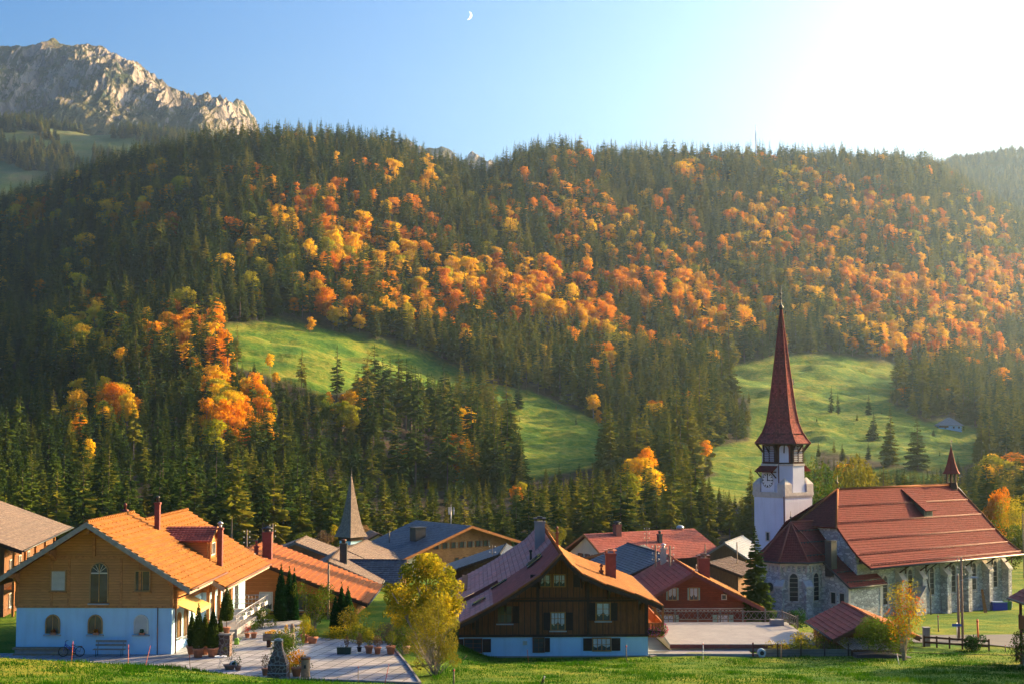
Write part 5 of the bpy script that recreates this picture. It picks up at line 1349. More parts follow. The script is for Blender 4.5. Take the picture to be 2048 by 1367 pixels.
# ================================================================== church
def church():
    h = empty('church', (33.7, 135.7, 0.0), R(38)); tag(h, 'stone church with steep red roof and white clock tower under a red spire', 'church')
    ze, zr = 6.5, 13.55
    # nave roof, bell-cast: from eave (perp 0) to ridge (perp 7.4)
    prof = [(0.0, 6.5), (1.1, 7.15), (2.3, 8.25), (4.2, 10.35), (7.4, 13.55)]
    def L(s_of): return [(s_of(y), y, z) for y, z in prof]
    def Bk(s_of): return [(s_of(y), 14.8 - y, z) for y, z in prof]
    s0 = lambda y: .5 if y <= 4.2 else .5 + (y - 4.2) / 3.2 * 4.3
    s1 = lambda y: 26.2 - .25 * min(y, 4.2) if y <= 4.2 else 25.15 - (y - 4.2) / 3.2 * .6
    r_ = MB(); slope(r_, L(s0), L(s1), .32, .03, .16); slope(r_, Bk(s1), Bk(s0), .32, .03, .16)
    # half hip over the left gable
    slope(r_, [(.3, 9.3, 10.1), (4.8, 7.42, 13.55)], [(.3, 3.95, 10.1), (4.8, 7.38, 13.55)], .32, .03, .12)
    ro = r_.build('roof', TILE_C, h)
    c = MB(); c.tube([(4.7, 7.4, 13.6), (24.6, 7.4, 13.6)], .13, 8); c.tube([(.3, 3.95, 10.15), (4.8, 7.4, 13.62)], .12, 7); c.tube([(.3, 9.3, 10.15), (4.8, 7.4, 13.62)], .12, 7)
    P = L(s1); c.tube([Vector(p) + Vector((0, 0, .04)) for p in P], .11, 7); c.build('ridge_tiles', TILE_O2, ro)
    sg = MB()
    def rp(t):   # point on slope at perp y=t
        return float(np.interp(t, [q[0] for q in prof], [q[1] for q in prof]))
    for y in (.25, 1.55, 2.85, 4.25, 5.75):
        a, b = s0(y) + .3, s1(y) - .3; z = rp(y)
        sg.tube([(a, y - .05, z + .2), (b, y - .05, z + .16)], .022, 4); sg.tube([(a, y - .05, z + .09), (b, y - .05, z + .09)], .016, 4)
        for k in range(int((b - a) / .55)): sg.bar((a + .55 * k, y - .05, z + .18), (a + .55 * k, y + .06, z + .02), .045)
    sg.build('snow_guard', RED_M, ro)
    g = MB(); g.tube([(.3, -.08, 6.42), (26.3, -.08, 6.42)], .09, 8); g.tube([(10.9, -.05, 6.4), (10.9, 1.0, 5.7), (10.9, 1.4, 5.2), (10.9, .9, 3.4), (10.9, .85, .2)], .06, 7); g.build('gutter', MET_D, h)
    # shed dormer
    d = MB(); d.prism([(4.4, 10.2), (4.4, 11.3), (7.0, 13.2), (6.9, 12.9)], 15.0, 16.4, 'x'); do = d.build('dormer', MET_D, ro)
    d2 = MB(); slope(d2, [(14.8, 4.1, 11.2), (14.8, 7.1, 13.35)], [(16.6, 4.1, 11.2), (16.6, 7.1, 13.35)], .3, .03, .08); d2.build('dormer_roof', TILE_C, do)
    MB().box(15.2, 16.2, 4.36, 4.41, 10.75, 11.2).build('dormer_window', GLASS, do)
    # walls
    w = MB(); w.box(.9, 25.4, 2.0, 12.8, -2.5, 6.7)
    gp = [(2.0, 6.6), (2.3, 8.05), (4.2, 10.15), (4.4, 10.3), (10.4, 10.3), (10.6, 10.15), (12.5, 8.05), (12.8, 6.6)]
    w.prism(gp, .9, 1.3, 'x'); w.prism([(2.0, 6.6), (2.3, 8.05), (4.2, 10.15), (7.4, 13.3), (10.6, 10.15), (12.5, 8.05), (12.8, 6.6)], 25.0, 25.4, 'x')
    wo = w.build('wall', ST_CH, h)
    MB().box(.7, 25.6, 1.86, 2.0, 6.3, 6.7).build('cornice', ST_Q, h)
    for s in (5.1, 9.1, 12.65, 16.3, 19.9, 23.7):
        zb = 3.0 if s > 6 else 2.6; window(h, WM(s, zb, y=2.0), .72, 2.75, ST_Q, GLASS_B, arch=True, mull=0, sill=ST_Q, fw=.16, bars=4)
    for s in (7.1, 10.4, 14.5, 18.1, 21.8, 25.3):
        b = MB(); b.box(s - .31, s + .31, 1.2, 2.0, -2, 4.9); b.build('buttress', ST_CH, h)
        k = MB(); k.prism([(1.08, 4.75), (1.08, 4.93), (2.0, 5.9), (2.0, 5.75), (2.0, 4.9)], s - .37, s + .37, 'x'); k.build('buttress_cap', ST_Q, h)
        t = MB(); t.bar((s, 1.0, 5.5), (s, 1.0, 6.45), .12); t.bar((s, 1.9, 5.4), (s, .4, 6.4), .12); t.box(s - .07, s + .07, .2, 2.0, 6.35, 6.5); t.build('eave_bracket', BEAM_D, h)
    st = MB(); st.prism([(8.6, -1), (8.6, 2.2), (10.1, 3.9), (10.1, -1)], .9, 2.0); st.build('stair_porch', ST_CH, h)
    k = MB(); k.prism([(8.4, 2.15), (8.4, 2.3), (10.15, 4.1), (10.15, 3.9)], .8, 2.0); k.build('porch_coping', ST_Q, h)
    for s in (8.9, 19.0): window(h, WM(s, .35, y=.9 if s < 10 else 2.0), .9, .4, ST_Q, GLASS_B, mull=0, sill=False)
    # ridge turret
    tc = (24.1, 7.4, 0)
    t = MB()
    for a in range(6):
        q = a * math.pi / 3 + .5; t.box(tc[0] + .5 * math.cos(q) - .07, tc[0] + .5 * math.cos(q) + .07, tc[1] + .5 * math.sin(q) - .07, tc[1] + .5 * math.sin(q) + .07, 13.4, 14.9)
    t.lathe([(.75, 13.1), (.62, 13.75)], 6, tc, False, .5); t.lathe([(.62, 13.72), (.62, 13.82)], 6, tc, False, .5)
    to = t.build('turret', BEAM_D, h)
    s = MB(); s.lathe([(1.02, 14.75), (.78, 15.1), (.5, 15.9), (.22, 17.0), (.05, 17.7)], 6, tc, False, .5); s.build('turret_spire', TILE_S, to)
    f = MB(); f.lathe([(.02, 17.6), (.09, 17.8), (.02, 17.95), (.015, 18.5)], 6, tc); f.box(tc[0] - .01, tc[0] + .25, tc[1] - .01, tc[1] + .01, 18.25, 18.4); f.build('finial', MET_D, to)
    f = MB(); f.lathe([(.03, 13.5), (.03, 14.1), (.13, 14.25), (.03, 14.4), (.02, 15.0)], 6, (4.8, 7.4, 0)); f.build('finial', MET_D, h)
    f = MB(); f.lathe([(.07, 13.6), (.02, 14.5)], 4, (23.2, 7.2, 0)); 
    # choir: half octagon with hipped roof, apex A
    A = local(h, (27.3, 140.1, 0)); ax_, ay_ = A.x, A.y; rr_ = 3.75; zE, zA = 7.0, 10.55
    ang = [math.pi + R(22.5) - R(45) * k for k in range(-2, 4)]
    ring = [(ax_ + rr_ * math.cos(a), ay_ + rr_ * math.sin(a), zE) for a in ang]     # around the -x end
    ring = sorted(ring, key=lambda p: math.atan2(p[1] - ay_, -(p[0] - ax_)))        # from near side? order by angle around -x
    near_ = [p for p in ring]
    r2 = MB(); top = (ax_, ay_, zA)
    for p, q in zip(near_[:-1], near_[1:]):
        e = ((p[0] + q[0]) / 2, (p[1] + q[1]) / 2)
        n = (Vector(q) - Vector(p)).cross(Vector(top) - Vector(p))
        if n.z < 0: p, q = q, p
        slope(r2, [p, ((p[0] * .75 + top[0] * .25), (p[1] * .75 + top[1] * .25), zE + .75), top], [q, ((q[0] * .75 + top[0] * .25), (q[1] * .75 + top[1] * .25), zE + .75), top], .32, .03, .12)
    yn = min(p[1] for p in near_); yf = max(p[1] for p in near_); xn = max(p[0] for p in near_ if abs(p[1] - yn) < .01)
    slope(r2, [(xn, yn, zE), (ax_, ay_, zA)], [(1.2, yn, zE), (1.2, ay_, zA)], .32, .03, .12)
    slope(r2, [(1.2, yf, zE), (1.2, ay_, zA)], [(xn, yf, zE), (ax_, ay_, zA)], .32, .03, .12)
    # annex roof running on down from the choir eave
    slope(r2, [(-1.76, .75, 4.8), (-1.76, yn + .15, zE + .12)], [(3.9, .75, 4.8), (3.9, yn + .15, zE + .12)], .32, .03, .14)
    co = r2.build('choir_roof', TILE_C, h)
    c = MB()
    for p in near_: c.tube([(p[0], p[1], zE + .05), (p[0] * .75 + top[0] * .25, p[1] * .75 + top[1] * .25, zE + .82), (top[0], top[1], zA + .05)], .09, 6)
    c.tube([(ax_, ay_, zA + .05), (1.2, ay_, zA + .05)], .11, 6); c.build('ridge_tiles', TILE_R, co)
    f = MB(); f.lathe([(.03, zA), (.03, zA + .35), (.11, zA + .5), (.03, zA + .62), (.02, zA + 1.1)], 6, (ax_, ay_, 0)); f.build('finial', MET_D, co)
    sg = MB()
    for y, z in ((yn + .5, zE + .62), (yn + 1.6, zE + 1.75), (yn + 2.6, zE + 2.8)):
        x0_ = ax_ - (ay_ - y) * .38; sg.tube([(x0_, y, z), (1.0, y, z)], .04, 5)
        for k in range(int((1.0 - x0_) / .5)): sg.box(x0_ + .5 * k, x0_ + .5 * k + .05, y - .03, y + .03, z - .16, z + .06)
    for y in (1.2, 2.4): 
        z = 4.8 + (y - .75) / (yn + .15 - .75) * (zE + .12 - 4.8) + .12; sg.tube([(-1.6, y, z), (3.7, y, z)], .04, 5)
        for k in range(10): sg.box(-1.5 + .5 * k, -1.45 + .5 * k, y - .03, y + .03, z - .16, z + .06)
    sg.build('snow_guard', MET_D, co)
    g = MB(); pts = [(p[0] + (p[0] - ax_) * .02, p[1] + (p[1] - ay_) * .02, zE - .06) for p in near_]; g.tube(pts, .09, 6); g.tube([pts[0], (-1.9, yn - .02, zE - .06)] if abs(pts[0][1] - yn) < .3 else [pts[-1], (-1.9, yn - .02, zE - .06)], .09, 6)
    g.tube([(-1.8, yn + .1, zE + .0), (-1.8, .7, 4.7), (3.9, .7, 4.72)], .09, 6); g.build('gutter', MET_D, co)
    # choir walls
    rw = 3.3; ring2 = [(ax_ + (p[0] - ax_) * rw / rr_, ay_ + (p[1] - ay_) * rw / rr_) for p in near_]
    w2 = MB(); poly = [(q[0], q[1]) for q in ring2] + [(1.0, ring2[-1][1]), (1.0, ring2[0][1])]
    w2.prism(poly, -3, zE - .05, 'z'); cw = w2.build('choir_wall', ST_CH, h)
    cn = MB()
    for p, q in zip(ring2[:-1], ring2[1:]):
        p, q = Vector((*p, 0)), Vector((*q, 0)); e = (q - p); Ln = e.length; e.normalize(); nrm = Vector((p.x + q.x - 2 * ax_, p.y + q.y - 2 * ay_, 0)).normalized()
        n_ = 5
        for k in range(n_ + 1):
            b = p + e * Ln * k / n_ + nrm * .09; cn.box(b.x - .07, b.x + .07, b.y - .07, b.y + .07, zE - .95, zE - .3)
        cn.bar(p + nrm * .1 + Vector((0, 0, zE - .25)), q + nrm * .1 + Vector((0, 0, zE - .25)), .26, .22)
    cn.build('arcade_frieze', ST_Q, h)
    # windows of the choir faces that look at the village
    for i, (p, q) in enumerate(zip(ring2[:-1], ring2[1:])):
        p3, q3 = Vector((*p, 0)), Vector((*q, 0)); mid = (p3 + q3) / 2; nrm = (mid - Vector((ax_, ay_, 0))).normalized()
        ang_ = math.atan2(nrm.y, nrm.x) + math.pi / 2; M = Matrix.Translation((mid.x, mid.y, 3.3)) @ Matrix.Rotation(ang_, 4, 'Z')
        wn_ = (Matrix.Rotation(R(38), 3, 'Z') @ nrm)
        if wn_.y < -.2:
            if wn_.x < -.55:
                k = MB(); k.M = M @ Matrix.Translation((0, 0, 1.2)) @ Matrix.Rotation(R(90), 4, 'X'); k.lathe([(.62, 0), (.62, .05), (.42, .05)], 20); oo = k.build('round_window', ST_Q, h)
                k = MB(); k.M = M @ Matrix.Translation((0, -.052, 1.2)) @ Matrix.Rotation(R(90), 4, 'X'); k.lathe([(.44, 0), (.44, .01)], 20); k.build('pane', GLASS_B, oo)
            else: window(h, M, .78, 2.6, ST_Q, GLASS_B, arch=True, mull=0, sill=ST_Q, fw=.14, bars=5)
        b = MB(); b.M = Matrix.Translation((p[0], p[1], 0)) @ Matrix.Rotation(math.atan2(p[1] - ay_, p[0] - ax_) + math.pi / 2, 4, 'Z')
        b.box(-.36, .36, -.5, .1, -3, 4.6); b.build('buttress', ST_CH, h)
        b = MB(); b.M = Matrix.Translation((p[0], p[1], 0)) @ Matrix.Rotation(math.atan2(p[1] - ay_, p[0] - ax_) + math.pi / 2, 4, 'Z')
        b.prism([(-.62, 4.55), (-.62, 4.75), (.1, 5.3), (.1, 4.55)], -.44, .44, 'x'); b.build('buttress_cap', ST_Q, h)
    # annex
    a = MB(); a.prism([(1.2, -3), (1.2, 4.9), (yn + .3, zE - .1), (ring2[0][1] + .6, zE - .1), (ring2[0][1] + .6, -3)], -1.4, 3.6, 'x'); ao = a.build('annex_wall', ST_CH, h)
    MB().box(-1.44, -1.1, 1.16, 1.5, -2, 4.8).box(3.3, 3.64, 1.16, 1.5, -2, 4.8).build('quoin', ST_Q, h)
    for y in (1.95, 3.0): window(h, Matrix.Translation((-1.4, y, 3.05)) @ Matrix.Rotation(R(-90), 4, 'Z'), .55, 1.05, ST_Q, GLASS_B, mull=0, sill=False, fw=.1)
    window(h, Matrix.Translation((-1.4, 2.9, .9)) @ Matrix.Rotation(R(-90), 4, 'Z'), .5, .7, ST_Q, GLASS_B, mull=0, sill=False, fw=.08)
    ch = MB(); ch.box(-1.75, -.95, 2.9, 3.7, 5.6, 8.9); ch.box(-1.8, -.9, 2.85, 3.75, 8.95, 9.02)
    for x, y in ((-1.7, 2.95), (-1.05, 2.95), (-1.7, 3.6), (-1.05, 3.6)): ch.box(x, x + .06, y, y + .06, 8.9, 8.95)
    ch.build('chimney', MET_D, h)
    # ---------------- tower
    T = local(h, (28.5, 150.2, 0)); tx, ty = T.x, T.y; hw = 2.12
    w = MB(); w.box(tx - hw, tx + hw, ty - hw, ty + hw, -3, 13.1)
    tw = w.build('tower', ST_T, h)
    oc = 2.32; o8 = lambda r, z, a0=R(22.5): [(tx + r * math.cos(a0 + k * math.pi / 4), ty + r * math.sin(a0 + k * math.pi / 4), z) for k in range(8)]
    u = MB(); u.lathe([(oc, 13.0), (oc, 16.0)], 8, (tx, ty, 0), False, R(22.5))
    for sx in (-1, 1):
        for sy in (-1, 1): u.prism([(tx + sx * hw * .97, ty + sy * .8), (tx + sx * hw * .97, ty + sy * hw * .97), (tx + sx * .8, ty + sy * hw * .97)], 13.0, 14.0, 'z')
    u.build('tower_drum', ST_T, tw)
    q = MB()
    for z0, z1, e in ((12.75, 13.1, .12), (12.55, 12.75, .06)): q.box(tx - hw - e, tx + hw + e, ty - hw - e, ty + hw + e, z0, z1)
    for sx in (-1, 1):
        for sy in (-1, 1):
            cx_, cy_ = tx + sx * hw * .80, ty + sy * hw * .80
            q.box(cx_ - .52, cx_ + .52, cy_ - .52, cy_ + .52, 13.1, 13.95); q.lathe([(.74, 13.95), (.05, 14.6)], 4, (cx_, cy_, 0), False, R(45))
    q.lathe([(oc + .1, 15.85), (oc + .1, 16.05)], 8, (tx, ty, 0), False, R(22.5)); q.build('tower_cornice', ST_Q, tw)
    b = MB(); b.lathe([(oc - .12, 16.0), (oc - .12, 18.3)], 8, (tx, ty, 0), False, R(22.5)); bf = b.build('belfry', RED_M, tw)
    lv = MB(); fr = MB(); wh = MB(); hd = MB()
    for k in range(8):
        a = k * math.pi / 4; M = Matrix.Translation((tx, ty, 0)) @ Matrix.Rotation(a + math.pi / 2, 4, 'Z'); rin = (oc - .12) * math.cos(math.pi / 8)
        fw_ = 2 * (oc - .12) * math.sin(math.pi / 8)
        for sx in (-1, 1): fr.M = M; fr.box(sx * (fw_ / 2 - .1) - .1, sx * (fw_ / 2 - .1) + .1, -rin - .06, -rin, 16.0, 18.2)
        fr.box(-fw_ / 2, fw_ / 2, -rin - .07, -rin, 16.0, 16.2); fr.box(-fw_ / 2, fw_ / 2, -rin - .07, -rin, 17.95, 18.2)
        fr.bar((0, -rin - .05, 17.2), (0, -rin - .75, 18.15), .12); 
        for sx in (-1, 1): fr.bar((sx * fw_ / 2, -rin + .02, 17.2), (sx * (fw_ / 2 + .28), -rin - .72, 18.15), .13)
        wn_ = Matrix.Rotation(R(38) + a, 3, 'Z') @ Vector((1, 0, 0))
        if k % 2 == 0:
            for n_ in range(9): lv.M = M; lv.prism([(-rin - .12, 16.3 + .18 * n_), (-rin - .10, 16.3 + .18 * n_), (-rin + .02, 16.42 + .18 * n_), (-rin, 16.42 + .18 * n_)], -fw_ / 2 + .2, -.06, 'x'); lv.prism([(-rin - .12, 16.3 + .18 * n_), (-rin - .10, 16.3 + .18 * n_), (-rin + .02, 16.42 + .18 * n_), (-rin, 16.42 + .18 * n_)], .06, fw_ / 2 - .2, 'x')
            fr.box(-.06, .06, -rin - .07, -rin, 16.2, 17.95)
        else:
            wh.M = M; wh.prism([(x_, z_ + 16.05) for x_, z_ in arch_pts(.95, 2.0)], -rin - .05, -rin + .01)
    lv.build('louvres', m_plain('grey_louvre', (0.40, 0.40, 0.42), .7, .1), bf); fr.build('belfry_frame', BEAM_D, bf); wh.build('blind_arch', ST_T, bf)
    # spire: square-ish bell cast easing into an octagonal needle
    s = MB(); prof_ = [(3.05, 18.15), (2.72, 18.55), (2.2, 19.3), (1.78, 20.3), (1.5, 21.6), (1.18, 23.8), (.86, 26.2), (.5, 29.0), (.2, 31.4), (.08, 32.3)]
    rings = [o8(r, z) for r, z in prof_]
    for i in range(len(prof_) - 1):
        for k in range(8):
            a, b, c_, d_ = rings[i][k], rings[i][(k + 1) % 8], rings[i + 1][(k + 1) % 8], rings[i + 1][k]
            wl = (Vector(b) - Vector(a)).length / 2; wu = (Vector(c_) - Vector(d_)).length / 2
            s.add([a, b, c_, d_], [(0, 1, 2, 3)], [[(-wl, prof_[i][1]), (wl, prof_[i][1]), (wu, prof_[i + 1][1]), (-wu, prof_[i + 1][1])]])
    s.add(rings[0], [(7, 6, 5, 4, 3, 2, 1, 0)]); so = s.build('spire', TILE_S, tw)
    hp = MB()
    for k in range(8):
        P = [Vector(rings[i][k]) for i in range(len(prof_))]
        hp.tube([p + Vector((0, 0, .02)) for p in P], .065, 5)
    hp.build('hip_tiles', TILE_R, so)
    e = MB(); e.lathe([(3.0, 18.05), (3.07, 18.17)], 8, (tx, ty, 0), False, R(22.5)); e.lathe([(2.35, 19.15), (2.42, 19.18)], 8, (tx, ty, 0), False, R(22.5)); e.build('spire_eave', BEAM_D, so)
    hx_ = MB(); M = Matrix.Translation((tx, ty, 0)) @ Matrix.Rotation(R(180 + 98 - 38) + 0, 4, 'Z')
    k_ = 6; a = -math.pi / 4 * 1; nd = Vector((math.cos(a), math.sin(a), 0)); c0 = Vector((tx, ty, 24.6)) + nd * .99
    hx_.box(c0.x - .2, c0.x + .2, c0.y - .2, c0.y + .2, 24.3, 24.9); hx_.build('spire_hatch', MET_D, so)
    f = MB(); f.lathe([(.1, 32.1), (.24, 32.35), (.26, 32.55), (.1, 32.75), (.04, 32.9), (.03, 34.9)], 8, (tx, ty, 0)); f.bar((tx - .35, ty - .27, 34.0), (tx + .35, ty + .27, 34.0), .05)
    f.lathe([(.02, 33.3), (.1, 33.4), (.02, 33.5)], 8, (tx, ty, 0)); f.lathe([(.02, 33.75), (.13, 33.9), (.02, 34.05)], 8, (tx, ty, 0))
    f.prism([(-.32, 34.75), (-.05, 34.72), (.12, 34.8), (.3, 35.1), (.34, 34.92), (.2, 34.65), (.02, 34.55), (-.15, 34.6)], -.02, .02) if False else None
    v = MB(); v.M = Matrix.Translation((tx, ty, 34.95)) @ Matrix.Rotation(R(-38), 4, 'Z'); v.prism([(-.42, .12), (-.3, .3), (-.12, .1), (.1, .12), (.2, .32), (.3, .34), (.38, .22), (.28, .18), (.2, -.08), (-.02, -.18), (-.2, -.1), (-.38, -.06)], -.02, .02); v.build('weathercock', m_plain('gilded_copper', (0.6, 0.36, 0.12), .35, .1, 4, .8), so)
    f.build('finial', MET_D, so)
    # clocks under small roofs on the left and right faces, rain pipe on the corner
    def clock(side):
        # side: -x face (towards the village left) or -y face
        if side == 'l': M = Matrix.Translation((tx - hw * 1.0 + .02, ty, 0)) @ Matrix.Rotation(R(-90), 4, 'Z')
        else: M = Matrix.Translation((tx, ty + hw, 0)) @ Matrix.Rotation(R(180), 4, 'Z')
        c = MB(); c.M = M; c.box(-.85, .85, -.22, .1, 13.15, 15.2); c.build('clock_housing', ST_T, tw)
        c = MB(); c.M = M @ Matrix.Translation((0, -.22, 14.35)) @ Matrix.Rotation(R(90), 4, 'X'); c.lathe([(.78, 0), (.78, .05)], 32); co_ = c.build('clock', WHITE, tw)
        c = MB(); c.M = M @ Matrix.Translation((0, -.285, 14.35))
        for k in range(12):
            a = R(30 * k); p = Vector((math.sin(a), 0, math.cos(a))); c.bar(p * .54, p * .70, .07 if k % 3 else .11)
        c.lathe([(.0, 0)], 4) if False else None
        c.bar((0, -.015, -.08), (0.02, -.015, .62), .06); c.bar((-.06, -.015, .02), (.40, -.015, -.02), .075)     # shows a quarter past about three
        n = 32
        for k in range(n): a, b = 2 * math.pi * k / n, 2 * math.pi * (k + 1) / n; c.bar((.75 * math.cos(a), 0, .75 * math.sin(a)), (.75 * math.cos(b), 0, .75 * math.sin(b)), .03)
        c.build('clock_hands', BLACK, co_)
        r = MB(); r.M = M; slope(r, [(-1.2, -.95, 15.25), (-1.2, -.1, 15.85)], [(1.2, -.95, 15.25), (1.2, -.1, 15.85)], .25, .03, .08); r.build('clock_roof', TILE_C, tw)
        r = MB(); r.M = M
        for x in (-1.0, 1.0): r.bar((x, -.85, 15.2), (x, -.1, 14.6), .1); r.bar((x, -.85, 15.2), (x, -.1, 15.2), .1)
        r.build('clock_bracket', BEAM_D, tw)
    clock('l')
    # the far side roof is seen edge-on to the right of the tower
    r = MB(); slope(r, [(tx + hw + .95, ty - 1.2, 15.25), (tx + hw + .1, ty - 1.2, 15.85)], [(tx + hw + .95, ty + 1.2, 15.25), (tx + hw + .1, ty + 1.2, 15.85)], .25, .03, .08); r.build('clock_roof', TILE_C, tw)
    window(tw, Matrix.Translation((tx - hw, ty + .25, 8.1)) @ Matrix.Rotation(R(-90), 4, 'Z'), .38, .8, ST_Q, GLASS_B, mull=0, sill=False, fw=.1)
    p = MB(); p.tube([(tx - hw - .06, ty - hw + .1, 2), (tx - hw - .06, ty - hw + .1, 12.5), (tx - hw - .02, ty - hw + .1, 13.0), (tx - 1.95, ty - 1.15, 13.9), (tx - 1.95, ty - 1.15, 18.0)], .06, 6); p.build('rain_pipe', COPPER, tw)
church()
# ================================================================== houses further back
def slate_block():
    u = Vector((.8, .6, 0)); v = Vector((-.6, .8, 0)); A = Vector((-6.0, 190.0, 0)); rz = math.atan2(.6, .8)
    O = A - u * 10.6; h = empty('house', (O.x, O.y, -1.0), rz); tag(h, 'large old wooden house with a dark slate roof and two rows of small gable windows', 'house')
    ax = 10.6; z = 1.0
    pl = [(-1.0, 3.75), (ax, 7.84)]; pr = [(ax + 8.3, 5.37), (ax, 7.84)]
    r_ = MB(); slope(r_, [(x, 12.4, q) for x, q in pl], [(x, -1.2, q) for x, q in pl], .5, .02, .2); slope(r_, [(x, -1.2, q) for x, q in pr], [(x, 12.4, q) for x, q in pr], .5, .02, .2)
    ro = r_.build('roof', SLATE, h)
    w = MB(); w.prism([(3.2, -3), (18.0, -3), (18.0, 5.45), (ax, 7.6), (3.4, 5.1)], 0, 12); w.build('wall', W_OLD, h)
    MB().prism([(-.2, -3), (3.4, -3), (3.4, 5.0), (-.2, 3.8)], .05, 12).build('side_wall', PL_C, h)
    v_ = MB()
    for P in (pl, pr): verge_board(v_, [(x, -1.2, q) for x, q in P], .35, .07)
    v_.build('bargeboard', W_ORANGE, h)
    def tx(px):  # along the gable
        k = (px - CX) / F; return 10.6 + (k * 190 + 6.0) / (.8 - k * .6)
    for px_ in (873, 890, 907, 923.5, 940, 956, 971):
        window(h, WM(tx(px_), 4.95), .62, .72, FR_D, mull=0, sill=False)
        MB().box(tx(px_) + .42, tx(px_) + .72, -.05, 0, 4.95, 5.67).build('shutter', W_GREY, h)
    for px_ in (914, 930, 946, 962, 978): window(h, WM(tx(px_), 2.9), .52, .72, FR_D, mull=0, sill=SILL)
    c = MB(); c.box(4.6, 6.2, 3.2, 4.6, 5.0, 7.5); c.box(4.5, 6.3, 3.1, 4.7, 7.5, 7.6)
    c.build('chimney', MET_D, h)
    MB().tube([(3.5, 8, 5.2), (3.5, 8, 7.0)], .06, 5).build('vent_pipe', MET_D, h)
slate_block()
def antenna():
    p = at(902, 1047, 194); z0 = p.z - 1.0
    o = empty('antenna_mast', (p.x, p.y, z0)); tag(o, 'small mobile antenna mast on the ridge of the dark slate roof', 'antenna')
    MB().tube([(0, 0, 0), (0, 0, 3.3)], .06, 6).build('pole', METAL, o)
    m = MB()
    for a in (0, 120, 240): t = R(a + 20); m.M = Matrix.Translation((.38 * math.cos(t), .38 * math.sin(t), 2.9)); m.box(-.09, .09, -.07, .07, -.6, .35); m.M = Matrix.Identity(4); m.bar((0, 0, 2.9), (.38 * math.cos(t), .38 * math.sin(t), 2.9), .05)
    m.build('panel', METAL, o); MB().tube([(0, 0, 3.2), (0, 0, 3.7)], .02, 5).build('rod', METAL, o)
antenna()
def old_tower():
    Y = 215; b = at(702, 1072, Y); o = empty('chapel', (b.x, b.y, -2.5), R(50)); tag(o, 'old chapel tower with a tall slender shingled spire', 'tower')
    z = b.z + 2.5
    s = MB(); prof = [(2.55, z), (2.1, z + .7), (1.55, z + 2.0), (1.1, z + 3.9), (.55, z + 6.6), (.1, z + 9.0)]
    rings = [[(r * math.cos(R(45) + k * math.pi / 2), r * math.sin(R(45) + k * math.pi / 2), zz) for k in range(4)] for r, zz in prof]
    for i in range(len(prof) - 1):
        for k in range(4):
            a, b_, c_, d_ = rings[i][k], rings[i][(k + 1) % 4], rings[i + 1][(k + 1) % 4], rings[i + 1][k]; wl = (Vector(b_) - Vector(a)).length / 2; wu = (Vector(c_) - Vector(d_)).length / 2
            s.add([a, b_, c_, d_], [(0, 1, 2, 3)], [[(-wl, prof[i][1]), (wl, prof[i][1]), (wu, prof[i + 1][1]), (-wu, prof[i + 1][1])]])
    s.add(rings[0], [(3, 2, 1, 0)]); so = s.build('spire', SHING, o)
    MB().lathe([(.03, z + 8.9), (.1, z + 9.2), (.02, z + 9.4), (.02, z + 10.3)], 6).build('finial', MET_D, so)
    MB().box(-1.35, 1.35, -1.35, 1.35, z - .55, z + .1).build('belfry', BEAM_D, o)
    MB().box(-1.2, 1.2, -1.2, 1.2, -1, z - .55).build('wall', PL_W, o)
    w = gable_house('chapel', (b.x + 1.0, Y + 1, -2.5), R(15), 6, 7, 2, [(-.4, z - 1.4), (3, z + .4)], [(6.4, z - 1.4), (3, z + .4)], -.4, 7, PL_B, SHING, 'pale shingled roof peeping out beside the shingled spire', 'house', vb=BEAM_D, gutter=False, ridge_cap=False)
old_tower()
def shingle_house(ridge_f, Yf, ridge_r_py, length, hl, dl, hr, dr, tile, wall, label, yaw=0.0, zg=0.0, **kw):
    """gable house set by the foot of its ridge line: pixel of the front ridge end, distance, half widths and drops"""
    a = at(ridge_f[0], ridge_f[1], Yf); H = a.z - zg
    W = hl + hr - 1.4; c, s = math.cos(R(yaw)), math.sin(R(yaw)); ax = hl - .7
    O = (a.x - c * ax - s * -.6, a.y - s * ax + c * .6, zg)
    return gable_house('house', O, R(yaw), W, length, 2, [(-.7, H - dl), (ax, H)], [(W + .7, H - dr), (ax, H)], -.6, length + .6, wall, tile, label, base=-3, **kw)
h1, _ = shingle_house((655, 1121), 150, 0, 14, 4, 2.2, 5.6, 2.45, SHING, W_OLD, 'shingled house with a sunlit slope and a dark chimney left of the yellow tree', 2, .0, vb=W_GREY)
chimney(h1, 4.6, 3.4, 4.0, 7.4, .75, .75, MET_D, 'pot', COPPER); 
h2, _ = shingle_house((692, 1098), 172, 0, 14, 4, 2.4, 5.8, 2.6, SHING, W_OLD, 'shingled house with a lit slope below the shingled spire', -4, -.5, vb=W_GREY)
h3, _ = shingle_house((648, 1099), 190, 0, 9, 5.0, 2.6, 4, 2.4, SHING_D, W_BARN, 'house with a dark brown shingled roof left of the shingled spire', -24, -1, vb=BEAM_D)
h4, _ = shingle_house((792, 1119), 158, 0, 8.0, 4.2, 2.3, 4.2, 2.3, SLATE, W_BARN, 'small house with a dark slate roof behind the yellow tree', 86, 0, vb=BEAM_D)
h5, _ = shingle_house((590, 1083), 165, 0, 8, 4.0, 1.5, 5.0, 1.9, SHING, W_OLD, 'grey shingled roof just behind the long lit tiled roof', 0, 0, vb=W_GREY)
h6, _ = shingle_house((1000, 1107), 150, 0, 12, 7, 2.4, 3, 1.5, SLATE, W_BARN, 'dark slate roof showing above the left slope of the brown chalet', -3, 0, vb=BEAM_D)
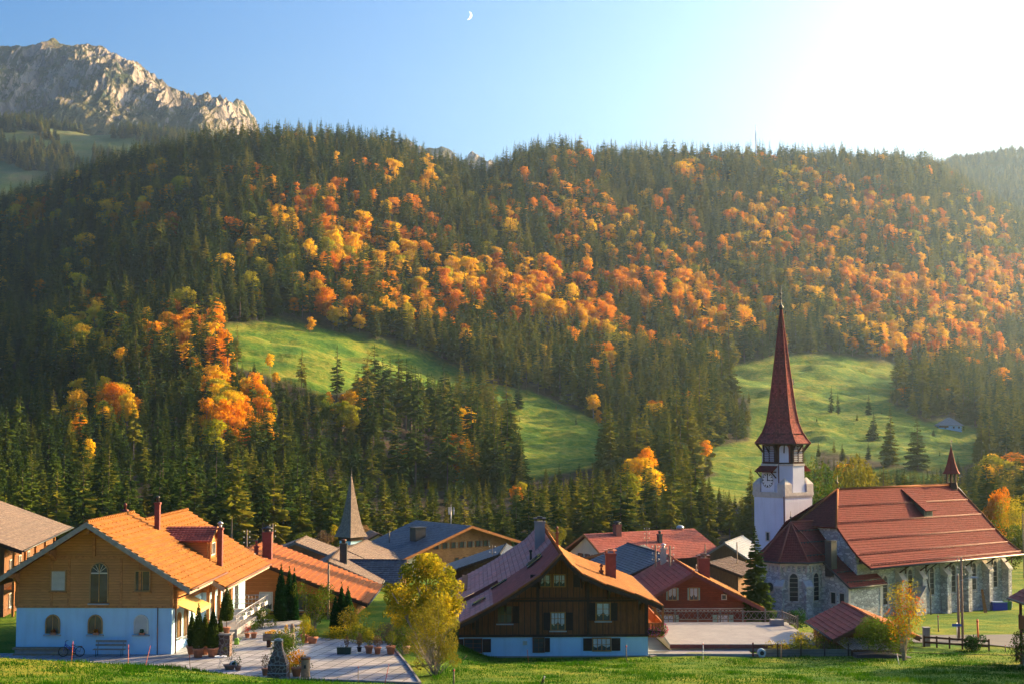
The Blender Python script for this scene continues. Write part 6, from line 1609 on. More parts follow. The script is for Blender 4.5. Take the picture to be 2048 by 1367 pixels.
h7, _ = shingle_house((1336, 1111), 136, 0, 14, 8.6, 3.6, 4, 2.0, SLATE, W_BARN, 'dark slate roofed house behind the red wooden house', 11, 0, vb=BEAM_D)
h8, _ = shingle_house((1222, 1103), 158, 0, 9, 6, 1.5, 3.0, 1.2, SLATE, W_BARN, 'low slate roof with an orange bargeboard behind the brown chalet', -30, 0, vb=W_ORANGE)
def farmhouse():
    A = at(1175, 1066, 195); rz = math.atan2(9.5, 15); h = empty('farmhouse', (A.x, A.y, -1.5), rz - R(0)); tag(h, 'long farmhouse with a red-brown tiled roof and white gable at the edge of the wood', 'farmhouse')
    # x along the ridge, y across (away)
    L_, hw, zr, ze = 19.5, 6.2, A.z + 1.5, A.z + 1.5 - 3.4
    r_ = MB(); slope(r_, [(-1, -hw, ze), (-.6, 0, zr)], [(L_, -hw, ze), (L_ - .8, 0, zr)], .42, .03, .15); slope(r_, [(L_, hw, ze), (L_ - .8, 0, zr)], [(-1, hw, ze), (-.6, 0, zr)], .42, .03, .15)
    slope(r_, [(3.0, -hw - 2.2, ze - .35), (3.6, -hw + 1.5, ze + .9)], [(9.5, -hw - 2.2, ze - .35), (9.5, -hw + 1.5, ze + .9)], .42, .03, .12); ro = r_.build('roof', TILE_R, h)
    w = MB(); w.box(0, L_ - 1, -hw + 1, hw - 1, -2, ze + .3); w.prism([(-hw + 1, ze), (0, zr - .25), (hw - 1, ze)], 0, L_ - 1, 'x'); w.build('wall', PL_C, h)
    MB().box(.2, L_ - 1.2, -hw + .9, -hw + 1, 1.8, ze + .2).build('upper_wall', W_BARN, h)
    v = MB(); verge_board(v, [(-1, -hw, ze), (-.6, 0, zr)], .3, .06, (-1, 0, 0)); verge_board(v, [(-1, hw, ze), (-.6, 0, zr)], .3, .06, (-1, 0, 0)); v.build('bargeboard', W_ORANGE, h)
    for y in (1.6, 0, -1.6): window(h, Matrix.Translation((0, y, ze - .3)) @ Matrix.Rotation(R(-90), 4, 'Z'), .6, .9, FR_D, mull=1, shut=SH_D, sw=.25, sill=False)
    chimney(h, 4.6, -.6, zr - .8, zr + 1.1, .9, .8, RED_M, 'hood', MET_D); chimney(h, 10.4, -2.6, zr - 1.8, zr - .3, .55, .55, MET_D, 'pot')
    MB().lathe([(.5, 0), (.55, .3), (.3, .5)], 10, (L_ - 3.2, .2, zr)).build('ventilator', METAL, ro)
farmhouse()
h9, _ = shingle_house((1425, 1124), 168, 0, 7, 3.2, 1.3, 4.2, 1.3, SHING_D, W_BARN, 'small brown-roofed hut between the farmhouse and the tall dark fir', -28, -1.2, vb=BEAM_D)
h10, _ = shingle_house((1455, 1084), 195, 0, 12, 3.4, 2.2, 3.4, 2.2, m_tiles('tin_roof', (0.30, 0.32, 0.34), .5, .1, .3, (.2, .17, .15), .35), W_BARN, 'weathered barn with a pale metal roof left of the church tower', -20, -2, vb=W_GREY)
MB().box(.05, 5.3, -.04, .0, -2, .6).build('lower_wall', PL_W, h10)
def alp_hut():
    g = ground(1902, 858, 300); Y = g.y; s_ = Y / F
    h = empty('alp_hut', g, R(-8)); tag(h, 'lonely white alpine hut with a low hipped grey roof in the shaded pasture', 'hut'); w = 26 * s_; 
    r_ = MB(); zr, ze, D = 24 * s_, 8 * s_, 11
    slope(r_, [(-w, 0, ze), (-.6, 6, zr)], [(w, 0, ze), (.6, 6, zr)], .5, .02); slope(r_, [(w, 0, ze), (.6, 6, zr)], [(w, 12, ze), (.6, 6, zr)], .5, .02); slope(r_, [(-w, 12, ze), (-.6, 6, zr)], [(-w, 0, ze), (-.6, 6, zr)], .5, .02); slope(r_, [(w, 12, ze), (.6, 6, zr)], [(-w, 12, ze), (-.6, 6, zr)], .5, .02)
    r_.build('roof', m_tiles('hut_shingles', (0.22, 0.24, 0.27), .3, .2, .3, (.3, .3, .32), .6, course=.3), h)
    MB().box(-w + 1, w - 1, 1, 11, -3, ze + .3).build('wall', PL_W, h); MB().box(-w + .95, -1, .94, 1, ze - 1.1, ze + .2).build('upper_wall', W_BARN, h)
    for x in (-2.5, 1.5, 4): window(h, WM(x, .6, y=1.0), .7, .8, FR_D, mull=0, sill=False)
alp_hut()
def mast():
    YM = 1420 * float(stretch(1512)) - 6; p = at(1512, 300, YM); g = gz(p.x, p.y); o = empty('radio_mast', (p.x, p.y, g)); top = zpix(250, YM) - g
    tag(o, 'thin radio mast rising from the wooded crest', 'mast'); m = MB(); r = .8
    for k in range(3):
        a = k * 2.094; m.tube([(r * math.cos(a), r * math.sin(a), 0), (.4 * math.cos(a), .4 * math.sin(a), top * .8)], .3, 5)
    n = 14
    for i in range(n):
        z0, z1 = top * .8 * i / n, top * .8 * (i + 1) / n; q0, q1 = r + (.4 - r) * i / n, r + (.4 - r) * (i + 1) / n
        for k in range(3): a, b = k * 2.094, (k + 1) * 2.094; m.bar((q0 * math.cos(a), q0 * math.sin(a), z0), (q1 * math.cos(b), q1 * math.sin(b), z1), .1)
    m.tube([(0, 0, top * .78), (0, 0, top)], .42, 6); m.build('lattice_tower', METAL, o)
mast()
def moon():
    p = at(941, 31, 9500) ; 
    t = NT('moonlight'); e = t.node('Emission'); e.inputs[0].default_value = (1, .98, .94, 1); e.inputs[1].default_value = 0.9; t.t.links.new(e.outputs[0], t.out.inputs[0])
    rr = 8.2 * 9500 / F; m = MB(); n = 24; P = []
    for k in range(n + 1): a = -R(88) + R(176) * k / n; P.append((math.cos(a) * rr, math.sin(a) * rr))
    for k in range(n + 1): a = R(88) - R(176) * k / n; P.append((math.cos(a) * rr * .50, math.sin(a) * rr))
    m.M = Matrix.Rotation(R(12), 4, 'Y')
    vs = [(x, 0, z) for x, z in P] + [(x, rr * .3, z) for x, z in P]; N = len(P)
    fs = []
    for k in range(n): fs.append((k, k + 1, N - 2 - k, N - 1 - k))
    for k in range(n): fs.append((N + N - 1 - k, N + N - 2 - k, N + k + 1, N + k))
    for k in range(N): fs.append((k, N + k, N + (k + 1) % N, (k + 1) % N))
    m.add(vs, fs)
    o = m.build('moon', t.m); o.location = (p.x - rr * .6, p.y, p.z); tag(o, 'thin white crescent moon high in the pale sky', 'moon')
moon()
# ================================================================== ground sheets: terrace, road, lane
def sheet(name, outline, mat, dz=.05, step=.8, flat=None):
    xs = [p[0] for p in outline]; ys = [p[1] for p in outline]; m = MB(); V = {}; 
    nx = int((max(xs) - min(xs)) / step) + 1; ny = int((max(ys) - min(ys)) / step) + 1
    bm = bmesh.new(); vs = [bm.verts.new((x, y, 0)) for x, y in outline]; bm.faces.new(vs)
    for i in range(1, nx): bmesh.ops.bisect_plane(bm, geom=bm.verts[:] + bm.edges[:] + bm.faces[:], plane_co=(min(xs) + i * step, 0, 0), plane_no=(1, 0, 0))
    for i in range(1, ny): bmesh.ops.bisect_plane(bm, geom=bm.verts[:] + bm.edges[:] + bm.faces[:], plane_co=(0, min(ys) + i * step, 0), plane_no=(0, 1, 0))
    for v in bm.verts: v.co.z = (flat if flat is not None else gz(v.co.x, v.co.y)) + dz
    bmesh.ops.recalc_face_normals(bm, faces=bm.faces[:])
    me = bpy.data.meshes.new(name); bm.to_mesh(me); bm.free()
    for p in me.polygons: pass
    return tag(link(name, me, mat), kind='structure')
def m_pavers():
    t = NT('concrete_pavers'); v = t.coord('World'); mp = t.node('Mapping'); mp.inputs['Rotation'].default_value = (0, 0, R(14)); t.t.links.new(v, mp.inputs[0])
    sp = t.node('SeparateXYZ'); t.t.links.new(mp.outputs[0], sp.inputs[0]); s = .8
    a, b = t.math('DIVIDE', sp.outputs[0], s), t.math('DIVIDE', sp.outputs[1], s)
    ga = t.math('LESS_THAN', t.math('FRACT', a), .075); gb = t.math('LESS_THAN', t.math('FRACT', b), .075); g = t.math('MAXIMUM', ga, gb)
    cb = t.node('CombineXYZ'); t.t.links.new(t.math('FLOOR', a), cb.inputs[0]); t.t.links.new(t.math('FLOOR', b), cb.inputs[1])
    w = t.node('TexWhiteNoise', noise_dimensions='2D'); t.t.links.new(cb.outputs[0], w.inputs['Vector'])
    n = t.noise(v, .5, 5); f = t.noise(v, 14, 3)
    c = t.ramp(t.math('ADD', t.math('MULTIPLY', w.outputs[0], .4), t.math('MULTIPLY', n, .6)), [(.3, (.27, .28, .31)), (.7, (.42, .43, .47))])
    c = t.mix(t.math('MULTIPLY', t.ramp(f, [(.55, (0, 0, 0)), (.75, (1, 1, 1))]), .3), c, (.2, .18, .16)); c = t.mix(t.math('MULTIPLY', g, .9), c, (.035, .035, .035))
    t.bsdf(c, .85, t.bump(t.math('SUBTRACT', t.math('MULTIPLY', f, .2), g), .6, .02)); return t.m
PAV = m_pavers()
def asphalt():
    t = NT('asphalt'); v = t.coord('World'); n = t.noise(v, .4, 5); f = t.noise(v, 30, 2)
    t.bsdf(t.ramp(n, [(.3, (.075, .078, .085)), (.7, (.12, .12, .125))]), .9, t.bump(f, .3, .01)); return t.m
ASPH = asphalt()
fx = lambda px, Y: (px - CX) / F * Y
TP = [(-33, 90.9), (-33, 87.2), (-25, 86.0), (-21.2, 82.9), (fx(480, 83), 82.6), (fx(560, 82), 81.8), (fx(843, 80.2), 80.2), (-6.2, 86.0), (-8.3, 96.0), (-14.0, 97.8), (-15.5, 106), (-21.5, 108), (-21.5, 90.9)]
sheet('terrace', TP, PAV, .0, 2.0, flat=5.66)
EDGE = MB()
for (a, b) in zip(TP[5:8], TP[6:9]): EDGE.bar((a[0], a[1], 5.5), (b[0], b[1], 5.5), .12, .5)
tag(EDGE.build('terrace_edge', CONC_D), kind='structure')
RD = [(30, 118.5), (37, 118), (46, 118), (60, 121), (60, 96), (44, 98), (38.5, 103), (35, 108.5), (30, 111.2), (24, 112), (16, 117), (10.5, 117), (10.5, 122), (20, 121)]
sheet('road', RD, ASPH, .07, 1.5)
sheet('lane', [(9.6, 99), (11.3, 103), (11.3, 117), (10.0, 150), (6.5, 150), (9.7, 117), (9.6, 103)], ASPH, .09, 1.5)
tag(MB().box(9.2, 17.2, 100.4, 100.6, 2.8, 4.12).box(9.2, 9.4, 100.6, 103.6, 2.8, 4.12).box(9.4, 17.0, 100.6, 103.5, 3.0, 3.9).build('retaining_wall', CONC), 'low concrete wall with a paved pad in front of the garage', 'wall')

# ---------------- foreground grass: blades in tufts on the near slope
def grass():
    rg_ = np.random.RandomState(3); N = 270000
    Y = 58 + (rg_.rand(N) ** .8) * 50; X = (rg_.rand(N) * 2200 - 80 - CX) / F * Y
    okm = np.where(X < -4.6, Y < 80.5, Y < 99.3) | ((X > 17) & (Y < 104)); d = fbm(X / 2.2, Y / 2.2, 3, 44); okm &= rg_.rand(N) < np.clip(.5 + d * 1.8, .12, 1)
    X, Y = X[okm], Y[okm]; n = len(X); Z = hz(X, Y); hh = rg_.uniform(.04, .12, n) * (1 + 1.2 * (d[okm] > .14)); a = rg_.uniform(0, 6.28, n); w = rg_.uniform(.014, .04, n)
    lx, ly = rg_.normal(0, .05, n), rg_.normal(0, .05, n); dx, dy = np.cos(a) * w, np.sin(a) * w
    V = np.stack([np.stack([X - dx, Y - dy, Z - .02], 1), np.stack([X + dx, Y + dy, Z - .02], 1), np.stack([X + lx, Y + ly, Z + hh], 1)], 1).reshape(-1, 3)
    m = m_leaf('grass_blades', [(.3, (.012, .065, .003)), (.5, (.028, .11, .004)), (.74, (.09, .17, .008))], .4, .5, False)
    o = link('grass', fast_mesh('grass', V, np.arange(3 * n).reshape(-1, 3)), m); tag(o, 'short green meadow grass on the slope in front of the houses', 'grass', kind='stuff')
grass()

# ---------------- near trees and shrubs
def yellow_tree():
    Y = 88; b = Vector((fx(868, Y), Y, 5.3)); o = empty('autumn_tree', b); tag(o, 'tree with bright yellow leaves in front of the brown chalet left corner', 'tree')
    L_ = []
    for (px_, py_, r) in [(855,1130,.95),(825,1150,.9),(800,1185,.8),(880,1150,1.0),(905,1175,.75),(835,1195,1.1),(870,1205,1.1),(895,1215,.9),(805,1215,.6),(845,1235,.8),(880,1245,.8),(775,1175,.45),(915,1205,.55),(865,1118,.5),(785,1215,.4),(840,1120,.5),(900,1140,.4),(812,1135,.4),(785,1195,.6),(800,1240,.6),(830,1225,.8),(860,1255,.8),(900,1240,.6),(775,1225,.35)]:
        q = at(px_, py_, Y + random.uniform(-1.2, 1.2)) - b; L_.append((q, (r, r, r * .85)))
    leaf_cloud('crown', L_, 11000, .09, L_YEL, o, seed=2, fill=.15); stems('trunk', (0, 0, -.3), [tuple(q[0] + Vector((0, 0, .2))) for q in L_[:12]], .11, BARK_G, o, 3, .04, 3)
    Y = 84; b = Vector((fx(872, Y), Y, gz(fx(872, Y), Y))); o = empty('willow_shrub', b); tag(o, 'loose olive-green shrub of many thin stems below the yellow tree', 'shrub')
    L_ = []; rs = random.Random(8)
    for (px_, py_, r) in [(845,1235,.7),(870,1220,.8),(900,1250,.6),(830,1265,.6),(860,1270,.8),(895,1285,.7),(840,1300,.45),(880,1310,.5),(910,1320,.4),(840,1325,.4),(895,1300,.6),(820,1290,.5)]:
        q = at(px_, py_, Y + rs.uniform(-.8, .8)) - b; L_.append((q, (r, r, r)))
    leaf_cloud('leaves', L_, 8500, .055, L_OLV, o, seed=5, fill=.1, aspect=.4); stems('stem', (0, 0, -.2), [tuple(q[0] + Vector((rs.uniform(-.2, .2), 0, .3))) for q in L_] + [tuple(q[0]) for q in L_], .035, BARK_G, o, 9, .06, 4)
yellow_tree()
def shrub(px_, py_, Y, w, hgt_, mat, label, name='shrub', n=900, leaf=.06, nst=5, seed=1, ground_z=None, tall=False, bark=None, fill=.4):
    x = fx(px_, Y); z = ground_z if ground_z is not None else gz(x, Y); o = empty(name, (x, Y, z)); rs = random.Random(seed); L_ = []
    for k in range(9): L_.append(((rs.uniform(-.6, .6) * w, rs.uniform(-.5, .5) * w, hgt_ * (rs.uniform(.3, .85) if not tall else .35 + .6 * k / 9)), w * rs.uniform(.35, .6) if not tall else w * (1 - .5 * abs(k / 9 - .35))))
    leaf_cloud('leaves', L_, n, leaf, mat, o, seed=seed, fill=fill); stems('stem', (0, 0, -.2), [(l[0][0] * .9, l[0][1] * .9, l[0][2]) for l in L_[:nst]], .02 + .012 * hgt_ ** .5, bark or BARK_G, o, seed, .05, 2)
    return tag(o, label, 'shrub' if name == 'shrub' else 'tree')
shrub(1800, 1310, 97, 1.0, 5.3, L_RU, 'young slender tree with yellow and rust leaves in front of the nave', 'autumn_tree', 700, .07, 7, 3, None, True, fill=.1)
o_ = shrub(1802, 1310, 97.2, 1.05, 5.4, L_YEL, 'young slender yellow tree growing through the rust one in front of the nave', 'autumn_tree', 2400, .065, 5, 4, None, True, fill=.1)
shrub(1765, 1310, 99, 1.9, 2.7, L_GR, 'big rounded dark green bush beside the tiled shed', 'shrub', 5200, .07, 7, 6)
shrub(1938, 1298, 104, .85, 1.15, L_THUJA, 'round dark green bush by the rail fence and the road', 'shrub', 1800, .06, 6, 7)
shrub(1456, 1180, 140, 1.3, 2.6, L_YEL, 'bright yellow rounded tree behind the red house', 'autumn_tree', 1800, .09, 5, 8)
shrub(1432, 1170, 146, .8, 1.7, L_YEL, 'small yellow bush left of the bright yellow tree behind the red house', 'shrub', 900, .08, 4, 9)
shrub(632, 1245, 104, 1.6, 3.6, L_OLV, 'loose olive garden tree between the two clumps of dark columnar shrubs', 'autumn_tree', 2200, .07, 9, 10, None, False, fill=0)
shrub(705, 1260, 99, 1.2, 2.2, L_OLV, 'grey-green bush in front of the three dark columns', 'shrub', 1300, .06, 7, 11)
shrub(530, 1250, 102, 1.0, 2.1, L_GR, 'leafy green bush at the end of the balcony', 'shrub', 1800, .06, 6, 12)
shrub(678, 1275, 97, 1.0, .9, L_YEL, 'low yellow bush at the garden edge of the terrace', 'shrub', 1200, .05, 5, 13)
shrub(735, 1282, 95.5, 1.4, 1.3, L_YEL, 'yellow-leaved bush behind the terracotta pots', 'shrub', 2200, .05, 7, 14)
shrub(770, 1285, 95.2, 1.3, 1.5, L_BR, 'brownish bush right of the yellow one behind the pots', 'shrub', 1800, .05, 7, 15)
shrub(812, 1300, 92, 1.2, 1.7, L_OLV, 'olive bush where the terrace meets the yellow tree', 'shrub', 1600, .05, 7, 16)
shrub(612, 1258, 97.5, .8, 1.2, L_YEL, 'bright yellow potted looking bush on the garden edge', 'shrub', 900, .06, 6, 17)
shrub(582, 1310, 86.5, 1.25, 1.9, L_GR, 'dense dark bush behind the stone barbecue', 'shrub', 3200, .05, 6, 18, 5.66)
shrub(600, 1330, 85.0, .7, 1.0, L_OR, 'orange-brown bush beside the dense dark one', 'shrub', 900, .05, 5, 19, 5.66)
shrub(587, 1338, 83.8, .42, .55, L_GO, 'little golden bush at the foot of the barbecue', 'shrub', 500, .045, 4, 20, 5.66)
shrub(617, 1335, 84.2, .5, .85, L_OLV, 'wispy bush with blue flowers left of the log post', 'shrub', 500, .045, 5, 21, 5.66)
shrub(1330, 1285, 112, .4, .5, L_GR, 'small green tuft by the lane', 'shrub', 200, .06, 3, 22) if False else None
for i, (a, b, mt) in enumerate([(1588, 1275, L_YEL), (1604, 1262, L_OLV), (1640, 1290, L_YEL)]):
    shrub(a, b, 102.5 + i, .8, 1.3, mt, ['yellow weeds at the right end of the garage roof', 'olive weeds beside the tiled shed eave', 'yellow weeds along the grey plank fence'][i], 'shrub', 700, .06, 5, 30 + i)
for i, a in enumerate((1545, 1575, 1615, 1655, 1690)):
    shrub(a, 1290, 101.2, .85, .95, L_OLV if i % 2 else L_YEL, ['pale weeds at the left end behind the grey plank fence', 'pale weeds second from the left behind the grey plank fence', 'pale weeds in the middle behind the grey plank fence', 'pale weeds fourth from the left behind the grey plank fence', 'pale weeds at the right end behind the grey plank fence'][i], 'shrub', 500, .05, 5, 40 + i)
shrub(1585, 1240, 122, 1.0, 2.0, L_THUJA, 'dark bush by the choir wall', 'shrub', 900, .08, 5, 50)
shrub(2040, 1262, 92, 1.1, 2.0, L_GR, 'green bush with red flowers at the right edge', 'shrub', 1500, .06, 5, 51)
shrub(1340, 1320, 96, .1, .1, L_GR, 'x', 'shrub', 10) if False else None
# bushes and small trees at the foot of the wood behind the roofs
for i, (a, b, Y, w_, h_, mt, lb) in enumerate([(615,1085,232,2.6,3.6,L_OLV,'olive round tree left of the shingled spire'),(648,1068,236,2.0,4.5,L_BR,'bare brownish bush beside the shingled spire'),(676,1060,238,1.5,5.5,L_YEL,'bright yellow tree touching the shingled spire'),
    (735,1080,236,1.8,5.0,L_BR,'thin brown tree just right of the shingled spire'),(1110,1100,238,2.2,5,L_OLV,'grey-green bush behind the brown chalet ridge'),(1085,1100,236,2.2,6,L_BR,'thin brown bush left of the farmhouse'),
    (1660,970,225,3.4,6,L_GR,'round green tree behind the church ridge, left of the pair'),(1710,965,222,2.4,3.6,L_OLV,'yellow-green round tree behind the church ridge, right of the pair'),
    (1985,1000,235,1.8,4,L_OR,'orange tree behind the turret end of the church'),(2030,1010,230,3.2,8,L_YEL,'yellow-green tree at the right edge behind the church'),(2010,1060,200,2.4,4,L_OLV,'olive bush behind the right end of the nave')]):
    x = fx(a, Y); o = shrub(a, b, Y, w_, h_, mt, lb, 'autumn_tree', 5000, .10, 7, 60 + i)
    zt = zpix(b - h_ / 2 * F / Y, Y) - h_ * .6 ; o.location.z = max(gz(x, Y), min(zt, 16)) if False else gz(x, Y); sc = max(1.0, (zpix(b - (25 if b < 1050 else 12), Y) - gz(x, Y)) / h_); o.scale = (min(sc, 1.5), min(sc, 1.5), sc)

def column(px_, base_py, top_py, Y, w, label, mat=None, pot=None, gzv=None, n=1500, leafs=.05, stemh=0, lift=0.0, group='x'):
    x = fx(px_, Y); z = gzv if gzv is not None else gz(x, Y); o = empty('potted_conifer' if pot else 'columnar_shrub', (x, Y, z + lift)); H = zpix(top_py, Y) - z - lift
    z0 = (pot or 0) + stemh; L_ = []
    for k in range(10):
        t = k / 9; rr = w * (math.sin(math.pi * min(1, .28 + .68 * t)) ** .8) * (1.0 - .45 * t); L_.append(((0, 0, z0 + (H - z0) * (.06 + .84 * t)), (rr, rr, (H - z0) * .10)))
    leaf_cloud('foliage', L_, int(n * 2.2), leafs * 1.25, mat or L_THUJA, o, seed=int(px_), fill=.6)
    MB().tube([(0, 0, -.1 if not pot else pot * .7), (0, 0, z0 + (H - z0) * .4)], .03, 6).build('stem', BARK, o)
    if pot:
        r = pot * .62; MB().lathe([(r * .68, 0), (r * .95, pot * .82), (r * 1.08, pot * .83), (r * 1.1, pot), (r * .98, pot)], 18).build('pot', TERRA, o); MB().lathe([(r * .95, pot * .93), (r * .9, pot * .94)], 14).build('soil', SOIL, o)
    return tag(o, label, 'potted plant' if pot else 'shrub', group)
gT = 'dark columnar shrubs in the garden'
column(566, 1225, 1125, 106, .62, 'tallest dark column of the left garden trio', None, None, None, 5200, .05, group=gT)
column(582, 1224, 1129, 107, .55, 'dark column squeezed in the middle of the left garden trio', None, None, None, 4200, .05, group=gT)
column(592, 1223, 1133, 106.4, .42, 'slimmest dark column at the right of the left garden trio', None, None, None, 3600, .05, group=gT)
column(674, 1250, 1185, 100, .45, 'short dark column at the left of the right garden trio', None, None, None, 3200, .05, group=gT)
column(686, 1240, 1163, 101.5, .5, 'tallest dark column of the right garden trio', None, None, None, 4200, .05, group=gT)
column(699, 1243, 1170, 100.6, .62, 'stout dark column at the right of the right garden trio', None, None, None, 4600, .05, group=gT)
gP = 'potted conifers beside the chalet'; zt = 5.67
column(390, 1300, 1218, 90.5, .33, 'potted conifer nearest the sunny wall arches', L_TOP, .5, zt, 2200, .04, group=gP)
column(403, 1306, 1204, 89.3, .42, 'tall potted conifer in the pale pot, front left of the row', L_TOP, .56, zt, 2800, .04, group=gP)
column(416, 1302, 1221, 90.4, .33, 'potted conifer half hidden in the middle of the row', L_TOP, .5, zt, 2200, .04, group=gP)
column(432, 1305, 1212, 89.4, .46, 'bushiest potted conifer in the bright orange pot', L_TOP, .58, zt, 3000, .04, group=gP)
column(446, 1300, 1223, 90.2, .3, 'slim potted conifer at the right end of the row', L_TOP, .5, zt, 1800, .04, group=gP)
ped = empty('plinth_stand', (fx(452, 89.8), 89.8, zt)); tag(ped, 'grey stone clad pillar stand carrying the standard tree', 'stand')
MB().box(-.5, .5, -.4, .4, 0, 1.35).build('pillar', ST_BBQ, ped); MB().box(-.62, .62, -.5, .5, 1.35, 1.42).build('top_slab', CONC_D, ped)
column(459, 1255, 1172, 89.8, .5, 'clipped standard conifer in a pot on the stone pillar stand', L_TOP, .36, zt, 3000, .04, .45, 1.42, group=None)

def firtree(px_, base_py, top_py, Y, label, w):
    x = fx(px_, Y); z = gz(x, Y); H = zpix(top_py, Y) - z; CON_M.append(conifer_mesh('spruce_crown', 77, .21, .04, 44, 17, .25, .35, .9)); o = place_tree('c', 5, 'dark green', (x, Y, z), H, w, 1.0, label)
firtree(1507, 1236, 1050, 121, 'tall dark fir standing between the red house and the choir of the church', 1.0)

# ---------------- pots, troughs, tables
def pot(px_, Y, r, hgt_, label, mat=TERRA, plant=L_OLV, ph=.5, z=zt, group='terracotta pots on the terrace', n=350):
    o = empty('flower_pot', (fx(px_, Y), Y, z)); MB().lathe([(r * .68, 0), (r * .93, hgt_ * .8), (r * 1.06, hgt_ * .81), (r * 1.08, hgt_), (r * .95, hgt_)], 18).build('pot', mat, o); MB().lathe([(r * .93, hgt_ * .9), (r * .9, hgt_ * .92)], 14).build('soil', SOIL, o)
    if plant:
        leaf_cloud('plant', [((0, 0, hgt_ + ph * .55), (r * 1.3, r * 1.3, ph * .55))], n, .045, plant, o, seed=int(px_), fill=.1); stems('stem', (0, 0, hgt_ * .8), [(random.uniform(-r, r), random.uniform(-r, r), hgt_ + ph * random.uniform(.5, 1)) for _ in range(6)], .012, BARK_G, o, int(px_))
    return tag(o, label, 'flower pot', group)
pot(741, 90.8, .26, .47, 'large terracotta pot with yellow shrub at the back of the terrace', plant=L_YEL, ph=1.0, n=700); pot(758, 90.6, .23, .42, 'medium terracotta pot between the two larger ones at the back', plant=L_BR, ph=.7)
pot(784, 90.5, .29, .5, 'widest deep red pot at the back of the terrace', plant=L_OLV, ph=.9); pot(815, 90.7, .24, .47, 'pale pot at the far right of the terrace, by the willow shrub', m_plain('pale_terracotta', (.52, .33, .27), .8), L_OLV, .5)
pot(614, 95.3, .3, .5, 'terracotta pot with golden fern on the garden edge', plant=L_YEL, ph=1.3, n=700); pot(629, 95.0, .36, .4, 'broad terracotta bowl right of the golden fern', plant=L_OLV, ph=.4); pot(722, 91.5, .16, .3, 'small black pot behind the green trough', BLACK, L_BR, .8) 
pot(598, 82.6, .30, .5, 'empty looking terracotta pot beside the log post', plant=L_GR, ph=.15, n=60); pot(536, 82.9, .2, .4, 'terracotta pot with spindly plant left of the barbecue', plant=L_BR, ph=.8, n=160)
pot(466, 84.9, .36, .28, 'wide low pot with a thin sapling beside the bistro table', m_plain('brown_clay', (.22, .14, .11), .85), L_OLV, 1.3, n=90); pot(482, 84.6, .2, .25, 'small brown pot right of the wide low one', m_plain('brown_clay_dark', (.16, .10, .09), .85), L_GR, .5, n=90)
pot(513, 97.3, .22, .35, 'pot of red blooms by the dark opening under the balcony', plant=L_GR, ph=.9, n=200); 
o = pot(500, 97.5, .18, .3, 'small pot of red flowers left of the bigger one under the balcony', plant=FL_RED, ph=.6, n=80)
def trough():
    o = empty('trough', (fx(562, 93.5), 93.5, zt), R(4)); tag(o, 'long hollowed log trough planted with small conifers on short legs', 'trough')
    MB().tube([(-1.0, 0, .62), (1.05, 0, .62)], .24, 10).build('log', W_GREY, o); MB().box(-.75, -.5, -.2, .2, -.02, .45).box(.5, .75, -.2, .2, -.02, .45).build('leg', BEAM_D, o)
    leaf_cloud('plants', [((-.4, 0, .95), (.25, .12, .15)), ((.1, 0, .9), (.2, .1, .12)), ((.5, 0, 1.1), (.14, .1, .32)), ((-.75, 0, .9), (.15, .1, .1))], 500, .04, L_GO, o, seed=1, fill=.3)
    o = empty('wooden_post', (fx(589, 93.8), 93.8, zt)); tag(o, 'rounded wooden post at the right end of the log trough', 'post'); MB().lathe([(.13, -.2), (.14, 1.1), (.13, 1.3), (.07, 1.42)], 12).build('post', POLE, o)
    o = empty('log_post', (fx(616, 82.4), 82.4, zt)); tag(o, 'thick hollow log standing on end beside the terracotta pot', 'log'); MB().lathe([(.27, -.2), (.25, .5), (.26, 1.05), (.28, 1.1), (.2, 1.1), (.18, .9)], 14).build('log', POLE, o)
    MB().lathe([(.27, .98), (.285, 1.0), (.285, 1.08), (.27, 1.1)], 14).build('rim', COPPER, o); MB().box(-.06, .06, -.28, -.24, .5, .7).build('knot_hole', BLACK, o)
    o = empty('planter', (fx(692, 90.6), 90.6, zt)); tag(o, 'dark green rectangular planter trough with small white figures on the terrace', 'planter')
    MB().prism([(-.42, 0), (.42, 0), (.45, .42), (-.45, .42)], -.22, .22).build('box', m_plain('dark_green_paint', (.02, .045, .03), .5), o); leaf_cloud('plants', [((.15, 0, .75), (.15, .1, .35))], 220, .04, L_BR, o, seed=3)
    for i, x in enumerate((-.3, 0.0)):
        q = empty('goose_figure', (fx(692, 90.6) + x, 90.52, zt + .42)); tag(q, ['small white bird figure on the left corner of the green planter', 'small white bird figure in the middle of the green planter'][i], 'figure', 'bird figures on the planter')
        MB().lathe([(.02, 0), (.075, .05), (.06, .13), (.02, .17)], 10).build('body', WHITE, q); MB().tube([(0, 0, .13), (.03, 0, .22), (.07, 0, .23)], [.025, .02, .012], 6).build('neck', WHITE, q)
trough()
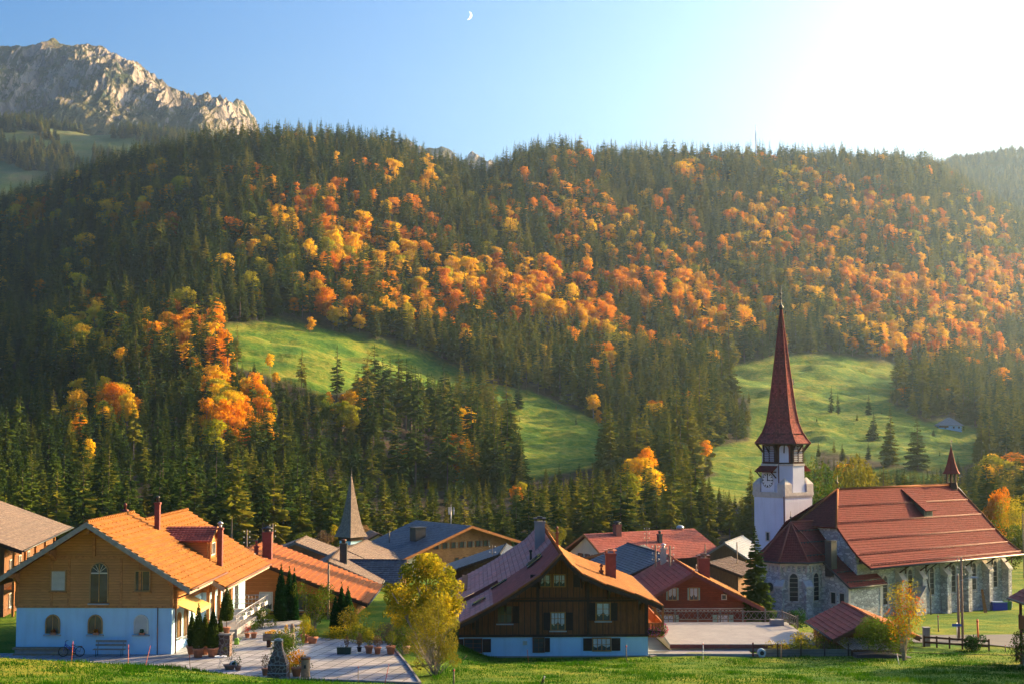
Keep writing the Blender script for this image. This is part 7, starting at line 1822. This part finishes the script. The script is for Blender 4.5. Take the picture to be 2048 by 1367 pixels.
def barbecue():
    o = empty('barbecue', (fx(562, 82.2), 82.2, 5.5)); tag(o, 'tapering stone barbecue chimney of dark rubble with pale mortar', 'barbecue')
    m = MB()
    def ring(w, d, z): return [(-w, -d, z), (w, -d, z), (w, d, z), (-w, d, z)]
    R_ = [ring(.56, .5, 0), ring(.54, .48, .45), ring(.53, .45, .95), ring(.36, .34, 1.45), ring(.24, .24, 1.75), ring(.2, .2, 2.25)]
    vs = [p for r in R_ for p in r]; fs = [(3, 2, 1, 0), tuple(20 + k for k in range(4))] + [(4 * i + k, 4 * i + (k + 1) % 4, 4 * i + 4 + (k + 1) % 4, 4 * i + 4 + k) for i in range(5) for k in range(4)]
    m.add(vs, fs); m.build('body', ST_BBQ, o); c = MB()
    for a, b, z, e in ((.6, .54, .5, .1), (.59, .52, .95, .07)): c.box(-a + .04, a - .04, -b + .02, b - .02, z - e / 2, z)
    c.box(-.23, .23, -.23, .23, 2.25, 2.32); c.lathe([(.12, 2.32), (.12, 2.38)], 10); c.build('ledge', CONC, o)
    MB().box(-.06, .06, -.1, -.05, 1.5, 1.55).build('hook', BLACK, o) if False else None
barbecue()
def bistro():
    o = empty('bistro_table', (fx(448, 85.2), 85.2, zt)); tag(o, 'round white bistro table with a small bowl on the paving', 'table'); MB().lathe([(.36, .68), (.37, .70), (.36, .72)], 24).build('table_top', WHITE, o)
    for k in range(3):
        a = k * 2.09 + .4; MB().tube([(.10 * math.cos(a), .10 * math.sin(a), .68), (.05 * math.cos(a), .05 * math.sin(a), .38), (.28 * math.cos(a), .28 * math.sin(a), 0)], .014, 6).build('leg', METAL, o)
    b = empty('bowl', (fx(448, 85.2), 85.2, zt + .722)); tag(b, 'small dark bowl on the white bistro table', 'bowl'); MB().lathe([(.04, 0), (.09, .05), (.08, .055), (.03, .015)], 12).build('bowl', BLACK, b)
    f = empty('stand_fan', (fx(474, 84.9), 84.9, zt + .3)); tag(f, 'round white disc with a dark centre leaning by the low pots', 'disc'); m = MB(); m.M = Matrix.Rotation(R(80), 4, 'X'); m.lathe([(.2, 0), (.2, .05)], 20); m.build('disc', WHITE, f)
    m = MB(); m.M = Matrix.Rotation(R(80), 4, 'X'); m.lathe([(.12, .05), (.11, .06)], 18); m.build('centre', BLACK, f); MB().box(-.02, .02, 0, .04, -.3, 0).build('foot', METAL, f)
bistro()
def bench():
    o = empty('park_bench', CM @ Vector((6.2, -1.0, .05)), R(-1)); tag(o, 'wooden slatted bench on metal legs against the white chalet wall', 'bench')
    s = MB()
    for y in (0, .14, .28): s.box(-1.0, 1.0, y, y + .11, .42, .46)
    s.build('seat', m_plain('bench_slats', (.24, .22, .20), .8, .2, 8), o); b = MB(); b.box(-.95, .98, .46, .5, .6, .74); b.box(-.95, .98, .5, .54, .82, .97); b.build('backrest', m_plain('bench_slats_back', (.24, .22, .20), .8, .2, 8), o)
    for x in (-.8, .78): 
        l = MB(); l.tube([(x, .02, 0), (x, .02, .41)], .02, 6); l.tube([(x, .42, 0), (x, .42, .42), (x, .56, .95)], .02, 6); l.tube([(x, .02, .41), (x, .42, .41)], .018, 6); l.build('leg', MET_D, o)
    o = empty('log_bench', CM @ Vector((1.55, -.5, .06)), R(-1)); tag(o, 'low long ledge of boards along the foot of the white chalet wall', 'bench'); MB().box(-1.5, 2.3, -.2, .3, .36, .48).build('seat', POLE, o); MB().box(-1.4, 2.2, .0, .3, .1, .36).build('back_panel', CONC, o); MB().box(-1.5, 2.3, -.1, .3, -.05, .1).build('base', POLE, o)
bench()
def bicycle():
    o = empty('bicycle', CM @ Vector((3.9, -1.0, .06)), R(2)); tag(o, 'small blue bicycle leaning in front of the white chalet wall', 'bicycle')
    for nm, x in (('wheel', -.52), ('wheel', .5)):
        w = empty(nm, (0, 0, 0)); w.parent = o; m = MB(); n = 20
        pts = [(x + .29 * math.cos(2 * math.pi * k / n), 0, .31 + .29 * math.sin(2 * math.pi * k / n)) for k in range(n + 1)]; m.tube(pts, .026, 6, False); m.build('tyre', BLACK, w)
        s = MB()
        for k in range(8): a = math.pi * k / 4; s.bar((x, 0, .31), (x + .28 * math.cos(a), 0, .31 + .28 * math.sin(a)), .008)
        s.lathe([(.03, -.04), (.03, .04)], 8) if False else None
        s.build('spokes', METAL, w)
    f = MB(); f.tube([(-.52, 0, .31), (-.40, 0, .80), (-.36, 0, .92)], .02, 6); f.tube([(-.40, 0, .72), (.0, 0, .36), (.16, 0, .32)], .026, 6); f.tube([(-.39, 0, .78), (.14, 0, .45)], .02, 6); f.tube([(.16, 0, .32), (.08, 0, .66)], .02, 6); f.tube([(.16, 0, .32), (.5, 0, .31), (.12, 0, .52)], .015, 6)
    f.build('frame', BLUE_P, o); MB().tube([(-.36, 0, .92), (-.38, -.12, .98), (-.28, -.26, .97)], .014, 6).tube([(-.36, 0, .92), (-.38, .12, .98), (-.28, .26, .97)], .014, 6).build('handlebar', MET_D, o)
    MB().prism([(-.06, .70), (.2, .69), (.22, .74), (.0, .74)], -.07, .07).build('saddle', BLACK, o); MB().box(.22, .62, -.05, .05, .63, .66).bar((.6, 0, .64), (.5, 0, .31), .02).build('rack', MET_D, o); MB().lathe([(.07, -.02), (.07, .02)], 10, (.16, 0, .32)).build('crank', MET_D, o)
    MB().box(.62, .65, -.03, .03, .6, .66).build('reflector', RED_P, o)
bicycle()
def stake(px_, base_py, top_py, Y, label, mat=ORANGE_P, r=.018, lean=0.0, z=None, group='thin marker stakes', name='marker_stake', cat='stake'):
    x = fx(px_, Y); z = z if z is not None else gz(x, Y); H = zpix(top_py, Y) - z; o = empty(name, (x, Y, z)); MB().tube([(0, 0, -.1), (lean, 0, H)], r, 6).build('rod', mat, o); MB().lathe([(r * 1.15, H * .86), (r * 1.15, H * .93)], 6, (lean * .9, 0, 0)).build('band', RED_P if mat != RED_P else WHITE, o)
    return tag(o, label, cat, group)
stake(265, 1318, 1288, 84, 'upright orange stake below the right arched window'); stake(295, 1316, 1290, 84.5, 'leaning orange stake near the chalet corner', lean=.4); stake(152, 1306, 1281, 86, 'thin orange stake in front of the bicycle', lean=.1)
stake(720, 1366, 1330, 79.6, 'reddish stake at the front edge of the terrace', POLE); stake(772, 1364, 1326, 80, 'leaning red stake near the willow shrub', RED_P, lean=.25); stake(584, 1350, 1322, 81, 'thin dark stake right of the barbecue', BEAM_D)
stake(1057, 1320, 1298, 96, 'leaning orange stake before the brown chalet', lean=-.1); stake(1250, 1313, 1288, 97, 'grey post before the right corner of the brown chalet', W_GREY, .045); stake(1402, 1310, 1283, 98, 'thin white stake before the garage', WHITE, .03); stake(1556, 1312, 1286, 98.5, 'wooden stake before the grey plank fence', POLE, .035)
stake(1790, 1328, 1306, 93, 'leaning white stake by the young slender tree', WHITE, .03, -.15); stake(1868, 1256, 1228, 122, 'grey and red snow pole on the church lawn', W_GREY, .05); stake(1947, 1272, 1237, 112, 'tall orange snow pole beside the road', ORANGE_P, .07, -.05)
stake(2000, 1308, 1288, 103, 'thin dark post at the road edge', MET_D, .03); stake(925, 1322, 1310, 92, 'short leaning stick left of the brown chalet', POLE, .03, .3); stake(909, 1367, 1336, 79, 'wooden stake in front of the willow shrub', POLE, .05); stake(389, 1325, 1307, 84.5, 'dark stick at the grass edge by the bistro table', BEAM_D, .02, -.1)
# ---------------- fences
def plank_fence():
    o = empty('plank_fence', (fx(1508, 100.3), 100.3, 3.7)); tag(o, 'low fence of grey weathered planks with dark posts at the meadow edge', 'fence')
    x1 = fx(1700, 99.5) - o.location.x; m = MB()
    for k in range(4): m.box(0, x1, 0, .05, -.2 + .24 * k, .03 + .24 * k)
    m.build('planks', W_GREY, o)
    for i, px_ in enumerate((1551, 1597, 1644, 1691)): MB().box(fx(px_, 100) - o.location.x - .04, fx(px_, 100) - o.location.x + .04, -.08, -.005, -.5, 1.15).build('post', BEAM_D, o)
    MB().box(-.3, -.2, 0, .1, -.5, 1.2).build('post', RED_M, o)
    o = empty('woodpile_cover', (fx(1702, 99), 98.8, 3.4)); tag(o, 'dark tarpaulin covered pile between the plank fence and the young tree', 'pile')
    m = MB(); m.prism([(0, 0), (4.5, -.5), (4.3, .55), (3.0, .85), (1.5, .95), (.1, .9)], 0, 1.2); m.build('tarpaulin', m_plain('dark_tarpaulin', (.03, .035, .05), .5, .3, 3, 0, .5), o)
    o = empty('slatted_roof', (fx(1688, 101), 101.0, 4.3), R(0)); tag(o, 'low blue-grey slatted lean-to roof beside the dark bush', 'lean-to'); m = MB()
    for k in range(13): m.bar((.24 * k, -.6, .1), (-.9 + .24 * k, 1.3, .65), .15, .04)
    m.build('slats', METAL, o); MB().box(0, 3.0, -.5, 1.0, -1.2, -.0).build('wall', W_BARN, o)
    o = empty('reel', (fx(1517, 100), 99.9, 4.0)); tag(o, 'round pale blue drum lying on its side at the end of the plank fence', 'drum'); m = MB(); m.M = Matrix.Translation((0, 0, .28)) @ Matrix.Rotation(R(90), 4, 'X') ; m.lathe([(.26, -.3), (.28, -.2), (.28, .2), (.26, .25)], 20); m.build('drum', m_plain('pale_blue_plastic', (.40, .52, .60), .5), o)
    m = MB(); m.M = Matrix.Translation((0, 0, .28)) @ Matrix.Rotation(R(90), 4, 'X'); m.lathe([(.15, .25), (.14, .28)], 18); m.build('opening', BLACK, o); MB().box(-.2, .2, -.2, .2, -.05, .04).build('foot', METAL, o)
plank_fence()
def picket():
    o = empty('picket_fence', (fx(1622, 103), 102.6, 3.6)); tag(o, 'short dark red picket fence at the shed eave', 'fence'); m = MB()
    for k in range(12): m.box(.17 * k, .17 * k + .09, 0, .03, .1, 1.05)
    m.build('pickets', RED_M, o); MB().box(0, 2.0, .03, .07, .3, .38).box(0, 2.0, .03, .07, .8, .88).build('rail', RED_M, o)
    o = empty('rail_fence', (fx(1840, 107), 107.0, 0)); tag(o, 'low dark rail fence along the road below the church lawn', 'fence'); x1 = fx(1968, 103.5) - o.location.x
    m = MB(); n = 5
    for z in (.35, .72):
        for i in range(n):
            a, b = i / n, (i + 1) / n; xa, xb = x1 * a, x1 * b; ya, yb = -3.5 * a, -3.5 * b; m.bar((xa, ya, gz(o.location.x + xa, 107 + ya) + z), (xb, yb, gz(o.location.x + xb, 107 + yb) + z), .06, .14)
    m.build('rail', BEAM_D, o)
    for i in range(n + 1): a = i / n; x_, y_ = x1 * a, -3.5 * a; g_ = gz(o.location.x + x_, 107 + y_); MB().box(x_ - .05, x_ + .05, y_, y_ + .1, g_ - .3, g_ + .85).build('post', BEAM_D, o)
    o = empty('stone_post', (fx(1841, 108), 107.6, gz(fx(1841, 108), 107.6))); tag(o, 'square grey gate post beside the road', 'post'); MB().box(-.22, .22, -.22, .22, -.3, 1.35).build('shaft', CONC_D, o); MB().box(-.26, .26, -.26, .26, 1.35, 1.42).build('cap', CONC, o)
    o = empty('board_fence', (fx(2022, 97), 97, 0), 0); tag(o, 'dark board fence at the right edge beside the road', 'fence'); g_ = gz(o.location.x, 97)
    m = MB()
    for z in (.1, .42, .74): m.box(0, 6, 0, .05, g_ + z, g_ + z + .2)
    m.build('board', BEAM_D, o); MB().box(-.08, .06, -.06, -.002, g_ - .3, g_ + 1.1).build('post', BEAM_D, o); MB().box(3.0, 3.12, -.06, -.002, g_ - .3, g_ + 1.1).build('post', BEAM_D, o)
picket()
# ---------------- poles, lamp, wires
def insul(m, x, y, z): m.lathe([(.02, 0), (.05, .04), (.06, .1), (.03, .15)], 8, (x, y, z))
def pole(px_, base, top_py, Y, label, lamp=False, arms=True, r=.11, name='utility_pole'):
    x = fx(px_, Y); z = base if base is not None else gz(x, Y); H = zpix(top_py, Y) - z; o = empty(name, (x, Y, z)); MB().tube([(0, 0, -.4), (0, 0, H)], [r, r * .7], 8).build('pole', POLE, o)
    if arms:
        i_ = MB(); a_ = MB()
        for k, dz in enumerate((.35, .95, 1.5)):
            s = (-1, 1)[k % 2]
            for s in (-1, 1): a_.tube([(0, 0, H - dz), (s * .28, 0, H - dz), (s * .3, 0, H - dz + .1)], .02, 5); insul(i_, s * .3, 0, H - dz + .08)
        a_.build('hook', MET_D, o); i_.build('insulator', PORC, o)
    return tag(o, label, 'pole')
P1 = pole(1916, None, 1113, 112, 'taller of the twin poles by the road, with white insulators'); P2 = pole(1908.5, None, 1146, 112.4, 'shorter of the twin poles by the road, left of the taller', arms=False, r=.12)
def lamp():
    x = fx(1918, 111.7); z = zpix(1160, 111.7); o = empty('street_lamp', (x, 111.85, z)); tag(o, 'grey curved street lamp arm fixed to the taller road pole', 'street lamp'); MB().tube([(-.1, 0, 0), (.35, 0, .15), (.75, -.02, .2)], .03, 6).build('arm', METAL, o)
    MB().add([(.7, -.1, .22), (1.35, -.08, .2), (1.35, .08, .2), (.7, .1, .22), (.75, -.06, .32), (1.2, -.05, .29), (1.2, .05, .29), (.75, .06, .32)], [(3, 2, 1, 0), (4, 5, 6, 7), (0, 1, 5, 4), (1, 2, 6, 5), (2, 3, 7, 6), (3, 0, 4, 7)]).build('lamp_head', METAL, o)
    o = empty('road_sign', (fx(1905, 111), 111, gz(fx(1905, 111), 111))); tag(o, 'small blue direction sign at the foot of the twin poles', 'sign'); MB().tube([(0, 0, -.2), (0, 0, 1.5)], .035, 6).build('post', METAL, o); MB().prism([(-.38, 1.2), (.3, 1.2), (.4, 1.3), (.3, 1.4), (-.38, 1.4)], -.06, -.036).build('panel', m_plain('blue_sign', (.03, .12, .4), .5), o)
lamp()
P3 = pole(497, 1.0, 1058, 150, 'utility pole left of the pair behind the big chalet'); P4 = pole(548, 1.0, 1046, 152, 'taller utility pole of the pair behind the big chalet')
P5 = pole(660, 4.6, 1127, 112, 'wooden pole standing in front of the long tiled roof', arms=False); P6 = pole(1309, 2.5, 1088, 132, 'utility pole above the dark slate roof by the red house'); P7 = pole(1338, 2.5, 1090, 128, 'utility pole just left of the red chimney')
P8 = pole(1408, 0, 1088, 175, 'bare pole at the right end of the farmhouse', arms=False); P9 = pole(1471, -.5, 1083, 172, 'thin pole in front of the pale-roofed barn', arms=False, r=.09); P10 = pole(1292, 0, 1053, 178, 'thin roof pole with insulators before the farmhouse roof', r=.06)
P11 = pole(985, 3, 1088, 152, 'little insulator pole behind the brown chalet left slope', r=.05)
P12 = pole(2040, None, 1025, 190, 'thin pole at the right edge behind the church', arms=False, r=.1)
def wire(a, b, sag, label):
    a, b = Vector(a), Vector(b); m = MB(); m.tube([a.lerp(b, k / 10) - Vector((0, 0, sag * 4 * (k / 10) * (1 - k / 10))) for k in range(11)], .018, 4); tag(m.build('overhead_wire', BLACK), label, 'wire', 'overhead wires')
t3 = Vector((P3.location.x, 150, zpix(1060, 150))); t4 = Vector((P4.location.x, 152, zpix(1050, 152)))
for i, lb in enumerate(('upper wire between the pole pair behind the big chalet', 'middle wire between the pole pair behind the big chalet', 'lower wire between the pole pair behind the big chalet')): wire(t3 + Vector((.3, 0, -.3 - .55 * i)), t4 + Vector((-.3, 0, -.3 - .6 * i)), .35, lb)
wire(t4 + Vector((.3, 0, -.2)), (fx(585, 150), 150, zpix(1092, 150)), .2, 'wire sloping from the taller pole down to the tiled roofs')
wire((fx(1700, 97), 97, gz(fx(1700, 97), 97) + .8), (fx(2060, 88), 88, gz(fx(2060, 88), 88) + .9), .1, 'pale wire of the pasture fence across the near meadow')
# ---------------- things by the church and in the garden
tag(MB().add([(0, 0, 0), (.35, 0, 0), (.15, .5, 2.3), (-.1, .5, 2.3), (0, .06, 0), (.35, .06, 0), (.15, .56, 2.3), (-.1, .56, 2.3)], [(0, 1, 2, 3), (7, 6, 5, 4), (0, 4, 5, 1), (1, 5, 6, 2), (2, 6, 7, 3), (3, 7, 4, 0)]).build('plank', W_ORANGE), 'yellowish board leaning on the church wall', 'plank').location = (fx(1961, 146), 146.3, gz(fx(1961, 146), 146))
def bins():
    o = empty('tarp_box', (fx(1992, 150), 150, gz(fx(1992, 150), 150))); tag(o, 'bright blue covered box against the church wall', 'box'); MB().box(-.9, .6, -.4, .4, 0, .8).build('box', BLUE_P, o); MB().box(-.95, .65, -.45, .45, .8, .88).build('lid', m_plain('pale_blue_lid', (.2, .3, .5), .5), o)
    o = empty('garden_bin', (fx(2006, 150), 150, gz(fx(2006, 150), 150))); tag(o, 'green bin beside the bright blue box at the church', 'bin'); MB().prism([(-.3, 0), (.3, 0), (.36, .85), (-.36, .85)], -.3, .3).build('body', m_plain('green_plastic', (.05, .2, .04), .5), o); MB().box(-.38, .38, -.34, .34, .85, .92).build('lid', m_plain('green_plastic_lid', (.04, .15, .03), .5), o)
    o = empty('watering_can', (fx(479, 94.5), 94.5, zt)); tag(o, 'light green watering can by the balcony pillar', 'watering can'); MB().lathe([(.17, 0), (.16, .35), (.1, .4)], 12).build('body', m_plain('lime_plastic', (.2, .42, .05), .4), o); MB().tube([(.14, 0, .1), (.32, 0, .42)], .02, 6).build('spout', m_plain('lime_plastic_spout', (.2, .42, .05), .4), o)
    o = empty('garden_figure', (fx(545, 94.0), 94.0, zt)); tag(o, 'small golden animal figure on the terrace below the log trough', 'figure'); MB().lathe([(.11, 0), (.13, .12), (.08, .26)], 10).build('body', m_plain('golden_wood', (.5, .32, .1), .6), o); MB().lathe([(.02, .24), (.08, .31), (.02, .4)], 10, (.02, -.03, 0)).build('head', m_plain('golden_wood_head', (.5, .32, .1), .6), o)
bins()
def cat():
    x, Y = fx(1085, 75.5), 75.5; z = gz(x, Y); o = empty('cat', (x, Y, z), R(10)); tag(o, 'black and white cat sitting in the meadow at the bottom edge', 'cat')
    bm_ = bmesh.new(); J = [((0, 0, .10), .075), ((-.02, 0, .2), .065), ((.02, -.01, .3), .05), ((.06, -.02, .36), .03), ((.08, -.03, .42), .052), ((.12, -.05, .41), .03)]
    me = bpy.data.meshes.new('cat'); vs = [j[0] for j in J] + [(-.1, .03, .06), (-.22, .06, .03), (-.3, .02, .04), (.06, -.05, .12), (.09, -.07, .01), (.05, .04, .12), (.08, .06, .01), (-.02, -.09, .05), (.06, -.1, .01), (-.02, .09, .05), (.06, .1, .01)]
    rs = [j[1] for j in J] + [.04, .018, .012, .024, .02, .024, .02, .045, .02, .045, .02]
    es = [(0, 1), (1, 2), (2, 3), (3, 4), (4, 5), (0, 6), (6, 7), (7, 8), (1, 9), (9, 10), (1, 11), (11, 12), (0, 13), (13, 14), (0, 15), (15, 16)]
    me.from_pydata(vs, es, []); t = NT('cat_fur'); v = t.coord('Object'); n = t.noise(v, 7, 2); sp = t.node('SeparateXYZ'); t.t.links.new(v, sp.inputs[0])
    f = t.math('ADD', t.math('MULTIPLY', sp.outputs[0], 6), t.math('MULTIPLY', n, 1.0)); t.bsdf(t.ramp(f, [(.80, (.012, .010, .012)), (.84, (.75, .72, .70))]), .9)
    b = link('body', me, t.m, o); sk = b.modifiers.new('skin', 'SKIN'); me.skin_vertices[0].data[0].use_root = True
    for i, r in enumerate(rs): me.skin_vertices[0].data[i].radius = (r, r)
    sb = b.modifiers.new('sub', 'SUBSURF'); sb.levels = 2; sb.render_levels = 2
    for s in (-1, 1): MB().add([(.06, s * .035 - .03 - .018, .455), (.075, s * .035 - .03 + .018, .455), (.05, s * .035 - .03, .45), (.065, s * .04 - .03, .51)], [(0, 1, 3), (1, 2, 3), (2, 0, 3), (0, 2, 1)]).build('ear', BLACK, b)
cat()
# ------------------------------------------------------------------ haze
def build_haze():
    m = MB(); m.box(-2900, 2900, -100, 4100, -60, 1000)
    t = NT('air_haze'); v = t.node('VolumePrincipled')
    v.inputs['Color'].default_value = (0.52, 0.74, 1.0, 1); v.inputs['Density'].default_value = 0.62e-4; v.inputs['Anisotropy'].default_value = 0.68
    t.t.links.new(v.outputs[0], t.out.inputs['Volume'])
    o = m.build('haze', t.m); tag(o, 'pale blue haze lying over the whole valley', 'haze', kind='stuff')
build_haze()
